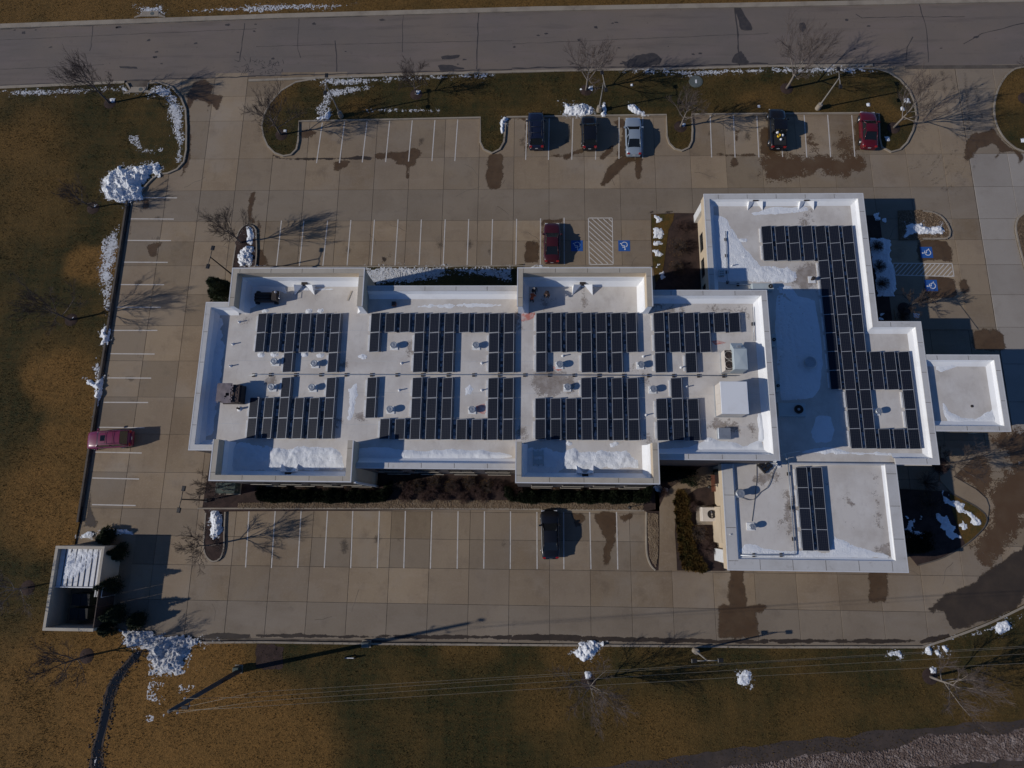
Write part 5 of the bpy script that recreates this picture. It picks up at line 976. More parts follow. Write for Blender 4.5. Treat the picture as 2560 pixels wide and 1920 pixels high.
# ---------------------------------------------------------------- vehicles (front faces +x in the car's own frame)
def loft(stations, mats, closed=True):
    """stations: list of point rings with equal count"""
    b = MB(); n = len(stations[0])
    for s in stations: b.v += [tuple(p) for p in s]
    for i in range(len(stations) - 1):
        for k in range(n - 1): b.f.append([i * n + k, (i + 1) * n + k, (i + 1) * n + k + 1, i * n + k + 1]); b.m.append(0); b.sm.append(True)
    for i in (0, len(stations) - 1):
        f = list(range(i * n, i * n + n)); b.f.append(f if i else f[::-1]); b.m.append(0); b.sm.append(False)
    return b
def car(label, paint, x, y, rz, kind='sedan', L=4.7, W=1.82, H=1.45, rack=False, sunroof=False, rimmat='chrome'):
    e = empty('parked_' + ('pickup' if kind == 'pickup' else 'suv' if kind == 'suv' else 'car'), (x, y, 0.0), rz, label, 'pickup' if kind == 'pickup' else 'suv' if kind == 'suv' else 'car', 'cars parked in the lot')
    P = 'paint_' + paint; h = L / 2; w = W / 2
    hood = .92 if kind == 'sedan' else 1.05; belt = hood + .04; tail = {'sedan': 1.0, 'suv': 1.08, 'pickup': 1.08}[kind]
    # body: stations from nose to tail (x, half width, top height, shoulder height)
    st = [(h, .62 * w, .55, .5), (h - .06, .80 * w, .66, .58), (h - .22, .91 * w, hood - .14, .68), (h - .55, .965 * w, hood - .05, .76), (h - 1.0, w, hood, .82), (h - 1.45, w, belt, .86), (.1, w, belt, .86), (-h + 1.25, w, belt, .88), (-h + .75, .985 * w, tail, .88), (-h + .3, .955 * w, tail - .01, .84), (-h + .1, .90 * w, tail - .1, .74), (-h, .80 * w, .74, .6)]
    rings = []
    for sx, hw, zt, zs in st:
        half = [(hw * .96, .26), (hw, .42), (hw, zs), (hw * .97, zs + (zt - zs) * .45), (hw * .86, zt - .02), (hw * .55, zt + .015), (0, zt + .03)]
        rings.append([(sx, yy, zz) for yy, zz in half] + [(sx, -yy, zz) for yy, zz in reversed(half[:-1])])
    body = loft(rings, None); body.build('body', P, e)
    # greenhouse
    if kind == 'sedan': xb = (h - 1.38, h - 2.12, -h + 1.62, -h + .78)     # windscreen foot, roof front, roof back, rear glass foot
    elif kind == 'suv': xb = (h - 1.28, h - 1.95, -h + .62, -h + .22)
    else: xb = (h - 1.45, h - 2.1, h - 3.35, h - 3.55)
    g0, g1 = .88 * w, (.69 if kind == 'sedan' else .76) * w
    zt = H
    def quad(name, pts, mat, sub=None): return MB().add(pts, [tuple(range(len(pts)))], 0).build(name, mat, e)
    F0, F1 = [(xb[0], -g0 * .9, belt), (xb[0], g0 * .9, belt)], [(xb[1], g1 * .94, zt - .03), (xb[1], -g1 * .94, zt - .03)]
    B0, B1 = [(xb[3], g0 * .86, tail - .01 if kind != 'pickup' else belt), (xb[3], -g0 * .86, tail - .01 if kind != 'pickup' else belt)], [(xb[2], -g1 * .92, zt - .04), (xb[2], g1 * .92, zt - .04)]
    quad('windscreen', [F0[0], F0[1], F1[0], F1[1]], 'glass'); quad('rear_window', [B0[0], B0[1], B1[0], B1[1]], 'glass')
    for s in (1, -1):
        pts = [(xb[0] - .06, s * g0, belt), (xb[3] + .06, s * g0, belt), (xb[2], s * g1, zt - .05), (xb[1], s * g1, zt - .05)]
        quad('side_window', pts if s > 0 else pts[::-1], 'glass')
        # pillars
        pil = MB()
        for a, b in (((xb[0], s * g0 * .93, belt), (xb[1], s * g1 * .98, zt - .03)), ((xb[3], s * g0 * .9, belt), (xb[2], s * g1 * .96, zt - .04)), (((xb[0] + xb[3]) / 2 - .1, s * (g0 + .005), belt), ((xb[1] + xb[2]) / 2, s * (g1 + .005), zt - .04))): pil.tube([a, b], .045 if kind != 'suv' else .05, 5)
        pil.build('pillar', P, e)
    # roof skin
    rp = []; nx, ny = 6, 6
    for i in range(nx + 1):
        for j in range(ny + 1):
            u, v = i / nx, j / ny * 2 - 1; rp.append((xb[1] + (xb[2] - xb[1]) * u, v * (g1 + .01), zt + .03 - .05 * v * v - .03 * (2 * u - 1) ** 2))
    MB().add(rp, [(i * (ny + 1) + j, (i + 1) * (ny + 1) + j, (i + 1) * (ny + 1) + j + 1, i * (ny + 1) + j + 1)[::-1] for i in range(nx) for j in range(ny)], 0, True).build('roof', P, e)
    if sunroof: MB().box(xb[1] - .75, -.3, zt + .028, xb[1] - .25, .3, zt + .04).build('sunroof', 'glass', e)
    if rack:
        for s in (1, -1): MB().tube([(xb[1] - .15, s * g1 * .86, zt + .08), (xb[2] + .2, s * g1 * .86, zt + .08)], .022, 6).build('roof_rail', 'black_metal', e)
        for q in (.35, .7): MB().tube([(xb[1] + (xb[2] - xb[1]) * q, -g1 * .86, zt + .085), (xb[1] + (xb[2] - xb[1]) * q, g1 * .86, zt + .085)], .018, 6).build('cross_bar', 'black_metal', e)
    if kind == 'pickup':
        bx0, bx1 = -h + .12, h - 3.62; bw = w * .80
        MB().add([(bx0, -bw, tail + .045), (bx1, -bw, tail + .06), (bx1, bw, tail + .06), (bx0, bw, tail + .045)], [(0, 1, 2, 3)]).build('bed_liner', 'rubber', e)
        for s in (1, -1): MB().box(bx0, s * bw - .05, tail - .1, bx1, s * bw + .05, tail + .1).build('bed_rail', P, e)
        MB().box(bx0 - .02, -bw, tail - .1, bx0 + .05, bw, tail + .1).build('tailgate', P, e)
    # wheels
    for sx in (h - .88, -h + .92):
        for s in (1, -1):
            wh = MB().tube([(sx, s * (w - .20), .33), (sx, s * (w + .015), .33)], .335, 20).build('wheel', 'rubber', e)
            MB().tube([(sx, s * (w + .012), .33), (sx, s * (w + .028), .33)], .21, 16).build('rim', rimmat, wh)
            MB().tube([(sx, s * (w - .17), .38), (sx, s * (w + .006), .38)], .42, 18).build('wheel_arch', 'black_metal', e)
    for s in (1, -1):
        MB().bevbox(h - .30, s * .70 * w - .17, .60, h - .10, s * .70 * w + .17, .74, .03).build('headlight', 'lamp_clear', e)
        MB().bevbox(-h + .02, s * .70 * w - .15, .74, -h + .2, s * .70 * w + .15, tail - .06, .03).build('taillight', 'lamp_red', e)
        MB().bevbox(xb[0] - .30, s * (w + .10) - .11, belt + .02, xb[0] - .12, s * (w + .10) + .11, belt + .17, .03).build('mirror', P, e)
    MB().box(-h - .012, -.16, .62, -h + .02, .16, .74).build('license_plate', 'plate', e)
    MB().box(h - .05, -.45, .42, h + .012, .45, .58).build('grille', 'black_metal', e)
    MB().bevbox(-h - .06, -.78 * w, .40, -h + .12, .78 * w, .60, .03).build('rear_bumper', P, e)
    return e
UPZ = math.pi / 2
def place(c, r, xa, ya, xb, yb, zf=.75):
    """front and rear centres seen in the picture -> middle, heading and length on the ground"""
    f, b = T(c, r, xa, ya, zf), T(c, r, xb, yb, zf); return (f[0] + b[0]) / 2, (f[1] + b[1]) / 2, math.atan2(f[1] - b[1], f[0] - b[0]), math.hypot(f[0] - b[0], f[1] - b[1])
x, y, a, L = place(2, 0, 205, 960, 212, 1285); car('dark navy suv nosed over the verge kerb, leftmost of the top row', 'navy', x, y, a, 'suv', 4.8, 1.9, 1.75, rack=True)
x, y, a, L = place(2, 0, 662, 995, 672, 1285); car('black crossover between the navy suv and silver sedan', 'black', x, y, a, 'suv', 4.35, 1.84, 1.6)
x, y, a, L = place(2, 0, 1045, 1005, 1055, 1342); car('silver blue sedan beside the black crossover', 'silver', x, y, a, 'sedan', 4.95, 1.86, 1.46)
x, y, a, L = place(3, 0, 75, 935, 90, 1282); truck = car('black pickup with a yellow bucket in its bed', 'black', x, y, a, 'pickup', 5.2, 1.92, 1.72)
tx, ty, ta = x, y, a
x, y, a, L = place(3, 0, 862, 955, 880, 1278); car('dark red sedan at the east end of the top row', 'wine', x, y, a, 'sedan', 4.75, 1.82, 1.45)
x, y, a, L = place(2, 1, 347, 265, 345, 605); car('maroon sedan next to the accessible bays', 'maroon', x, y, a, 'sedan', 4.85, 1.82, 1.46)
x, y, a, L = place(0, 2, 718, 490, 1160, 465, .8); car('magenta red suv with sunroof nosed over the west kerb wall', 'magenta', x, y, a, 'suv', 4.85, 1.92, 1.78, rack=True, sunroof=True)
x, y, a, L = place(2, 2, 322, 1090, 335, 1502); car('black sedan alone in the south bays', 'black', x, y, a, 'sedan', 4.9, 1.84, 1.47)
def in_bed(name, label, dx, dy, build, cat):
    e = empty(name, (tx + dx * math.cos(ta) - dy * math.sin(ta), ty + dx * math.sin(ta) + dy * math.cos(ta), 1.135), ta, label, cat); build(e)
in_bed('bucket', 'yellow bucket in the bed of the black pickup', -1.35, .12, lambda e: (MB().lathe((0, 0), [(.15, 0), (.18, .3), (.165, .3), (.15, .2)], 14).build('pail', 'yellow_plastic', e), MB().tube([(-.17, 0, .3), (0, .1, .36), (.17, 0, .3)], .012, 5).build('handle', 'chrome', e)), 'bucket')
in_bed('bag', 'white bag ahead of the yellow bucket in the pickup bed', -.85, .22, lambda e: (MB().lathe((0, 0), [(.16, 0), (.2, .1), (.13, .2), (.04, .24)], 10).build('sack', 'white_plastic', e), MB().box(-.05, -.02, .24, .05, .02, .29).build('knot', 'white_plastic', e)), 'bag')
in_bed('jug', 'white jug beside the yellow bucket in the pickup bed', -1.25, -.35, lambda e: (MB().lathe((0, 0), [(.13, 0), (.14, .18), (.05, .26)], 10).build('body', 'white_plastic', e), MB().cyl((0, 0), .04, .26, .3, n=8).build('cap', 'unit_grey', e)), 'jug')
in_bed('bag', 'white bag at the tailgate of the pickup bed', -1.75, -.15, lambda e: (MB().lathe((0, 0), [(.12, 0), (.15, .08), (.1, .15), (.03, .18)], 10).build('sack', 'white_plastic', e), MB().box(-.04, -.02, .18, .04, .02, .22).build('knot', 'white_plastic', e)), 'bag')

# ---------------------------------------------------------------- vegetation
def tree(label, x, y, h, rad, seed, bark='bark', z=GZ, stem=.22, limbs=7, lean=(0, 0), up=.62, mulch=True, group='bare deciduous trees around the lot'):
    rr = random.Random(seed); e = empty('bare_tree', (x, y, z), label=label, cat='tree', group=group)
    tk, cr = MB(), MB(); r0 = .014 * h + .02
    top = Vector((lean[0] + rr.uniform(-.1, .1), lean[1] + rr.uniform(-.1, .1), h * .62)); fork = Vector((lean[0] * stem, lean[1] * stem, h * stem))
    mid = fork.lerp(top, .5) + Vector((rr.uniform(-.12, .12), rr.uniform(-.12, .12), 0))
    tk.tube([(0, 0, -.05), (lean[0] * stem * .5 + rr.uniform(-.03, .03), rr.uniform(-.03, .03), h * stem * .5), fork, mid, top], [r0 * 1.35, r0, r0 * .92, r0 * .6, r0 * .25], 7)
    def grow(p, d, l, r, lev):
        n = 3 if lev < 3 else 2; pts = [p]; dd = d.copy()
        for k in range(n):
            dd = (dd + Vector((rr.uniform(-.17, .17), rr.uniform(-.17, .17), rr.uniform(-.03, .14)))).normalized(); pts.append(pts[-1] + dd * l / n)
        rads = [r * (1 - .62 * k / n) for k in range(n + 1)]
        (tk if lev == 0 else cr).tube(pts, rads, 5 if lev == 0 else (4 if lev < 3 else 3), cap=False)
        if lev >= 3: return
        m = (5, 5, 5)[lev] + (rr.random() < .5)
        for k in range(m):
            t = .28 + .72 * (k + rr.random() * .6) / m; i = min(n - 1, int(t * n)); q = pts[i].lerp(pts[i + 1], min(1, t * n - i))
            ax = Vector((rr.gauss(0, 1), rr.gauss(0, 1), rr.gauss(0, .5))); ax = (ax - ax.dot(dd) * dd); ax.normalize()
            nd = (dd * rr.uniform(.7, 1.0) + ax * rr.uniform(.4, .8) + Vector((0, 0, .12))).normalized()
            grow(q, nd, l * rr.uniform(.42, .62), max(.0115, r * .5), lev + 1)
    for k in range(limbs):
        t = k / max(1, limbs - 1); a = k * 2.4 + rr.uniform(-.4, .4); base = fork.lerp(top, t * .85) if t > .02 else fork
        spread = (1 - .45 * t); d = Vector((math.cos(a) * spread, math.sin(a) * spread, up + .5 * t + rr.uniform(-.1, .2))).normalized()
        grow(Vector(base), d, rad * (1.12 - .35 * t) * rr.uniform(.85, 1.1), r0 * (.5 - .2 * t), 0)
    grow(Vector(top), Vector((rr.uniform(-.2, .2), rr.uniform(-.2, .2), 1)).normalized(), h * .34, r0 * .3, 1)
    tk.build('trunk', bark, e); cr.build('crown', 'twig' if bark == 'bark' else 'twig_pale', e)
    if mulch: MB().lathe((0, 0), [(.75, .004), (.6, .05), (.15, .09)], 18).build('mulch_ring', 'mulch', e)
    return e
layered('twig_pale', (0.13, 0.10, 0.085), [((0.08, 0.06, 0.05), 2.0, 0.45, 0.7, 0.8)], 0.9)
TREES = [((0, 0, 950, 892), 7.2, 2.7, 'bare tree on the north-west lawn leaning over the street', 'bark'), ((1, 0, 1385, 815), 4.6, 1.9, 'small bare tree in a snow ring in the middle of the verge', 'bark'),
         ((2, 0, 640, 780), 6.6, 2.7, 'broad bare tree on the verge behind the black crossover', 'bark_pale'), ((3, 0, 160, 765), 7.6, 3.3, 'large pale-barked tree on the verge behind the pickup', 'bark_pale'),
         ((1, 0, 220, 1165), 6.2, 2.6, 'bare tree on the western rounded verge island', 'bark'), ((2, 0, 1455, 1095), 5.8, 2.0, 'bare tree on the verge finger east of the silver sedan', 'bark_pale'),
         ((3, 0, 1085, 1105), 6.6, 2.9, 'pale-barked tree beside the dark red sedan at the verge end', 'bark_pale'), ((0, 1, 805, 140), 4.8, 1.7, 'bare tree on the west lawn next to the big snow pile', 'bark'),
         ((0, 1, 615, 1105), 6.4, 2.7, 'bare tree in the middle of the west field', 'bark'), ((0, 3, 750, 690), 6.2, 2.2, 'bare tree beside the ditch in the south-west field', 'bark'),
         ((2, 3, 660, 910), 5.4, 2.9, 'bare tree in the south field under the power lines', 'bark_pale'), ((3, 3, 1400, 868), 6.6, 2.7, 'pale-barked tree in the south-east field', 'bark_pale'),
         ((0, 1, 2085, 440), 5.6, 2.4, 'dark-twigged tree on the narrow island by the north-west block', 'bark'), ((0, 2, 1840, 1390), 5.0, 2.0, 'bare tree on the south-west tree island', 'bark'),
         ((0, 2, 1930, 905), 4.4, 1.7, 'small bare tree at the south-west corner of the building', 'bark'), ((3, 0, 2215, 850), 6.0, 2.2, 'bare tree on the round grass island by the entrance', 'bark'),
         ((0, 3, 240, 100), 4.6, 2.2, 'bare tree west of the dumpster enclosure', 'bark_pale'), ((3, 2, 1510, 700), 4.8, 2.1, 'bare tree in the bed south of the entrance canopy', 'bark'),
         ((3, 1, 1180, 1010), 3.6, 1.4, 'small bare tree in the shaded bed north of the entrance', 'bark')]
for k, ((c, r, px, py), h, rad, lab, bk) in enumerate(TREES):
    x, y = T(c, r, px, py, GZ); tree(lab, x, y, h, rad * 1.12, 100 + k * 7, bk, limbs=9 if rad > 2.3 else 8)
def shrub(label, x, y, rad, h, seed, mat='twig_red', group='dormant shrubs in the beds', n=110, name='shrub'):
    rr = random.Random(seed); e = empty(name, (x, y, GZ), label=label, cat='shrub', group=group); st, cr = MB(), MB()
    for k in range(n):
        a = rr.uniform(0, 6.283); t = rr.uniform(.15, 1) ** .6; d = Vector((math.cos(a) * rad * t, math.sin(a) * rad * t, h * (1.05 - .55 * t * t) * rr.uniform(.8, 1.15)))
        m = d * .5 + Vector((rr.uniform(-.1, .1), rr.uniform(-.1, .1), h * .12))
        (st if k < n // 3 else cr).tube([(d.x * .06, d.y * .06, 0), m, d], [.016, .011, .006], 3, cap=False)
        for q in range(3):
            p = m.lerp(d, rr.uniform(.1, .9)); cr.tube([p, p + Vector((rr.uniform(-.3, .3), rr.uniform(-.3, .3), rr.uniform(.05, .3))) * rad * .7], [.009, .005], 3, cap=False)
    lv = MB()
    for k in range(n * 5):
        a = rr.uniform(0, 6.283); t = rr.random() ** .5; p = Vector((math.cos(a) * rad * t, math.sin(a) * rad * t, rr.uniform(.05, h * (1 - .5 * t * t)))); s = rr.uniform(.03, .075); u = Vector((rr.gauss(0, 1), rr.gauss(0, 1), rr.gauss(0, 1))).normalized() * s; v = Vector((rr.gauss(0, 1), rr.gauss(0, 1), rr.gauss(0, 1))).normalized() * s
        lv.add([p, p + u, p + v], [(0, 1, 2)])
    st.build('stems', mat, e); cr.build('crown', mat, e); tag(lv.build('leaf_litter', 'dry_leaf' if mat != 'twig_red' else 'twig_red', e), kind='stuff')
def xy(c, r, px, py): return T(c, r, px, py, GZ + .3)
SH = [(1, 2, 1330 + 190 * k, 900 + 25 * (k % 2), .85, .9, 'reddish dormant shrub, %s from the west in the long south bed' % ORD[k]) for k in range(5)]
SH += [(1, 2, 1240 + 150 * k, 850 + 30 * (k % 2), .8, .8, 'dark twiggy shrub, %s from the west along the wall between the hedges' % ORD[k]) for k in range(6)] + [(1, 2, 1290 + 170 * k, 970 + 12 * (k % 2), .7, .55, 'low reddish shrub, %s from the west at the front of the south bed' % ORD[k]) for k in range(5)]
SH += [(2, 2, 60 + 0 * k, 940, .8, .9, 'reddish dormant shrub at the east end of the long south bed') for k in range(1)]
for k, px in enumerate((250, 430, 610, 800, 980)): SH.append((1, 2, px, 905, .5, .45, 'low brown shrub, %s from the west behind the western hedge' % ORD[k]))
for k, px in enumerate((220, 400, 580, 760, 950)): SH.append((2, 2, px, 905, .5, .45, 'low brown shrub, %s from the west behind the eastern hedge' % ORD[k]))
SH += [(2, 2, 1400, 800, .95, .9, 'reddish shrub in the dark courtyard corner'), (2, 2, 1310, 930, .6, .5, 'reddish shrub dusted with snow by the courtyard path'), (2, 2, 1620, 1290, 1.0, .8, 'dormant shrub in the courtyard mulch south of the condenser'), (2, 2, 1690, 1420, .95, .8, 'dormant shrub near the white pier in the courtyard'), (2, 2, 1560, 1060, .6, .6, 'dormant shrub north of the condenser'),
       (2, 1, 1430, 480, 1.2, 1.2, 'large dormant shrub in the bed east of the accessible bays'), (2, 1, 1420, 650, .9, .9, 'dormant shrub in the same bed nearer the building'), (2, 1, 1460, 300, .9, .9, 'dormant shrub at the north end of the bed by the wing'),
       (3, 2, 1370, 860, 1.3, 1.3, 'big dark shrub in the fan-shaped garden'), (3, 2, 1400, 1040, 1.2, 1.1, 'dark shrub south of the big one in the fan-shaped garden'), (3, 2, 1470, 720, .9, .9, 'russet shrub at the corner of the wing'), (3, 1, 1170, 1080, .8, .8, 'russet shrub against the stepped wall north of the canopy'),
       (3, 1, 960, 640, .8, .8, 'dark shrub in the snowy east bed, middle'), (3, 1, 940, 470, .8, .8, 'dark shrub in the snowy east bed, north end'), (3, 1, 990, 790, .8, .8, 'dark shrub in the snowy east bed, south end')]
for k, (c, r, px, py, rad, h, lab) in enumerate(SH):
    x, y = xy(c, r, px, py); shrub(lab, x, y, rad, h, 300 + k, 'twig' if any(w in lab for w in ('dark', 'low brown', 'dormant shrub in', 'large')) else 'twig_red')
def leafy(name, label, x, y, shape, n, seed, mat, cat, group=None, s0=.05, s1=.12, z=GZ, core=True):
    """shape(rng) -> point and outward direction inside the plant; many small leaf faces over a dark core"""
    rr = random.Random(seed); e = empty(name, (x, y, z), label=label, cat=cat, group=group); b = MB()
    for k in range(n):
        p, o = shape(rr); s = rr.uniform(s0, s1); t = Vector((rr.gauss(0, 1), rr.gauss(0, 1), rr.gauss(0, 1))); t = (t - t.dot(o) * o).normalized() * s * .45
        tip = p + (o + Vector((rr.gauss(0, .35), rr.gauss(0, .35), rr.gauss(0, .35)))).normalized() * s * 1.8
        b.add([p - t, p + t, tip], [(0, 1, 2)])
    b.build('crown', mat, e); return e
def cone_shape(h, r):
    tops = [(0, 0, 1.0)] + [(math.cos(a + h) * r * q, math.sin(a + h) * r * q, w) for a, q, w in ((.4, .55, .72), (2.3, .7, .6), (3.9, .5, .8), (5.3, .75, .5))]
    def f(rr):
        ox, oy, w = rr.choice(tops); p, o = g(rr, h * w, r * (.55 + .3 * w)); return p + Vector((ox, oy, 0)), o
    def g(rr, h, r):
        t = rr.random() ** .8; a = rr.uniform(0, 6.283); rad = r * (1 - t) ** .75 * (rr.random() ** .35) * (1 + .18 * math.sin(a * 5 + t * 9)); o = Vector((math.cos(a), math.sin(a), .55)).normalized()
        return Vector((math.cos(a) * rad, math.sin(a) * rad, h * t + .05)), o
    return f
for k, (px, py, h, r, lab) in enumerate(((262, 1192, 2.2, .7, 'dark evergreen at the north-east corner of the dumpster enclosure'), (250, 1262, 3.3, .75, 'dark evergreen against the east gate of the dumpster enclosure'), (262, 1325, 3.4, .8, 'dark evergreen south-east of the dumpster enclosure'), (236, 1352, 2.0, .75, 'dark evergreen at the end of the south enclosure wall'), (300, 1340, 1.9, .7, 'dark evergreen nearest the snow bank by the enclosure'), (232, 1158, 1.3, .8, 'low evergreen north of the dumpster enclosure'))):
    x, y = D(px, py, .3); e = leafy('evergreen', lab, x, y, cone_shape(h, r), 5200, 500 + k, 'evergreen', 'evergreen tree', 'evergreens round the dumpster enclosure', .06, .14); MB().cyl((0, 0), .07, -.05, h * .7, .02, 7).build('trunk', 'bark', e)
x, y = D(486, 640, .6); e = leafy('evergreen', 'spiky evergreen tucked in the corner of the north-west block', x + .1, y + .3, cone_shape(4.4, 1.25), 6500, 520, 'evergreen', 'evergreen tree', None, .08, .2); MB().cyl((0, 0), .09, -.05, 3, .02, 7).build('trunk', 'bark', e)
def hedge(label, pts, w, h, seed, n, name='hedge'):
    rr0 = random.Random(seed); L = [math.hypot(b[0] - a[0], b[1] - a[1]) for a, b in zip(pts[:-1], pts[1:])]; tot = sum(L)
    def f(rr):
        s = rr.random() * tot; i = 0
        while s > L[i] and i < len(L) - 1: s -= L[i]; i += 1
        t = s / L[i]; a, b = pts[i], pts[i + 1]; x = a[0] + (b[0] - a[0]) * t; y = a[1] + (b[1] - a[1]) * t
        g = rr.uniform(0, math.pi); q = .35 + .65 * rr.random() ** .4; o = Vector((rr.uniform(-.4, .4), math.cos(g), math.sin(g) + .2)).normalized()
        k = 1 + .14 * math.sin(x * 2.1 + y) + .1 * math.sin(x * 5.3)
        return Vector((x - pts[0][0] + rr.uniform(-.2, .2) * w, y - pts[0][1] + math.cos(g) * w / 2 * q * k, .05 + (h - .05) * math.sin(g) * q * k)), o
    e = leafy(name, label, pts[0][0], pts[0][1], f, n, seed, 'hedge_leaf', 'hedge', 'clipped evergreen hedges on the south side', .05, .11)
    st = MB(); d = 0
    for a, b in zip(pts[:-1], pts[1:]):
        m = max(1, int(math.hypot(b[0] - a[0], b[1] - a[1]) / .7))
        for k in range(m): st.tube([(a[0] + (b[0] - a[0]) * k / m - pts[0][0], a[1] + (b[1] - a[1]) * k / m - pts[0][1], 0), (a[0] + (b[0] - a[0]) * k / m - pts[0][0], a[1] + (b[1] - a[1]) * k / m - pts[0][1], h * .8)], .03, 4)
    st.build('stems', 'bark', e)
hedge('dark clipped hedge wrapping the western raised block', [(-28.6, 2.1), (-28.4, 1.55), (-26, 1.5), (-16.2, 1.55), (-15.3, 1.75), (-14.6, 2.6)], 1.15, 1.0, 61, 30000)
hedge('dark clipped hedge wrapping the eastern raised block', [(-2.6, 2.3), (-1.8, 1.75), (.2, 1.7), (11.2, 1.8), (12.0, 2.0), (12.3, 2.9)], 1.15, 1.0, 62, 30000)
hedge('dark evergreen shrub row in the courtyard corner', [(13.0, 4.4), (14.6, 4.2), (16.2, 4.0), (17.0, 3.7)], 1.5, 1.1, 63, 6000)
hedge('dark evergreen ground row in the garden behind the corner building', [(36.3, -1.6), (37.6, -2.2), (39.0, -2.6), (40.2, -2.2)], 1.9, .6, 64, 6000)
# ornamental grass in the courtyard
def tuft_shape(rad, h):
    def f(rr):
        a = rr.uniform(0, 6.283); t = rr.random() ** .7; o = Vector((math.cos(a) * t, math.sin(a) * t, 1.0)).normalized(); return Vector((math.cos(a) * rad * t * .6, math.sin(a) * rad * t * .6, rr.uniform(0, h * .5))), o
    return f
og = Dl([(1466, 1085), (1468, 1105), (1470, 1125), (1472, 1145), (1474, 1165), (1476, 1185), (1479, 1203), (1484, 1220), (1500, 1222), (1494, 1205), (1490, 1180)], .2)
og += Dl([(1478, 1092), (1480, 1112), (1483, 1132), (1486, 1152), (1490, 1166), (1494, 1190), (1505, 1210), (1515, 1225), (1470, 1070), (1476, 1078)], .2)
for k, (x, y) in enumerate(og):
    e = leafy('ornamental_grass', 'tuft of golden ornamental grass, one of those edging the courtyard path', x, y, tuft_shape(.75, .5), 900, 700 + k, 'golden_cover', 'grass tuft', 'golden grass tufts along the courtyard path', .1, .22)
# loose grass blades over the lawns: nobody could count them
rr = random.Random(11); gb = MB(); lawns = [verge, west, north_field, island_right]
gv, gf = [], []
def blades(poly, n, x0, x1, y0, y1, z, s0=.05, s1=.16):
    k = 0; t = 0
    while k < n and t < n * 6:
        t += 1; x, y = rr.uniform(x0, x1), rr.uniform(y0, y1)
        if not inside(poly, x, y): continue
        if float(vnoise(np.array([x * .55]), np.array([y * .55]))[0]) < rr.random() * .8: continue
        k += 1; s = rr.uniform(s0, s1); a = rr.uniform(0, 6.283); b = len(gv); dx, dy = math.cos(a) * s, math.sin(a) * s
        gv.extend([(x - dy * .25, y + dx * .25, z), (x + dy * .25, y - dx * .25, z), (x + dx * .9, y + dy * .9, z + s * .9)]); gf.append((b, b + 1, b + 2))
blades(west, 42000, -70, -47.7, -28, 52, GZ); blades(west, 36000, -52, 52, -27, -11, GZ); blades(verge, 14000, -33, 46, 40, 53, GZ); blades(north_field, 12000, -72, 62, 60, 67, GZ); blades(island_right, 1500, 50, 66, 42, 53, GZ)
gm = bpy.data.meshes.new('grass_blades'); gm.from_pydata(gv, [], gf); gm.materials.append(M['grass']); go = link('grass_blades', gm); tag(go, 'short brown-green winter grass blades on the lawns', 'grass', kind='stuff')
# river rock along the south bays
pv = MB(); rr = random.Random(21)
def pebbles(poly, n, z, r0=.04, r1=.10):
    xs = [p[0] for p in poly]; ys = [p[1] for p in poly]; k = 0
    while k < n:
        x, y = rr.uniform(min(xs), max(xs)), rr.uniform(min(ys), max(ys))
        if not inside(poly, x, y): continue
        k += 1; r = rr.uniform(r0, r1); a = rr.uniform(0, 1.5); ca, sa = math.cos(a) * r, math.sin(a) * r
        pv.add([(x + ca, y + sa, z), (x - sa, y + ca, z), (x - ca, y - sa, z), (x + sa, y - ca, z), (x + r * .2, y, z + r * .7)], [(0, 1, 4), (1, 2, 4), (2, 3, 4), (3, 0, 4)])
pebbles([T(1, 2, -150, 1076), T(1, 2, 1200, 1076), T(2, 2, 0, 1080), T(2, 2, 1130, 1090), T(2, 2, 1140, 1000), T(2, 2, 0, 1005), T(1, 2, 1300, 1000), T(1, 2, 600, 1010), T(1, 2, -150, 1030)], 4200, GZ + .02)
pebbles(Dl([(1399, 1108), (1421, 1110), (1422, 1160), (1421, 1200), (1416, 1225), (1404, 1205), (1400, 1160)]), 1200, GZ + .025); pebbles(island_d, 700, GZ); pebbles(island_mid, 1200, GZ)
tag(pv.build('river_pebbles', 'pebble'), 'loose brown river pebbles in the beds', 'gravel', kind='stuff')
bv = MB(); pv = bv; pebbles(Dl([(1500, 1710), (1560, 1655), (1659, 1646), (1760, 1630), (1850, 1624), (1934, 1617), (1985, 1592), (2059, 1584), (2150, 1588), (2212, 1577), (2400, 1555), (2400, 1650), (2212, 1632), (2050, 1650), (1867, 1662), (1800, 1720)]), 9000, GZ + .02, .06, .15)
tag(bv.build('ballast_stones', 'ballast'), 'loose pale ballast stones of the south-east bank', 'gravel', kind='stuff')

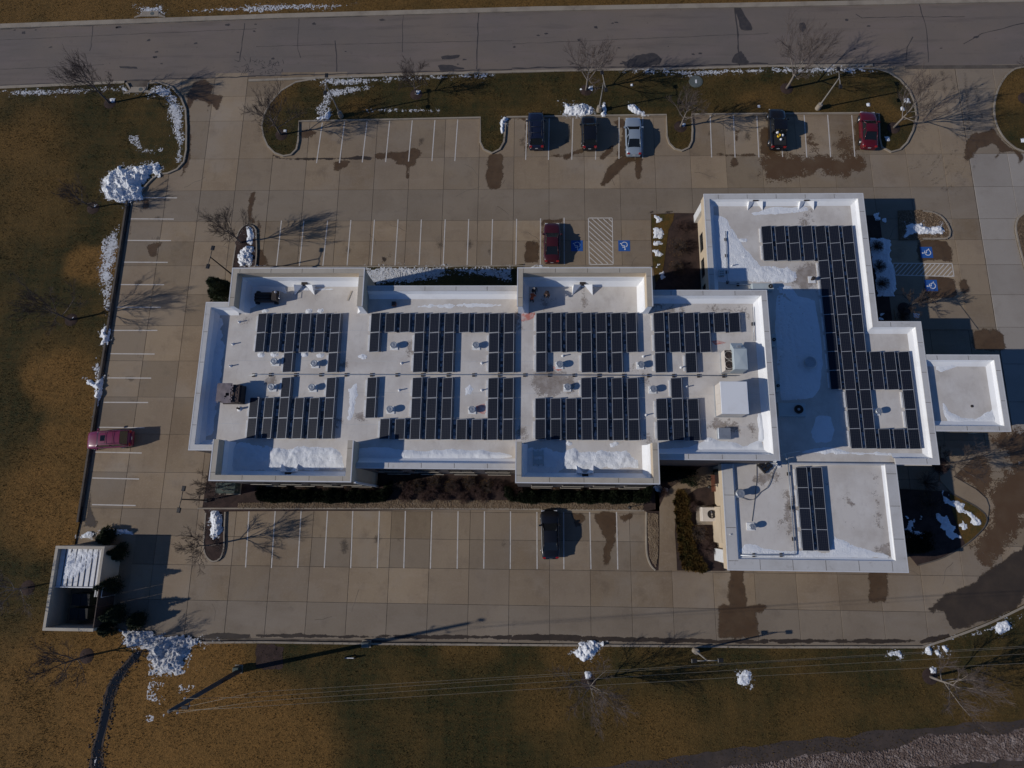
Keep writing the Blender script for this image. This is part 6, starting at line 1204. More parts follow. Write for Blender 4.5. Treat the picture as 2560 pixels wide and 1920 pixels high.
# ---------------------------------------------------------------- snow
def snow(label, poly, z, h=.25, res=.12, edge=.5, cut=.25, freq=1.6, mat='snow', name='snow_patch', cat='snow', rough=.5, seed=0.0, gran=0.0, parent=None, dents=None, lump=1.0):
    """a lying snow layer: thickness grows inwards from a broken edge"""
    xs = [p[0] for p in poly]; ys = [p[1] for p in poly]; x0, x1, y0, y1 = min(xs), max(xs), min(ys), max(ys)
    nx, ny = max(3, int((x1 - x0) / res) + 2), max(3, int((y1 - y0) / res) + 2)
    X, Y = np.meshgrid(np.linspace(x0, x1, nx), np.linspace(y0, y1, ny), indexing='ij')
    d = poly_dist(poly, X, Y); n = fbm(X * freq + seed, Y * freq + seed * 1.7, 5); n2 = fbm(X * (freq * 4 if gran == 0 else 9.0) + seed, Y * (freq * 4 if gran == 0 else 9.0) - seed, 3)
    f = np.clip(d / edge, -1, 1) + (n - .5) * 2 * rough * 1.6 - cut
    if gran > 0: f = np.minimum(f, (n2 - .5) * 6 * gran + (np.clip(d / edge, -1, 1) - cut) * .55 + (n - .5) * 1.2)
    H = h * np.clip(f, -.4, 1.4) * (.45 + .55 * n) + lump * ((h * .3 + .05) * 1.5 * (n2 - .5) + (h * .1 + .02) * (fbm(X * freq * 11 + seed, Y * freq * 11, 2) - .5) * 1.6) * (f > 0.1)
    if gran > 0: H = np.where(f > 0, np.clip(f * h * 1.4, 0, h * (.6 + .8 * n2)), f * h)
    if dents:
        for px, py in dents: H = H - .055 * np.exp(-((X - px) ** 2 + (Y - py) ** 2) / .012)
    keep = f > -.02
    idx = -np.ones(X.shape, int); vs = []; fs = []
    cell = keep[:-1, :-1] | keep[1:, :-1] | keep[:-1, 1:] | keep[1:, 1:]
    # only cells whose average lies in the snow
    av = (f[:-1, :-1] + f[1:, :-1] + f[:-1, 1:] + f[1:, 1:]) / 4; cell &= av > -.12
    if not cell.any(): return None
    ii, jj = np.nonzero(cell)
    def vid(i, j):
        if idx[i, j] < 0: idx[i, j] = len(vs); vs.append((X[i, j], Y[i, j], z + max(-.02, H[i, j])))
        return idx[i, j]
    for i, j in zip(ii, jj): fs.append((vid(i, j), vid(i + 1, j), vid(i + 1, j + 1), vid(i, j + 1)))
    b = MB(); b.add(vs, fs, 0, gran == 0); o = b.build(name, mat, parent, parent is not None)
    if parent is None: tag(o, label, cat, kind='stuff' if gran > 0 else None)
    return o
FILMS = 0
def film(label, poly, z, shrink=0.0):
    me = rim_sheet(poly, z, .2, .7); me.materials.append(M['snow_film'])
    if shrink: me.attributes['rim'].data.foreach_set('value', [a.value - shrink for a in me.attributes['rim'].data])
    return tag(link('snow_film', me), label, 'snow', kind='stuff')
# ploughed piles
def pile(label, poly, h, edge, res=.07, seed=1.0, mat='snow', z=GZ):
    cx, cy = sum(p[0] for p in poly) / len(poly), sum(p[1] for p in poly) / len(poly)
    film('slushy rim of the ' + label, [(cx + (x - cx) * 1.12, cy + (y - cy) * 1.12) for x, y in poly], z + .03 + seed * .0002, .32)
    return snow(label, poly, z, h, res, edge, .12, 1.5, mat, 'snow_pile', 'snow pile', .42, seed)
pile('big ploughed snow pile at the corner of the west lawn', Dl([(222, 400), (232, 378), (260, 362), (290, 362), (325, 352), (345, 358), (348, 380), (318, 388), (305, 410), (308, 432), (278, 440), (240, 434), (224, 420)]), .85, 1.2, seed=2.0)
pile('white snow bank spilling from the lot corner by the ditch', Dl([(268, 1362), (300, 1362), (350, 1374), (436, 1378), (436, 1390), (415, 1396), (408, 1420), (395, 1452), (330, 1458), (328, 1425), (318, 1405), (275, 1396)]), .6, 1.0, seed=3.0, mat='snow_dirty')
pile('snow mound on the south kerb in the middle', Tl(2, 3, [(500, 660), (570, 630), (590, 580), (690, 555), (790, 580), (760, 650), (690, 720), (620, 740), (550, 700)]), .5, .7, seed=4.0)
pile('round flat snow patch in the south field', Tl(2, 3, [(1940, 840), (2000, 795), (2060, 830), (2072, 890), (2050, 945), (1990, 955), (1945, 925), (1935, 880)]), .14, .35, seed=5.0)
pile('snow heap on the verge between the navy suv and black crossover', Ql(1290, 250, [(790, 250), (850, 190), (800, 50), (840, 10), (930, 90), (1060, 70), (1200, 85), (1330, 140), (1370, 170), (1340, 260), (1200, 280), (980, 290), (860, 270)]), .5, .6, seed=6.0)
pile('snow heap on the verge behind the silver sedan', Ql(1290, 250, [(1930, 120), (2000, 80), (2080, 95), (2130, 150), (2200, 190), (2230, 250), (2300, 290), (2100, 285), (2020, 230), (1950, 190)]), .4, .5, seed=7.0)
pile('snow drift on the narrow island by the north-west block', Tl(0, 1, [(2055, 560), (2080, 510), (2130, 475), (2185, 470), (2190, 560), (2180, 640), (2085, 645), (2065, 610)]), .6, .7, seed=8.0)
pile('blue-shaded snow on the tip of the narrow island', Tl(0, 1, [(2130, 300), (2190, 310), (2200, 380), (2180, 460), (2120, 450), (2140, 380)]), .18, .4, seed=8.5)
pile('snow drift along the south-west tree island', Tl(0, 2, [(1810, 1200), (1835, 1110), (1890, 1095), (1925, 1170), (1935, 1280), (1890, 1310), (1850, 1345), (1825, 1290)]), .45, .6, seed=9.0)
pile('snow heap on the west kerb wall, middle', Tl(0, 1, [(865, 1230), (900, 1165), (945, 1155), (960, 1220), (945, 1320), (890, 1325)]), .5, .6, seed=10.0)
pile('snow strip on the west kerb wall near the magenta suv', Tl(0, 2, [(735, -45), (800, -35), (830, 0), (870, -60), (910, -70), (890, 80), (850, 200), (815, 270), (830, 150), (830, 40), (760, -10)]), .4, .4, seed=11.0)
pile('bright snow patch on the D-shaped island', Ql(2160, 480, [(670, 790), (720, 660), (700, 590), (820, 560), (960, 560), (985, 520), (1010, 590), (1130, 620), (1230, 580), (1290, 570), (1380, 680), (1330, 740), (1180, 760), (1000, 750), (900, 720), (790, 760), (700, 800)]), .3, .4, seed=12.0)
pile('snow bank at the head of the dumpster lane', Tl(0, 2, [(840, 1255), (930, 1245), (1060, 1255), (1160, 1270), (1155, 1305), (1040, 1300), (880, 1290)]), .3, .35, seed=13.0, z=0.0)
pile('crusty snow beside the dumpster lane snow bank', Tl(0, 2, [(705, 1310), (770, 1275), (840, 1290), (800, 1325), (730, 1330)]), .15, .3, seed=13.5)
pile('snow on the finger island of the verge', Tl(1, 0, [(2110, 1040), (2150, 1010), (2200, 1025), (2160, 1060), (2140, 1110), (2140, 1160), (2115, 1160)]), .35, .3, seed=14.0)
pile('snow lump beside the verge lamp post behind the crossover', Ql(1290, 250, [(1490, 50), (1540, 60), (1565, 120), (1550, 230), (1560, 290), (1490, 300), (1450, 270), (1500, 200), (1490, 110)]), .45, .4, seed=15.0)
for k, (pts, lab) in enumerate((([(1010, 660), (1080, 640), (1140, 635), (1155, 670), (1150, 715), (1110, 685), (1030, 690)], 'small snow heap on the south-east kerb, western one'), ([(1345, 640), (1390, 580), (1410, 650), (1400, 680), (1350, 660)], 'small snow heap on the south-east kerb, middle one'), ([(1430, 640), (1470, 620), (1500, 690), (1460, 700), (1435, 670)], 'small snow heap on the south-east kerb, lower middle'), ([(1490, 600), (1520, 590), (1565, 630), (1535, 670), (1500, 640)], 'small snow heap on the south-east kerb, eastern one'), ([(1950, 480), (1960, 400), (2050, 380), (2110, 430), (2040, 490), (1990, 500)], 'snow heap on the curved kerb at the far south-east'))):
    pile(lab, Tl(3, 3, pts), .3, .35, seed=16.0 + k)
# thin snow in the shaded east bed, garden and beds
for pts, lab, s in (([(880, 405), (1000, 400), (1050, 420), (1055, 560), (1090, 700), (1105, 850), (1085, 905), (940, 905), (920, 740), (890, 560)], 'blue-shaded snow over the east planting bed', 21.0), ([(905, 190), (960, 180), (965, 240), (920, 260)], 'scrap of snow in the wing shadow, near the wall', 22.0), ([(980, 240), (1010, 230), (1020, 270), (1000, 285)], 'scrap of snow in the wing shadow, further out', 22.5), ([(955, 1050), (1000, 1050), (980, 1110), (950, 1100)], 'scrap of snow against the stepped wall', 23.0), ([(1250, 1060), (1320, 1050), (1300, 1090), (1260, 1085)], 'scrap of snow north of the canopy shadow', 23.5)):
    snow(lab, Tl(3, 1, pts), .13, .07, .08, .35, .1, 2.0, 'snow', 'snow_patch', 'snow', .7, s)
for pts, lab, s in (([(1480, 920), (1540, 1000), (1640, 1020), (1730, 1100), (1800, 1150), (1830, 1200), (1760, 1220), (1690, 1120), (1600, 1060), (1520, 1020)], 'bright snow patch in the fan-shaped garden', 24.0), ([(1180, 1140), (1260, 1180), (1240, 1330), (1180, 1320)], 'blue snow patch beside the corner building wall', 25.0), ([(1250, 1270), (1370, 1280), (1340, 1350), (1260, 1340)], 'blue snow patch south in the shaded garden', 26.0), ([(1440, 1110), (1530, 1130), (1600, 1250), (1660, 1330), (1590, 1350), (1500, 1240)], 'blue snow streak across the shaded garden', 27.0), ([(1280, 1120), (1350, 1130), (1340, 1170), (1290, 1160)], 'small round snow patch in the shaded garden', 28.0), ([(1640, 1220), (1720, 1180), (1730, 1240), (1680, 1260)], 'snow scrap at the garden kerb', 29.0)):
    snow(lab, Tl(3, 2, pts), .16, .1, .07, .35, .2, 2.2, 'snow', 'snow_patch', 'snow', 1.0, s)
for pts, lab, s in (([(1220, 205), (1270, 200), (1310, 245), (1240, 280)], 'snow scrap at the north tip of the bed by the accessible bays', 31.0), ([(1215, 320), (1290, 305), (1320, 370), (1290, 410), (1220, 400)], 'snow patch in the bed by the accessible bays, second from north', 32.0), ([(1215, 430), (1270, 420), (1315, 450), (1260, 470), (1220, 470)], 'snow patch in the bed by the accessible bays, third from north', 33.0), ([(1210, 510), (1260, 500), (1310, 540), (1280, 575), (1230, 560)], 'snow patch in the bed by the accessible bays, fourth from north', 34.0), ([(1240, 615), (1310, 612), (1300, 640), (1240, 660)], 'thin snow scrap in the bed by the accessible bays', 35.0), ([(1250, 695), (1310, 680), (1330, 740), (1290, 760), (1260, 720)], 'snow scrap at the south end of the bed by the accessible bays', 36.0)):
    snow(lab, Tl(2, 1, pts), GZ, .14, .08, .3, .1, 2.2, 'snow', 'snow_patch', 'snow', .6, s)
snow('snow scraps among the courtyard shrubs', Tl(2, 2, [(1220, 890), (1280, 870), (1350, 890), (1350, 930), (1290, 950), (1250, 930)]), GZ, .15, .08, .3, .2, 2.5, 'snow', rough=.7, seed=37.0)
snow('snow ridge along the north wall behind the maroon sedan', Tl(2, 1, [(160, 655), (180, 632), (250, 628), (320, 640), (340, 660)]), 0.0, .3, .08, .25, .1, 2, 'snow', rough=.3, seed=38.0)
snow('crumbly snow ridge at the foot of the north-west block', Tl(1, 1, [(-30, 650), (0, 630), (110, 640), (115, 655)]), 0.0, .25, .08, .25, .1, 2, 'snow', rough=.5, seed=38.5)
# crumbled snow along kerbs: granular, uncountable
def crumbs(label, poly, h=.06, edge=.5, cut=.45, res=.055, seed=40.0, z=GZ, gran=1.0):
    if cut < .9 and 'ditch' not in label: film('thin melting film of ' + label, poly, z + .022 + seed * .0001, max(0, cut) * .95 + .12)
    cut += .28
    return snow(label, poly, z, h, res, edge, cut, 1.1, 'snow_dirty', 'snow_crumbs', 'snow', .5, seed, gran)
crumbs('crumbled snow along the street edge of the west lawn', Tl(0, 0, [(0, 775), (500, 760), (900, 745), (1090, 740), (1130, 790), (900, 800), (400, 850), (100, 845), (0, 800)]), seed=41.0)
crumbs('crumbled snow round the curved corner of the west lawn', Tl(0, 0, [(1000, 740), (1090, 735), (1140, 800), (1280, 810), (1300, 740), (1390, 735), (1480, 780), (1550, 860), (1590, 960), (1590, 1380), (1520, 1450), (1530, 1250), (1450, 1000), (1450, 860), (1350, 830), (1100, 830)]), cut=.2, seed=42.0)
crumbs('scattered snow on the north-west lawn', Tl(0, 0, [(1080, 1160), (1200, 1120), (1260, 1270), (1440, 1260), (1450, 1340), (1200, 1350), (1090, 1230)]), cut=.7, seed=43.0)
crumbs('crumbled snow along the street edge of the verge, western run', Tl(1, 0, [(510, 700), (800, 680), (1300, 668), (2080, 645), (1950, 680), (1200, 700), (800, 745), (560, 740)]), cut=.15, seed=44.0)
crumbs('snow flecks in the west part of the verge', Tl(1, 0, [(560, 760), (1060, 720), (1000, 800), (700, 860), (640, 1030), (500, 1030), (480, 930), (560, 880)]), cut=.62, seed=45.0)
pile('white snow strip under the verge lamp post', Tl(1, 0, [(525, 1020), (590, 1005), (640, 940), (655, 1000), (630, 1040), (530, 1038)]), .25, .25, seed=45.5)
crumbs('snow flecks along the bay kerb of the verge', Tl(1, 0, [(850, 930), (1200, 920), (1620, 930), (1620, 1000), (1200, 990), (860, 990)]), cut=.72, seed=46.0)
crumbs('crumbled snow along the street edge of the verge, eastern run', Tl(2, 0, [(900, 625), (1200, 612), (2212, 603), (2212, 625), (1830, 640), (1700, 665), (1500, 655), (1200, 640)]), cut=.1, seed=47.0)
crumbs('bright snow strip along the verge under the large pale tree', Tl(3, 0, [(-20, 600), (280, 600), (600, 585), (860, 590), (940, 612), (700, 630), (300, 635), (0, 630)]), cut=.02, seed=48.0)
crumbs('crumbled snow on the north grass strip', Tl(1, 0, [(-160, 60), (0, 45), (600, 30), (900, 40), (700, 80), (300, 100), (-100, 125)]), cut=.3, seed=49.0); crumbs('crumbled snow on the north strip by the storm inlet', Tl(0, 0, [(1170, 60), (1400, 60), (1440, 130), (1370, 130), (1350, 122), (1240, 122)]), cut=.1, seed=50.0)
crumbs('snow flecks on the north strip east of the inlet', Tl(0, 0, [(1500, 80), (2000, 55), (2212, 70), (2212, 120), (1600, 125)]), cut=.62, seed=51.0)
crumbs('speckled snow on the lawn along the west kerb wall', Tl(0, 1, [(1080, 200), (1060, 420), (1010, 700), (960, 1130), (890, 1140), (870, 900), (820, 700), (880, 400), (1010, 300)]), cut=.55, seed=52.0, h=.06)
crumbs('speckled snow by the west kerb wall near the magenta suv', Tl(0, 1, [(880, 1340), (920, 1330), (890, 1659), (800, 1659), (800, 1500)]), cut=.6, seed=53.0)
crumbs('snow-dusted grass under the north wall, western half', Tl(1, 1, [(940, 655), (1640, 648), (1640, 740), (1300, 790), (980, 800)]), cut=-.05, seed=54.0, h=.06); crumbs('snow-dusted grass under the north wall, eastern half', Tl(1, 1, [(1640, 648), (2212, 650), (2212, 780), (1800, 720)]), cut=.12, seed=55.0, h=.06)
crumbs('snow scraps over the south-west field below the snow bank', Tl(0, 3, [(1270, 870), (1500, 840), (1650, 750), (1830, 730), (1800, 900), (1650, 1040), (1420, 1290), (1230, 1300), (1230, 1050)]), cut=.92, seed=56.0); crumbs('snow flecks along the south kerb near the snow bank', Tl(0, 3, [(1720, 560), (1920, 560), (1900, 600), (1750, 600)]), cut=.2, seed=57.0)
crumbs('snow flecks along the curved south-east kerb', Tl(3, 3, [(1550, 520), (1900, 430), (2150, 330), (2240, 250), (2240, 330), (2130, 400), (1950, 480), (1600, 550)]), cut=.4, seed=58.0)
crumbs('snow clinging to the stones of the ditch, upper', Tl(0, 3, [(1120, 690), (1180, 690), (1010, 940), (960, 1020), (930, 990), (1000, 850)]), cut=.5, seed=59.0); crumbs('snow clinging to the west bank of the ditch', Tl(0, 3, [(905, 1050), (925, 1060), (830, 1440), (880, 1480), (870, 1659), (800, 1659), (800, 1450)]), cut=.4, seed=60.0)
crumbs('snow flecks north of the dumpster enclosure', Tl(0, 2, [(650, 1260), (850, 1290), (840, 1330), (650, 1390), (590, 1360)]), cut=.7, seed=61.0)
# small snow pats at tree feet
for k, (c, r, px, py, s, lab) in enumerate(((0, 0, 972, 872, .35, 'snow pat at the foot of the north-west lawn tree'), (1, 0, 1400, 800, .42, 'snow ring at the foot of the small verge tree'), (2, 0, 675, 765, .35, 'snow pat at the foot of the broad verge tree'), (1, 0, 250, 1135, .22, 'snow pat at the foot of the western island tree'), (2, 0, 1480, 1085, .3, 'snow pat at the foot of the finger island tree'), (0, 1, 822, 122, .28, 'snow pat at the foot of the tree by the snow pile'), (0, 1, 630, 1090, .28, 'snow pat at the foot of the west field tree'), (3, 3, 1425, 815, .35, 'snow pat at the foot of the south-east field tree'), (2, 3, 660, 860, .4, 'blue snow pat at the foot of the south field tree'), (3, 0, 1160, 940, .3, 'snow pat at the foot of the tree by the dark red sedan'), (3, 0, 1200, 870, .4, 'snow streak on the kerb of the verge end'), (3, 0, 865, 905, .22, 'snow scrap on the verge in front of the dark red sedan'), (2, 0, 2135, 918, .2, 'snow scrap on the verge west of the pickup'), (2, 0, 1035, 735, .15, 'tiny snow scrap in the verge under the broad tree'), (2, 0, 600, 772, .2, 'snow fleck west of the broad verge tree'), (3, 0, 1030, 1200, .3, 'snow scrap on the island tip by the dark red sedan'), (3, 0, 2205, 1215, .3, 'snow pat on the round grass island'))):
    x, y = T(c, r, px, py, GZ); snow(lab, [(x + s * math.cos(t * .785) * (1.3 if t % 2 else .9), y + s * math.sin(t * .785)) for t in range(8)], GZ + .03, .16, .07, .25, .05, 2.5, 'snow', 'snow_patch', 'snow', .4, 70.0 + k)
# snow lying on the roofs
steps = []; srnd = random.Random(8)
for trail in ([(600, 200), (610, 500), (640, 700), (640, 980), (660, 1300), (620, 1600)], [(640, 250), (680, 420), (720, 700), (760, 850), (770, 1100), (800, 1350)], [(700, 380), (820, 520), (950, 600), (1050, 780), (1120, 880), (1180, 1100), (1200, 1300)], [(560, 330), (700, 420), (800, 480), (900, 560), (1060, 700)], [(760, 750), (800, 720), (840, 950), (870, 1200), (900, 1450), (940, 1640)]):
    w = dense([Q(1860, 680, a, b, ZWR) for a, b in trail], .32, False); steps += [(x + srnd.uniform(-.1, .1), y + srnd.uniform(-.1, .1)) for x, y in w]
def roof_snow(label, poly, z, h=.10, edge=.7, cut=.1, res=.12, seed=90.0, rough=.45, freq=.9, mat='snow', dents=None, lump=.3): return snow(label, poly, z, h, res, edge, cut, freq, mat, 'roof_snow', 'snow', rough, seed, dents=dents, lump=lump)
roof_snow('smooth snow in the shade of the west parapet', Tl(0, 1, [(1830, 1010), (1930, 1090), (1930, 1300), (1945, 1400), (1900, 1659), (1880, 1900), (1860, 2060), (1830, 2120), (1715, 2150), (1780, 1600), (1810, 1200)], ZR), ZR, .12, .6, .15, seed=91.0)
roof_snow('snow wedge in the north-west raised block', Tl(0, 1, [(2100, 760), (2190, 730), (2400, 740), (2480, 820), (2480, 870), (2300, 900), (2212, 1000), (2150, 1040), (2090, 960)], ZR), ZR, .1, .6, .2, seed=92.0)
roof_snow('rippled snow field in the south-west raised block', Tl(0, 2, [(1960, 590), (2060, 500), (2380, 545), (2500, 560), (2700, 530), (2900, 560), (2960, 620), (2980, 700), (2960, 740), (1960, 760), (1930, 700)], ZR), ZR, .16, .5, .12, seed=93.0, freq=1.3, lump=.7)
roof_snow('long snow drift along the south wall between the raised blocks', Tl(1, 2, [(860, 560), (1000, 545), (1200, 560), (1400, 570), (1700, 560), (2000, 580), (2150, 600), (2212, 625), (2100, 640), (1200, 655), (860, 655)], ZR), ZR, .16, .4, .1, seed=94.0)
roof_snow('rippled snow field in the south-east raised block', Tl(2, 2, [(120, 560), (250, 540), (420, 580), (520, 555), (650, 590), (800, 570), (1000, 560), (1040, 620), (1090, 680), (1090, 720), (700, 740), (130, 780)], ZR), ZR, .16, .5, .1, seed=95.0, freq=1.3, lump=.6)
roof_snow('snow along the south-east parapet of the main roof', Tl(2, 2, [(1270, 560), (1500, 540), (1560, 520), (1700, 470), (1900, 490), (2000, 520), (2150, 480), (2190, 580), (1300, 600)], ZR), ZR, .12, .4, .15, seed=96.0)
roof_snow('snow drift against the east parapet south of the cream unit', Tl(2, 2, [(2120, 250), (2160, 260), (2190, 500), (2130, 500), (2140, 400)], ZR), ZR, .12, .3, .1, seed=96.5)
roof_snow('snow trail beside the single panel column', Tl(1, 2, [(790, 40), (870, -20), (900, 60), (860, 250), (820, 340), (770, 320), (790, 200)], ZR), ZR, .06, .4, .45, seed=97.0, freq=2.2); roof_snow('snow trail in the east notch of the wide south array', Tl(1, 2, [(1790, 30), (1850, 0), (1890, 40), (1860, 110), (1810, 100)], ZR), ZR, .08, .35, .25, seed=98.0, freq=2.2)
roof_snow('snow crust along the north wall north of the wide array', Tl(1, 1, [(1250, 985), (1500, 960), (1900, 950), (2212, 960), (2212, 1000), (1700, 1010), (1300, 1010)], ZR), ZR, .05, .4, .5, seed=99.0, freq=2.0)
roof_snow('snow crust at the foot of the north-west raised parapet', Tl(1, 1, [(320, 840), (420, 810), (500, 835), (690, 830), (690, 845), (400, 850)], ZR), ZR, .1, .25, .1, seed=100.0, freq=2)
roof_snow('snow sheet over the west half of the wing roof', Tl(2, 1, [(1720, 200), (1850, 220), (1960, 400), (2060, 520), (2150, 640), (2190, 780), (2040, 780), (1700, 780), (1720, 500)], ZWR), ZWR, .07, .5, .05, seed=101.0)
roof_snow('snow streak along the north parapet of the wing', Tl(2, 1, [(2050, 180), (2300, 120), (2560, 130), (2560, 165), (2350, 190), (2100, 210)], ZWR), ZWR, .06, .4, .15, seed=102.0)
roof_snow('rippled snow patch in the sun on the wing roof', Tl(3, 1, [(-130, 640), (30, 640), (170, 650), (250, 690), (240, 760), (160, 785), (-130, 780)], ZWR), ZWR, .1, .5, .1, seed=103.0, freq=1.5, lump=.7)
roof_snow('trodden snow sheet in the shade of the tall block', Tl(3, 1, [(70, 800), (200, 810), (260, 900), (400, 940), (430, 1100), (460, 1300), (470, 1500), (440, 1700), (380, 1780), (120, 1800), (80, 1500), (60, 1200)], ZWR), ZWR, .08, .5, .02, .08, seed=104.0, freq=.8, rough=.25, dents=steps)
roof_snow('snow remnant at the south of the shaded wing roof', Tl(3, 2, [(400, 280), (560, 270), (590, 400), (560, 500), (400, 520), (370, 420)], ZWR), ZWR, .06, .5, .15, seed=105.0)
roof_snow('sunlit snow strip along the south edge of the wing roof', Tl(3, 2, [(280, 590), (400, 545), (560, 545), (700, 590), (1000, 590), (1200, 600), (1200, 620), (300, 600)], ZWR), ZWR, .09, .25, .1, seed=106.0, freq=1.8)
roof_snow('snow along the west and south of the corner roof', Tl(3, 2, [(560, 1290), (700, 1380), (850, 1420), (1040, 1470), (1080, 1510), (500, 1515), (100, 1510), (-200, 1500), (-260, 1440), (-200, 1380), (240, 1450), (520, 1440)], ZSR), ZSR, .07, .4, .12, seed=107.0)
roof_snow('curved snow drift on the canopy roof', Tl(3, 2, [(1500, 120), (1560, 230), (1680, 290), (1800, 290), (1900, 230), (1960, 170), (1990, 330), (1560, 340), (1510, 250)], 3.95), 3.95, .08, .4, .1, seed=108.0); roof_snow('snow corner at the north-west of the canopy roof', Tl(3, 1, [(1430, 1470), (1600, 1480), (1640, 1510), (1500, 1560), (1450, 1540)], 3.95), 3.95, .07, .3, .15, seed=109.0)
for k, (c, r, px, py, w) in enumerate(((1, 1, 40, 1405, 'first, under the north-west array'), (1, 1, 160, 1405, 'second, under the north-west array'), (1, 1, 420, 1400, 'third, under the north-west array'), (1, 1, 560, 1405, 'fourth, under the north-west array'), (1, 1, 90, 1025, 'above the north-west array, west'), (1, 1, 460, 1030, 'above the north-west array, middle'), (1, 1, 560, 1030, 'above the north-west array, east'), (2, 2, 490, 510, 'at the foot of the array above the south-east block'), (2, 2, 880, 520, 'below the array above the south-east block, east'), (2, 2, 1700, 490, 'south of the hatch'), (1, 1, 920, 1420, 'on the bare strip between north arrays'), (2, 1, 2000, 560, 'on the bare part of the wing roof'), (2, 1, 2000, 420, 'on the bare part of the wing roof, further north'))):
    x, y = T(c, r, px, py, ZR if (r, c) != (1, 2) or px < 1900 else ZWR); s = .3; zz = ZWR if (c, r) == (2, 1) and px > 1900 else ZR
    roof_snow('small snow crumb patch on the roof ' + w, [(x + s * 1.5 * math.cos(t * .785), y + s * math.sin(t * .785)) for t in range(8)], zz, .1, .25, .15, .07, 120.0 + k, .6, 2.5)

# ---------------------------------------------------------------- lamp posts, poles, wires
def lamp_post(label, x, y, z, h, rz, pole='pole_grey', head='black_metal', pedestal=True, arms=2, spread=.9, group='lamp posts of the parking lot'):
    e = empty('lamp_post', (x, y, z), rz, label, 'lamp post', group)
    if pedestal: MB().cyl((0, 0), .32, -.05, .75, .28, 14).build('pedestal', 'kerb_concrete', e); zb = .75
    else: MB().cyl((0, 0), .22, 0, .3, .2, 12).build('pedestal', 'black_metal', e); zb = .3
    MB().box(-.16, -.16, zb, .16, .16, zb + .05).build('base_plate', pole, e)
    MB().cyl((0, 0), .085, zb + .05, h, .06, 10).build('shaft', pole, e)
    for s in ((-1, 1) if arms == 2 else (1,)):
        a = MB().tube([(0, 0, h - .05), (0, s * spread * .45, h + .03), (0, s * spread, h)], .04, 6).build('arm', pole, e)
        hd = MB().bevbox(-.18, s * spread - .05 if s > 0 else s * spread - .45, h - .06, .18, s * spread + .45 if s > 0 else s * spread + .05, h + .08, .05).build('lamp_head', head, e)
        MB().box(-.12, s * spread + (.05 if s > 0 else -.35), h - .075, .12, s * spread + (.35 if s > 0 else -.05), h - .062).build('lens', 'lamp_clear', hd)
    return e
x, y = T(1, 0, 738, 1028); lamp_post('thin grey lamp post rising from the west part of the verge', x, y + .25, GZ, 5.7, R(90 - 90))
x, y = T(2, 0, 750, 975); lamp_post('grey lamp post on the verge behind the black crossover', x, y + .2, GZ, 5.1, R(10))
x, y = T(3, 0, 425, 950); lamp_post('grey lamp post on the verge east of the pickup', x, y + .1, GZ, 5.2, R(0))
lx, ly = at(577, 685); lamp_post('dark twin-head lamp post at the north-west block', lx + .4, ly - .25, 0.0, 5.3, R(-8), 'black_metal', 'black_metal', False, 2, .85)
lx, ly = at(520, 1251); lamp_post('dark twin-head lamp post at the south-west corner', lx, ly, GZ, 4.95, R(-6), 'black_metal', 'black_metal', False, 2, .85)
x, y = T(2, 3, 1578, 640); lamp_post('grey twin-head lamp post on the south kerb', x, y, GZ, 4.3, R(92), spread=1.0)
def bollard(label, x, y, z=GZ, h=1.4):
    e = empty('globe_lamp', (x, y, z), label=label, cat='lamp', group='black globe lamps in the beds'); MB().cyl((0, 0), .05, 0, h, .035, 8).build('post', 'black_metal', e); MB().lathe((0, 0), [(.05, h), (.16, h + .06), (.19, h + .18), (.14, h + .3), (.04, h + .35)], 14).build('globe', 'black_metal', e)
x, y = T(2, 2, 1700, 890, 1.5); bollard('black globe lamp beside the red bench', x, y); x, y = T(2, 2, 1015, 1065, 1.5); bollard('black globe lamp at the head of the south bays', x, y)
# timber utility pole and four wires
ux, uy = at(602, 1675); tipx, tipy = at(422, 1779, 12.4)
e = empty('utility_pole', (ux, uy, GZ), label='tall dark timber utility pole standing in the south field', cat='utility pole')
MB().tube([(ux, uy, -.2), ((ux + tipx) / 2, (uy + tipy) / 2, 6.2), (tipx, tipy, 12.4)], [.24, .2, .15], 12).build('shaft', 'timber', e, True)
def on_pole(s): return Vector((ux + (tipx - ux) * s, uy + (tipy - uy) * s, 12.4 * s))
WIRES = [(.97, [(1, 3, 0, 1130), (1, 3, 2212, 990), (2, 3, 2212, 860), (3, 3, 2212, 755)]), (.90, [(1, 3, 0, 1085), (1, 3, 2212, 935), (2, 3, 2212, 795), (3, 3, 2212, 675)]), (.83, [(1, 3, 0, 1047), (1, 3, 2212, 888), (2, 3, 2212, 745), (3, 3, 2212, 620)]), (.76, [(1, 3, 0, 1003), (1, 3, 2212, 870), (2, 3, 2212, 735), (3, 3, 2212, 607)])]
for k, (s, pts) in enumerate(WIRES):
    p = on_pole(s); side = Vector((.1, (-.45 if k % 2 else .4), 0)) if k else Vector((0, 0, .12)); q = p + side; z = q.z
    arm = MB().tube([p, q], .035, 6).build('insulator_arm', 'black_metal', e, True); MB().lathe((q.x, q.y), [(.05, z), (.09, z + .04), (.06, z + .08), (.09, z + .12), (.05, z + .18)], 10).build('insulator', 'insulator', arm, True)
    w = [(q.x, q.y, z + .18)] + [(*T(c, r, px, py, z), z - .05) for c, r, px, py in pts]; a, b = Vector(w[-2]), Vector(w[-1]); w.append(tuple(b + (b - a) * 1.5)); 
    tag(MB().tube(w, .011, 5).build('power_line', 'wire'), 'thin overhead wire, %s from the top of the utility pole' % ('highest', 'second', 'third', 'lowest')[k], 'wire', 'overhead wires of the utility pole')
MB().cyl((tipx * .3 + ux * .7 + .3, tipy * .3 + uy * .7), .06, 3.4, 4.3, n=8).build('cable_riser', 'black_metal', e, True)
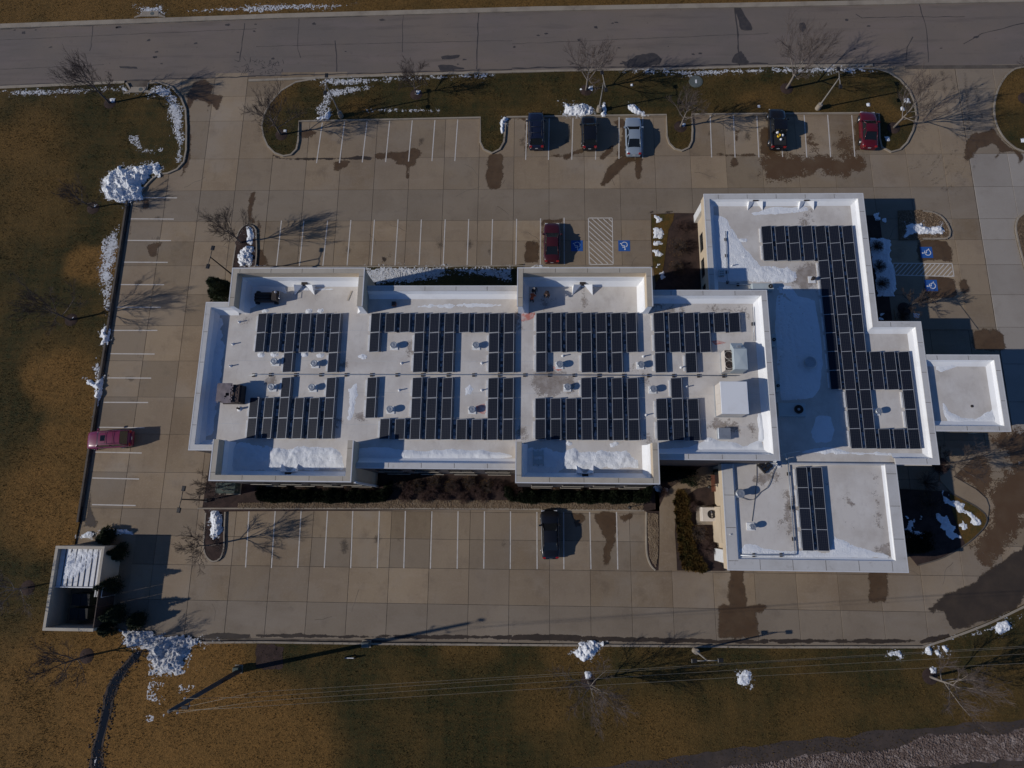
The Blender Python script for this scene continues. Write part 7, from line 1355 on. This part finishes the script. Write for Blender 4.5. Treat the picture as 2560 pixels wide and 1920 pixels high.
up = on_pole(1.0); MB().tube([up, up + Vector((.7, .2, .05)), up + Vector((1.1, .3, .0))], .03, 6).build('lamp_arm', 'black_metal', e, True); MB().bevbox(up.x + 1.0, up.y + .2, up.z - .08, up.x + 1.55, up.y + .48, up.z + .06, .04).build('lamp_head', 'black_metal', e, True)
# pad-mounted boxes, signs, covers
def cabinet(name, label, c, r, px, py, w, l, h, mat, cat='utility box', z=GZ):
    x, y = T(c, r, px, py, h * .6); e = empty(name, (x, y, z), label=label, cat=cat); MB().box(-w / 2 - .1, -l / 2 - .1, -.05, w / 2 + .1, l / 2 + .1, .08).build('pad', 'kerb_concrete', e); MB().bevbox(-w / 2, -l / 2, .08, w / 2, l / 2, h, .05).build('cabinet', mat, e); MB().box(-w * .42, -l / 2 - .015, .2, w * .42, -l / 2 - .002, h - .2).build('door', mat, e); return e
cabinet('transformer_box', 'green transformer cabinet at the south-west wall', 0, 2, 1970, 900, 2.1, 1.1, 1.2, 'green_steel'); cabinet('transformer_box', 'small green cabinet at the foot of the utility pole', 0, 3, 2050, 810, .6, .6, .8, 'green_steel'); cabinet('utility_box', 'grey cabinet straddling the south kerb', 1, 3, 950, 590, .7, .5, .7, 'manhole_iron')
x, y = T(1, 3, 130, 690); tag(MB().prism(wobble([(x - 1.6, y - 1.2), (x + 1.1, y - 1.2), (x + 1.3, y + 1.0), (x - 1.6, y + 1.1)], .5), 0, GZ + .012).build('gravel_pad', 'mulch'), 'brown gravel pad under the utility pole shadow', 'gravel', kind='structure')
x, y = T(1, 3, 815, 705, .3); e = empty('wheel_barrier', (x, y, GZ), label='low bar on two dark posts in the south field', cat='barrier'); MB().box(-.42, -.04, .35, .42, .04, .42).build('rail', 'white_metal', e)
for s in (-1, 1): MB().cyl((s * .48, 0), .08, -.05, .5, n=8).build('post', 'black_metal', e)
x, y = T(2, 0, 1587, 705, GZ); e = empty('manhole_cover', (x, y, GZ), label='round grey-green manhole lid in the verge', cat='manhole'); MB().cyl((0, 0), .82, -.05, .05, n=28).build('frame', 'manhole_iron', e); MB().cyl((0, 0), .7, .05, .075, n=28).build('lid', 'manhole_iron', e); MB().box(-.08, -.28, .075, .12, .2, .1).build('lid_plate', 'white_metal', e)
def inlet(label, c, r, px, py, rz=0.0, w=2.2):
    x, y = T(c, r, px, py); e = empty('storm_inlet', (x, y, 0), rz, label, 'storm drain'); MB().box(-w / 2, -.1, -.05, w / 2, .65, .2).build('top_slab', 'kerb_concrete', e); MB().box(-w / 2 + .15, -.112, .0, w / 2 - .15, -.102, .13).build('mouth', 'black_metal', e); MB().cyl((.3, .3), .25, .2, .212, n=14).build('lid', 'manhole_iron', e)
    for s in (-1, 1): MB().add([(s * w / 2, -.1, .19), (s * (w / 2 + .9), -.28, .14), (s * (w / 2 + .9), -.1, .14), (s * w / 2, .3, .19), (s * w / 2, -.1, 0), (s * (w / 2 + .9), -.28, 0), (s * (w / 2 + .9), -.1, 0), (s * w / 2, .3, 0)], [(0, 1, 2, 3), (0, 1, 5, 4), (2, 3, 7, 6), (1, 2, 6, 5)]).build('apron', 'kerb_concrete', e)
inlet('storm drain inlet in the far kerb of the street', 0, 0, 1300, 145); inlet('storm drain inlet in the lawn corner kerb', 0, 0, 1200, 800, 0.0, 1.9)
# air conditioner condenser and bench in the courtyard
x, y = Q(1580, 1120, 1330, 1145, .9); e = empty('condenser_unit', (x, y, GZ), label='square grey condenser with a round fan on a concrete pad', cat='air conditioner'); MB().box(-1.1, -1.05, -.05, .65, .85, .1).build('pad', 'kerb_concrete', e); MB().bevbox(-.75, -.7, .1, .75, .7, 1.0, .04).build('cabinet', 'unit_cream', e)
f = MB().lathe((.2, 0), [(.42, 1.0), (.42, 1.06), (.38, 1.06), (.37, 1.01)], 22).build('fan_ring', 'black_metal', e); MB().cyl((.2, 0), .37, 1.0, 1.012, n=22).build('fan_well', 'black_metal', f); b = MB(); b.add([(.2, -.02, 1.03), (.3, -.3, 1.03), (.16, -.32, 1.045)], [(0, 1, 2)]); b.add([(.2, .02, 1.03), (.1, .3, 1.03), (.24, .32, 1.045)], [(0, 1, 2)]); b.cyl((.2, 0), .09, 1.012, 1.06, n=10); b.build('fan_blades', 'chrome', f)
x, y = Q(1580, 1120, 1400, 610, .45); e = empty('bench', (x, y, GZ + .02), label='red-brown wooden bench against the corner building wall', cat='bench')
for k in range(4): MB().box(-.22 + k * .115, -.85, .42, -.125 + k * .115, .85, .46).build('seat_slat', 'wood_red', e)
for k in range(2): MB().box(.25, -.85, .55 + .16 * k, .29, .85, .67 + .16 * k).build('back_slat', 'wood_red', e)
for s in (-.7, .7): MB().box(-.2, s - .04, 0, .26, s + .04, .42).build('leg', 'black_metal', e)

# ---------------------------------------------------------------- dumpster enclosure
EH = 2.75
enc = empty('dumpster_enclosure', (-45.2, -7.6, 0), label='walled dumpster enclosure with a snow-streaked ribbed metal roof', cat='enclosure')
def wall_piece(x0, y0, x1, y1, h=EH): MB().box(x0, y0, -.1, x1, y1, h - .06).build('wall', 'stucco', enc, True); c = MB().bevbox(x0 - .03, y0 - .03, h - .06, x1 + .03, y1 + .03, h, .02).build('coping', 'coping_beige', enc, True)
wall_piece(-47.70, -11.45, -47.45, -3.95); wall_piece(-47.70, -3.94, -42.70, -3.70); wall_piece(-47.70, -11.70, -42.65, -11.46); wall_piece(-42.95, -7.55, -42.70, -3.95, EH)
for k in range(4): MB().box(-42.78, -11.42 + k * .95, .12, -42.70, -11.42 + k * .95 + .92, 2.65).build('gate_panel', 'rust_brown', enc, True)
for k in range(8):
    x0 = -47.4 + k * .555; MB().box(x0, -7.6, 2.28, x0 + .52, -3.98, 2.32).build('roof_sheet', 'white_metal', enc, True)
    MB().box(x0 + .522, -7.6, 2.30, x0 + .56, -3.98, 2.375).build('roof_seam', 'black_metal', enc, True)
MB().box(-47.4, -7.72, 2.05, -42.95, -7.62, 2.42).build('fascia', 'white_metal', enc, True)
g = empty('unused', (0, 0, 0)); bpy.data.objects.remove(g)
gate = MB(); gx0, gx1, gy0, gy1 = -43.55, -42.62, -8.62, -7.72
gt = MB().tube([(gx1, gy1, .2), (gx1, gy1, 2.3), (gx1, gy0, 2.3), (gx1, gy0, .2)], .04, 6).build('gate', 'white_metal', enc, True)
for k in range(5): MB().box(gx1 - .9 + k * .17, gy0, 1.9, gx1 - .84 + k * .17, gy1, 1.96).build('gate_bar', 'white_metal', gt, True)
MB().box(gx1 - .95, gy0, 1.85, gx1 - .9, gy1, 1.97).build('gate_rail', 'white_metal', gt, True)
snow('streaky snow lying on the enclosure roof', [(-46.6, -3.98), (-46.7, -6.9), (-45.6, -6.6), (-44.6, -5.9), (-43.7, -5.0), (-43.4, -4.0)], 2.33, .07, .08, .5, -.05, 1.2, 'snow', 'roof_snow', 'snow', .5, 140.0)
for k, (yy, lab) in enumerate(((-9.0, 'dark steel dumpster inside the enclosure, nearer the roof'), (-10.4, 'dark steel dumpster inside the enclosure, by the south wall'))):
    d = empty('dumpster', (-45.4, yy, 0.0), label=lab, cat='dumpster'); MB().box(-.9, -.55, .12, .9, .55, 1.15).build('bin', 'green_steel', d)
    for s in (-1, 1): MB().add([(s * .02, -.58, 1.2), (s * .92, -.58, 1.2), (s * .92, .58, 1.3), (s * .02, .58, 1.3), (s * .02, -.58, 1.16), (s * .92, -.58, 1.16), (s * .92, .58, 1.26), (s * .02, .58, 1.26)], [(0, 1, 2, 3), (4, 5, 6, 7), (0, 1, 5, 4), (1, 2, 6, 5), (2, 3, 7, 6), (3, 0, 4, 7)]).build('lid', 'rubber', d)
    for sx in (-.75, .75):
        for sy in (-.45, .45): MB().cyl((sx, sy), .06, 0, .12, n=8).build('caster', 'rubber', d)
tag(MB().poly([(-47.6, -12.1), (-41.4, -12.1), (-41.4, -1.6), (-47.6, -1.6)], .003).build('enclosure_floor', 'concrete'), 'concrete floor of the dumpster lane', 'floor', kind='structure')

# ---------------------------------------------------------------- ditch
dl = [T(0, 3, x, y, GZ) for x, y in ((1195, 650), (1150, 720), (1080, 800), (1020, 880), (975, 960), (945, 1050), (925, 1150), (900, 1250), (870, 1380), (845, 1500), (835, 1650), (830, 1800))]
dl = smooth_line(dl, .5); b = MB(); vs = []; wv = []
for i, (x, y) in enumerate(dl):
    t = i / (len(dl) - 1); w = .3 + .08 * math.sin(t * 9) + .12 * t
    vs += [(x - w - .22, y - .1, GZ + .02), (x - w, y, GZ - .08 + .11), (x + w, y, GZ + .02), (x + w + .18, y + .1, GZ + .02)]; wv += [(x - w * .95, y, GZ + .034), (x + w * .95, y, GZ + .034)]
le = [(v[0], v[1]) for v in vs[0::4]]; re_ = [(v[0], v[1]) for v in vs[3::4]]; o = MB().poly(wobble(le + re_[::-1], .22, 1.4, .25), GZ + .012).build('ditch', 'soil'); tag(o, 'narrow muddy drainage ditch running to the bottom of the field', 'ditch', kind='structure')
le = [(v[0], v[1]) for v in wv[0::2]]; re_ = [(v[0], v[1]) for v in wv[1::2]]; o = MB().poly(wobble(le + re_[::-1], .2, 1.6, .2, 4), GZ + .024).build('ditch_water', 'water'); tag(o, 'dark water lying in the drainage ditch', 'water', kind='structure')
pv = MB(); rr = random.Random(31)
for k in range(300):
    i = rr.randrange(len(dl)); x, y = dl[i]; s = rr.choice((-1, 1)); off = rr.uniform(.25, .95) if i > len(dl) * .35 else rr.uniform(-.2, .8); x += s * off; y += rr.uniform(-.3, .3); r = rr.uniform(.04, .15); z = GZ + .02
    pv.add([(x + r, y, z), (x, y + r * .8, z), (x - r, y, z), (x, y - r * .8, z), (x, y, z + r * .7)], [(0, 1, 4), (1, 2, 4), (2, 3, 4), (3, 0, 4)])
tag(pv.build('ditch_stones', 'soil'), 'rough stones lining the ditch', 'gravel', kind='stuff')

# ---------------------------------------------------------------- the three roof workers
def person(label, x, y, z, rz, joints, radii, top, legs, hat, hatcol='cap_grey'):
    """joints: name -> position; one continuous skinned body, coloured by height and limb"""
    names = list(joints); bones = [('pelvis', 'chest'), ('chest', 'neck'), ('neck', 'head'), ('head', 'crown'), ('chest', 'shl'), ('shl', 'ell'), ('ell', 'wrl'), ('wrl', 'hal'), ('chest', 'shr'), ('shr', 'elr'), ('elr', 'wrr'), ('wrr', 'har'), ('pelvis', 'hil'), ('hil', 'knl'), ('knl', 'anl'), ('anl', 'tol'), ('pelvis', 'hir'), ('hir', 'knr'), ('knr', 'anr'), ('anr', 'tor')]
    me = bpy.data.meshes.new('skeleton'); me.from_pydata([joints[n] for n in names], [(names.index(a), names.index(b)) for a, b in bones], [])
    o = bpy.data.objects.new('person_build', me); COL.objects.link(o); sk = o.modifiers.new('skin', 'SKIN'); sub = o.modifiers.new('sub', 'SUBSURF'); sub.levels = 2; sub.render_levels = 2
    for i, n in enumerate(names):
        v = me.skin_vertices[0].data[i]; v.radius = (radii[n[:2]],) * 2; v.use_root = n == 'pelvis'
    dg = bpy.context.evaluated_depsgraph_get(); bm = bpy.data.meshes.new_from_object(o.evaluated_get(dg)); bpy.data.objects.remove(o)
    bm.materials.clear()
    for m in (top, legs, 'skin', 'rubber'): bm.materials.append(M[m])
    J = {n: Vector(p) for n, p in joints.items()}
    def seg(p, a, b):
        d = b - a; t = max(0, min(1, (p - a).dot(d) / d.length_squared)); return (p - a - d * t).length
    for f in bm.polygons:
        c = Vector(f.center); best = min(bones, key=lambda q: seg(c, J[q[0]], J[q[1]])); k = best[1][:2]
        f.material_index = 2 if k in ('he', 'cr', 'ha') else 3 if k == 'to' else 1 if k in ('hi', 'kn', 'an') else 0; f.use_smooth = True
    e = link('person', bm); e.location = (x, y, z); e.rotation_euler = (0, 0, rz); tag(e, label, 'person', 'workers on the roof')
    hd = J['head']; cr = J['crown']; up = (cr - hd).normalized(); h = MB(); base = hd + up * .06
    q = up.to_track_quat('Z', 'Y'); prof = [(.118, 0), (.122, .04), (.10, .10), (.05, .14), (.01, .15)]; n = 14; vs = []
    for r, zz in prof: vs += [base + q @ Vector((r * math.cos(6.283 * i / n), r * math.sin(6.283 * i / n) * .9, zz)) for i in range(n)]
    h.add(vs, [(k * n + i, k * n + (i + 1) % n, (k + 1) * n + (i + 1) % n, (k + 1) * n + i) for k in range(len(prof) - 1) for i in range(n)], 0, True); h.build('hat' if hat == 'hat' else 'hair', hatcol, e)
    fwd = q @ Vector((1, 0, 0)); fc = hd + up * .02; fb = MB(); fb.add([fc + fwd * .10 + Vector((0, 0, .02)), fc + fwd * .135 - up * .03, fc + fwd * .10 + q @ Vector((0, .018, -.035)), fc + fwd * .10 + q @ Vector((0, -.018, -.035))], [(0, 2, 1), (0, 1, 3), (1, 2, 3)]); fb.build('nose', 'skin', e)
    for s in (-1, 1): MB().lathe((0, 0), [(.014, 0), (.010, .01)], 6).build('eye', 'dark_cloth', e).location = fc + fwd * .098 + q @ Vector((0, s * .034, .02))
    for k in ('hal', 'har'):
        hp = J[k]; wr = J['wr' + k[-1]]; d = (hp - wr).normalized(); sd = d.cross(Vector((0, 0, 1))); sd = sd.normalized() if sd.length > .1 else Vector((0, 1, 0)); fg = MB()
        for i in range(4): o0 = hp + sd * (i - 1.5) * .021; L = (.06, .075, .072, .055)[i]; fg.tube([o0, o0 + d * L * .55, o0 + d * L + Vector((0, 0, -.015))], [.009, .0085, .007], 5)
        fg.tube([wr + d * .03 + sd * .03, hp + sd * .055, hp + sd * .06 + d * .03], [.011, .010, .008], 5); fg.build('fingers', 'skin', e)
    return e
RAD = {'pe': .155, 'ch': .165, 'ne': .065, 'he': .10, 'cr': .085, 'sh': .085, 'el': .055, 'wr': .038, 'ha': .04, 'hi': .105, 'kn': .075, 'an': .052, 'to': .05}
STAND = dict(pelvis=(0, 0, .98), chest=(.02, 0, 1.34), neck=(.03, 0, 1.52), head=(.05, 0, 1.62), crown=(.05, 0, 1.74), shl=(0, .21, 1.42), ell=(.0, .27, 1.13), wrl=(.12, .25, .90), hal=(.16, .24, .82), shr=(0, -.21, 1.42), elr=(.02, -.27, 1.13), wrr=(.16, -.22, .93), har=(.21, -.20, .86), hil=(0, .1, .90), knl=(.03, .12, .50), anl=(-.02, .13, .08), tol=(.15, .14, .04), hir=(0, -.1, .90), knr=(.02, -.12, .50), anr=(-.03, -.13, .08), tor=(.14, -.14, .04))
BEND = dict(pelvis=(-.10, 0, .92), chest=(.28, 0, 1.16), neck=(.42, 0, 1.24), head=(.52, 0, 1.27), crown=(.62, 0, 1.32), shl=(.30, .21, 1.20), ell=(.36, .26, .93), wrl=(.46, .2, .70), hal=(.5, .17, .63), shr=(.30, -.21, 1.20), elr=(.36, -.26, .93), wrr=(.46, -.2, .70), har=(.5, -.17, .63), hil=(-.08, .1, .85), knl=(.04, .13, .46), anl=(-.04, .14, .08), tol=(.13, .15, .04), hir=(-.08, -.1, .85), knr=(.04, -.13, .46), anr=(-.04, -.14, .08), tor=(.13, -.15, .04))
x, y = Q(1260, 640, 525, 575, ZR + 1.3); person('person in dark work clothes and grey cap, nearest the north-west corner of the raised block', x, y, ZR, R(-60), STAND, RAD, 'dark_cloth', 'denim', 'hat')
x, y = Q(1260, 640, 500, 715, ZR + 1.1); person('person bending forward in an orange vest on the raised block', x - .1, y - .05, ZR, R(70), BEND, RAD, 'orange_cloth', 'dark_cloth', 'hat', 'hair')
x, y = Q(1260, 640, 745, 595, ZR + 1.1); person('person in a brown jacket bending over, east of the other two workers', x, y - .1, ZR, R(-95), BEND, RAD, 'rust_brown', 'dark_cloth', 'hair', 'hair')
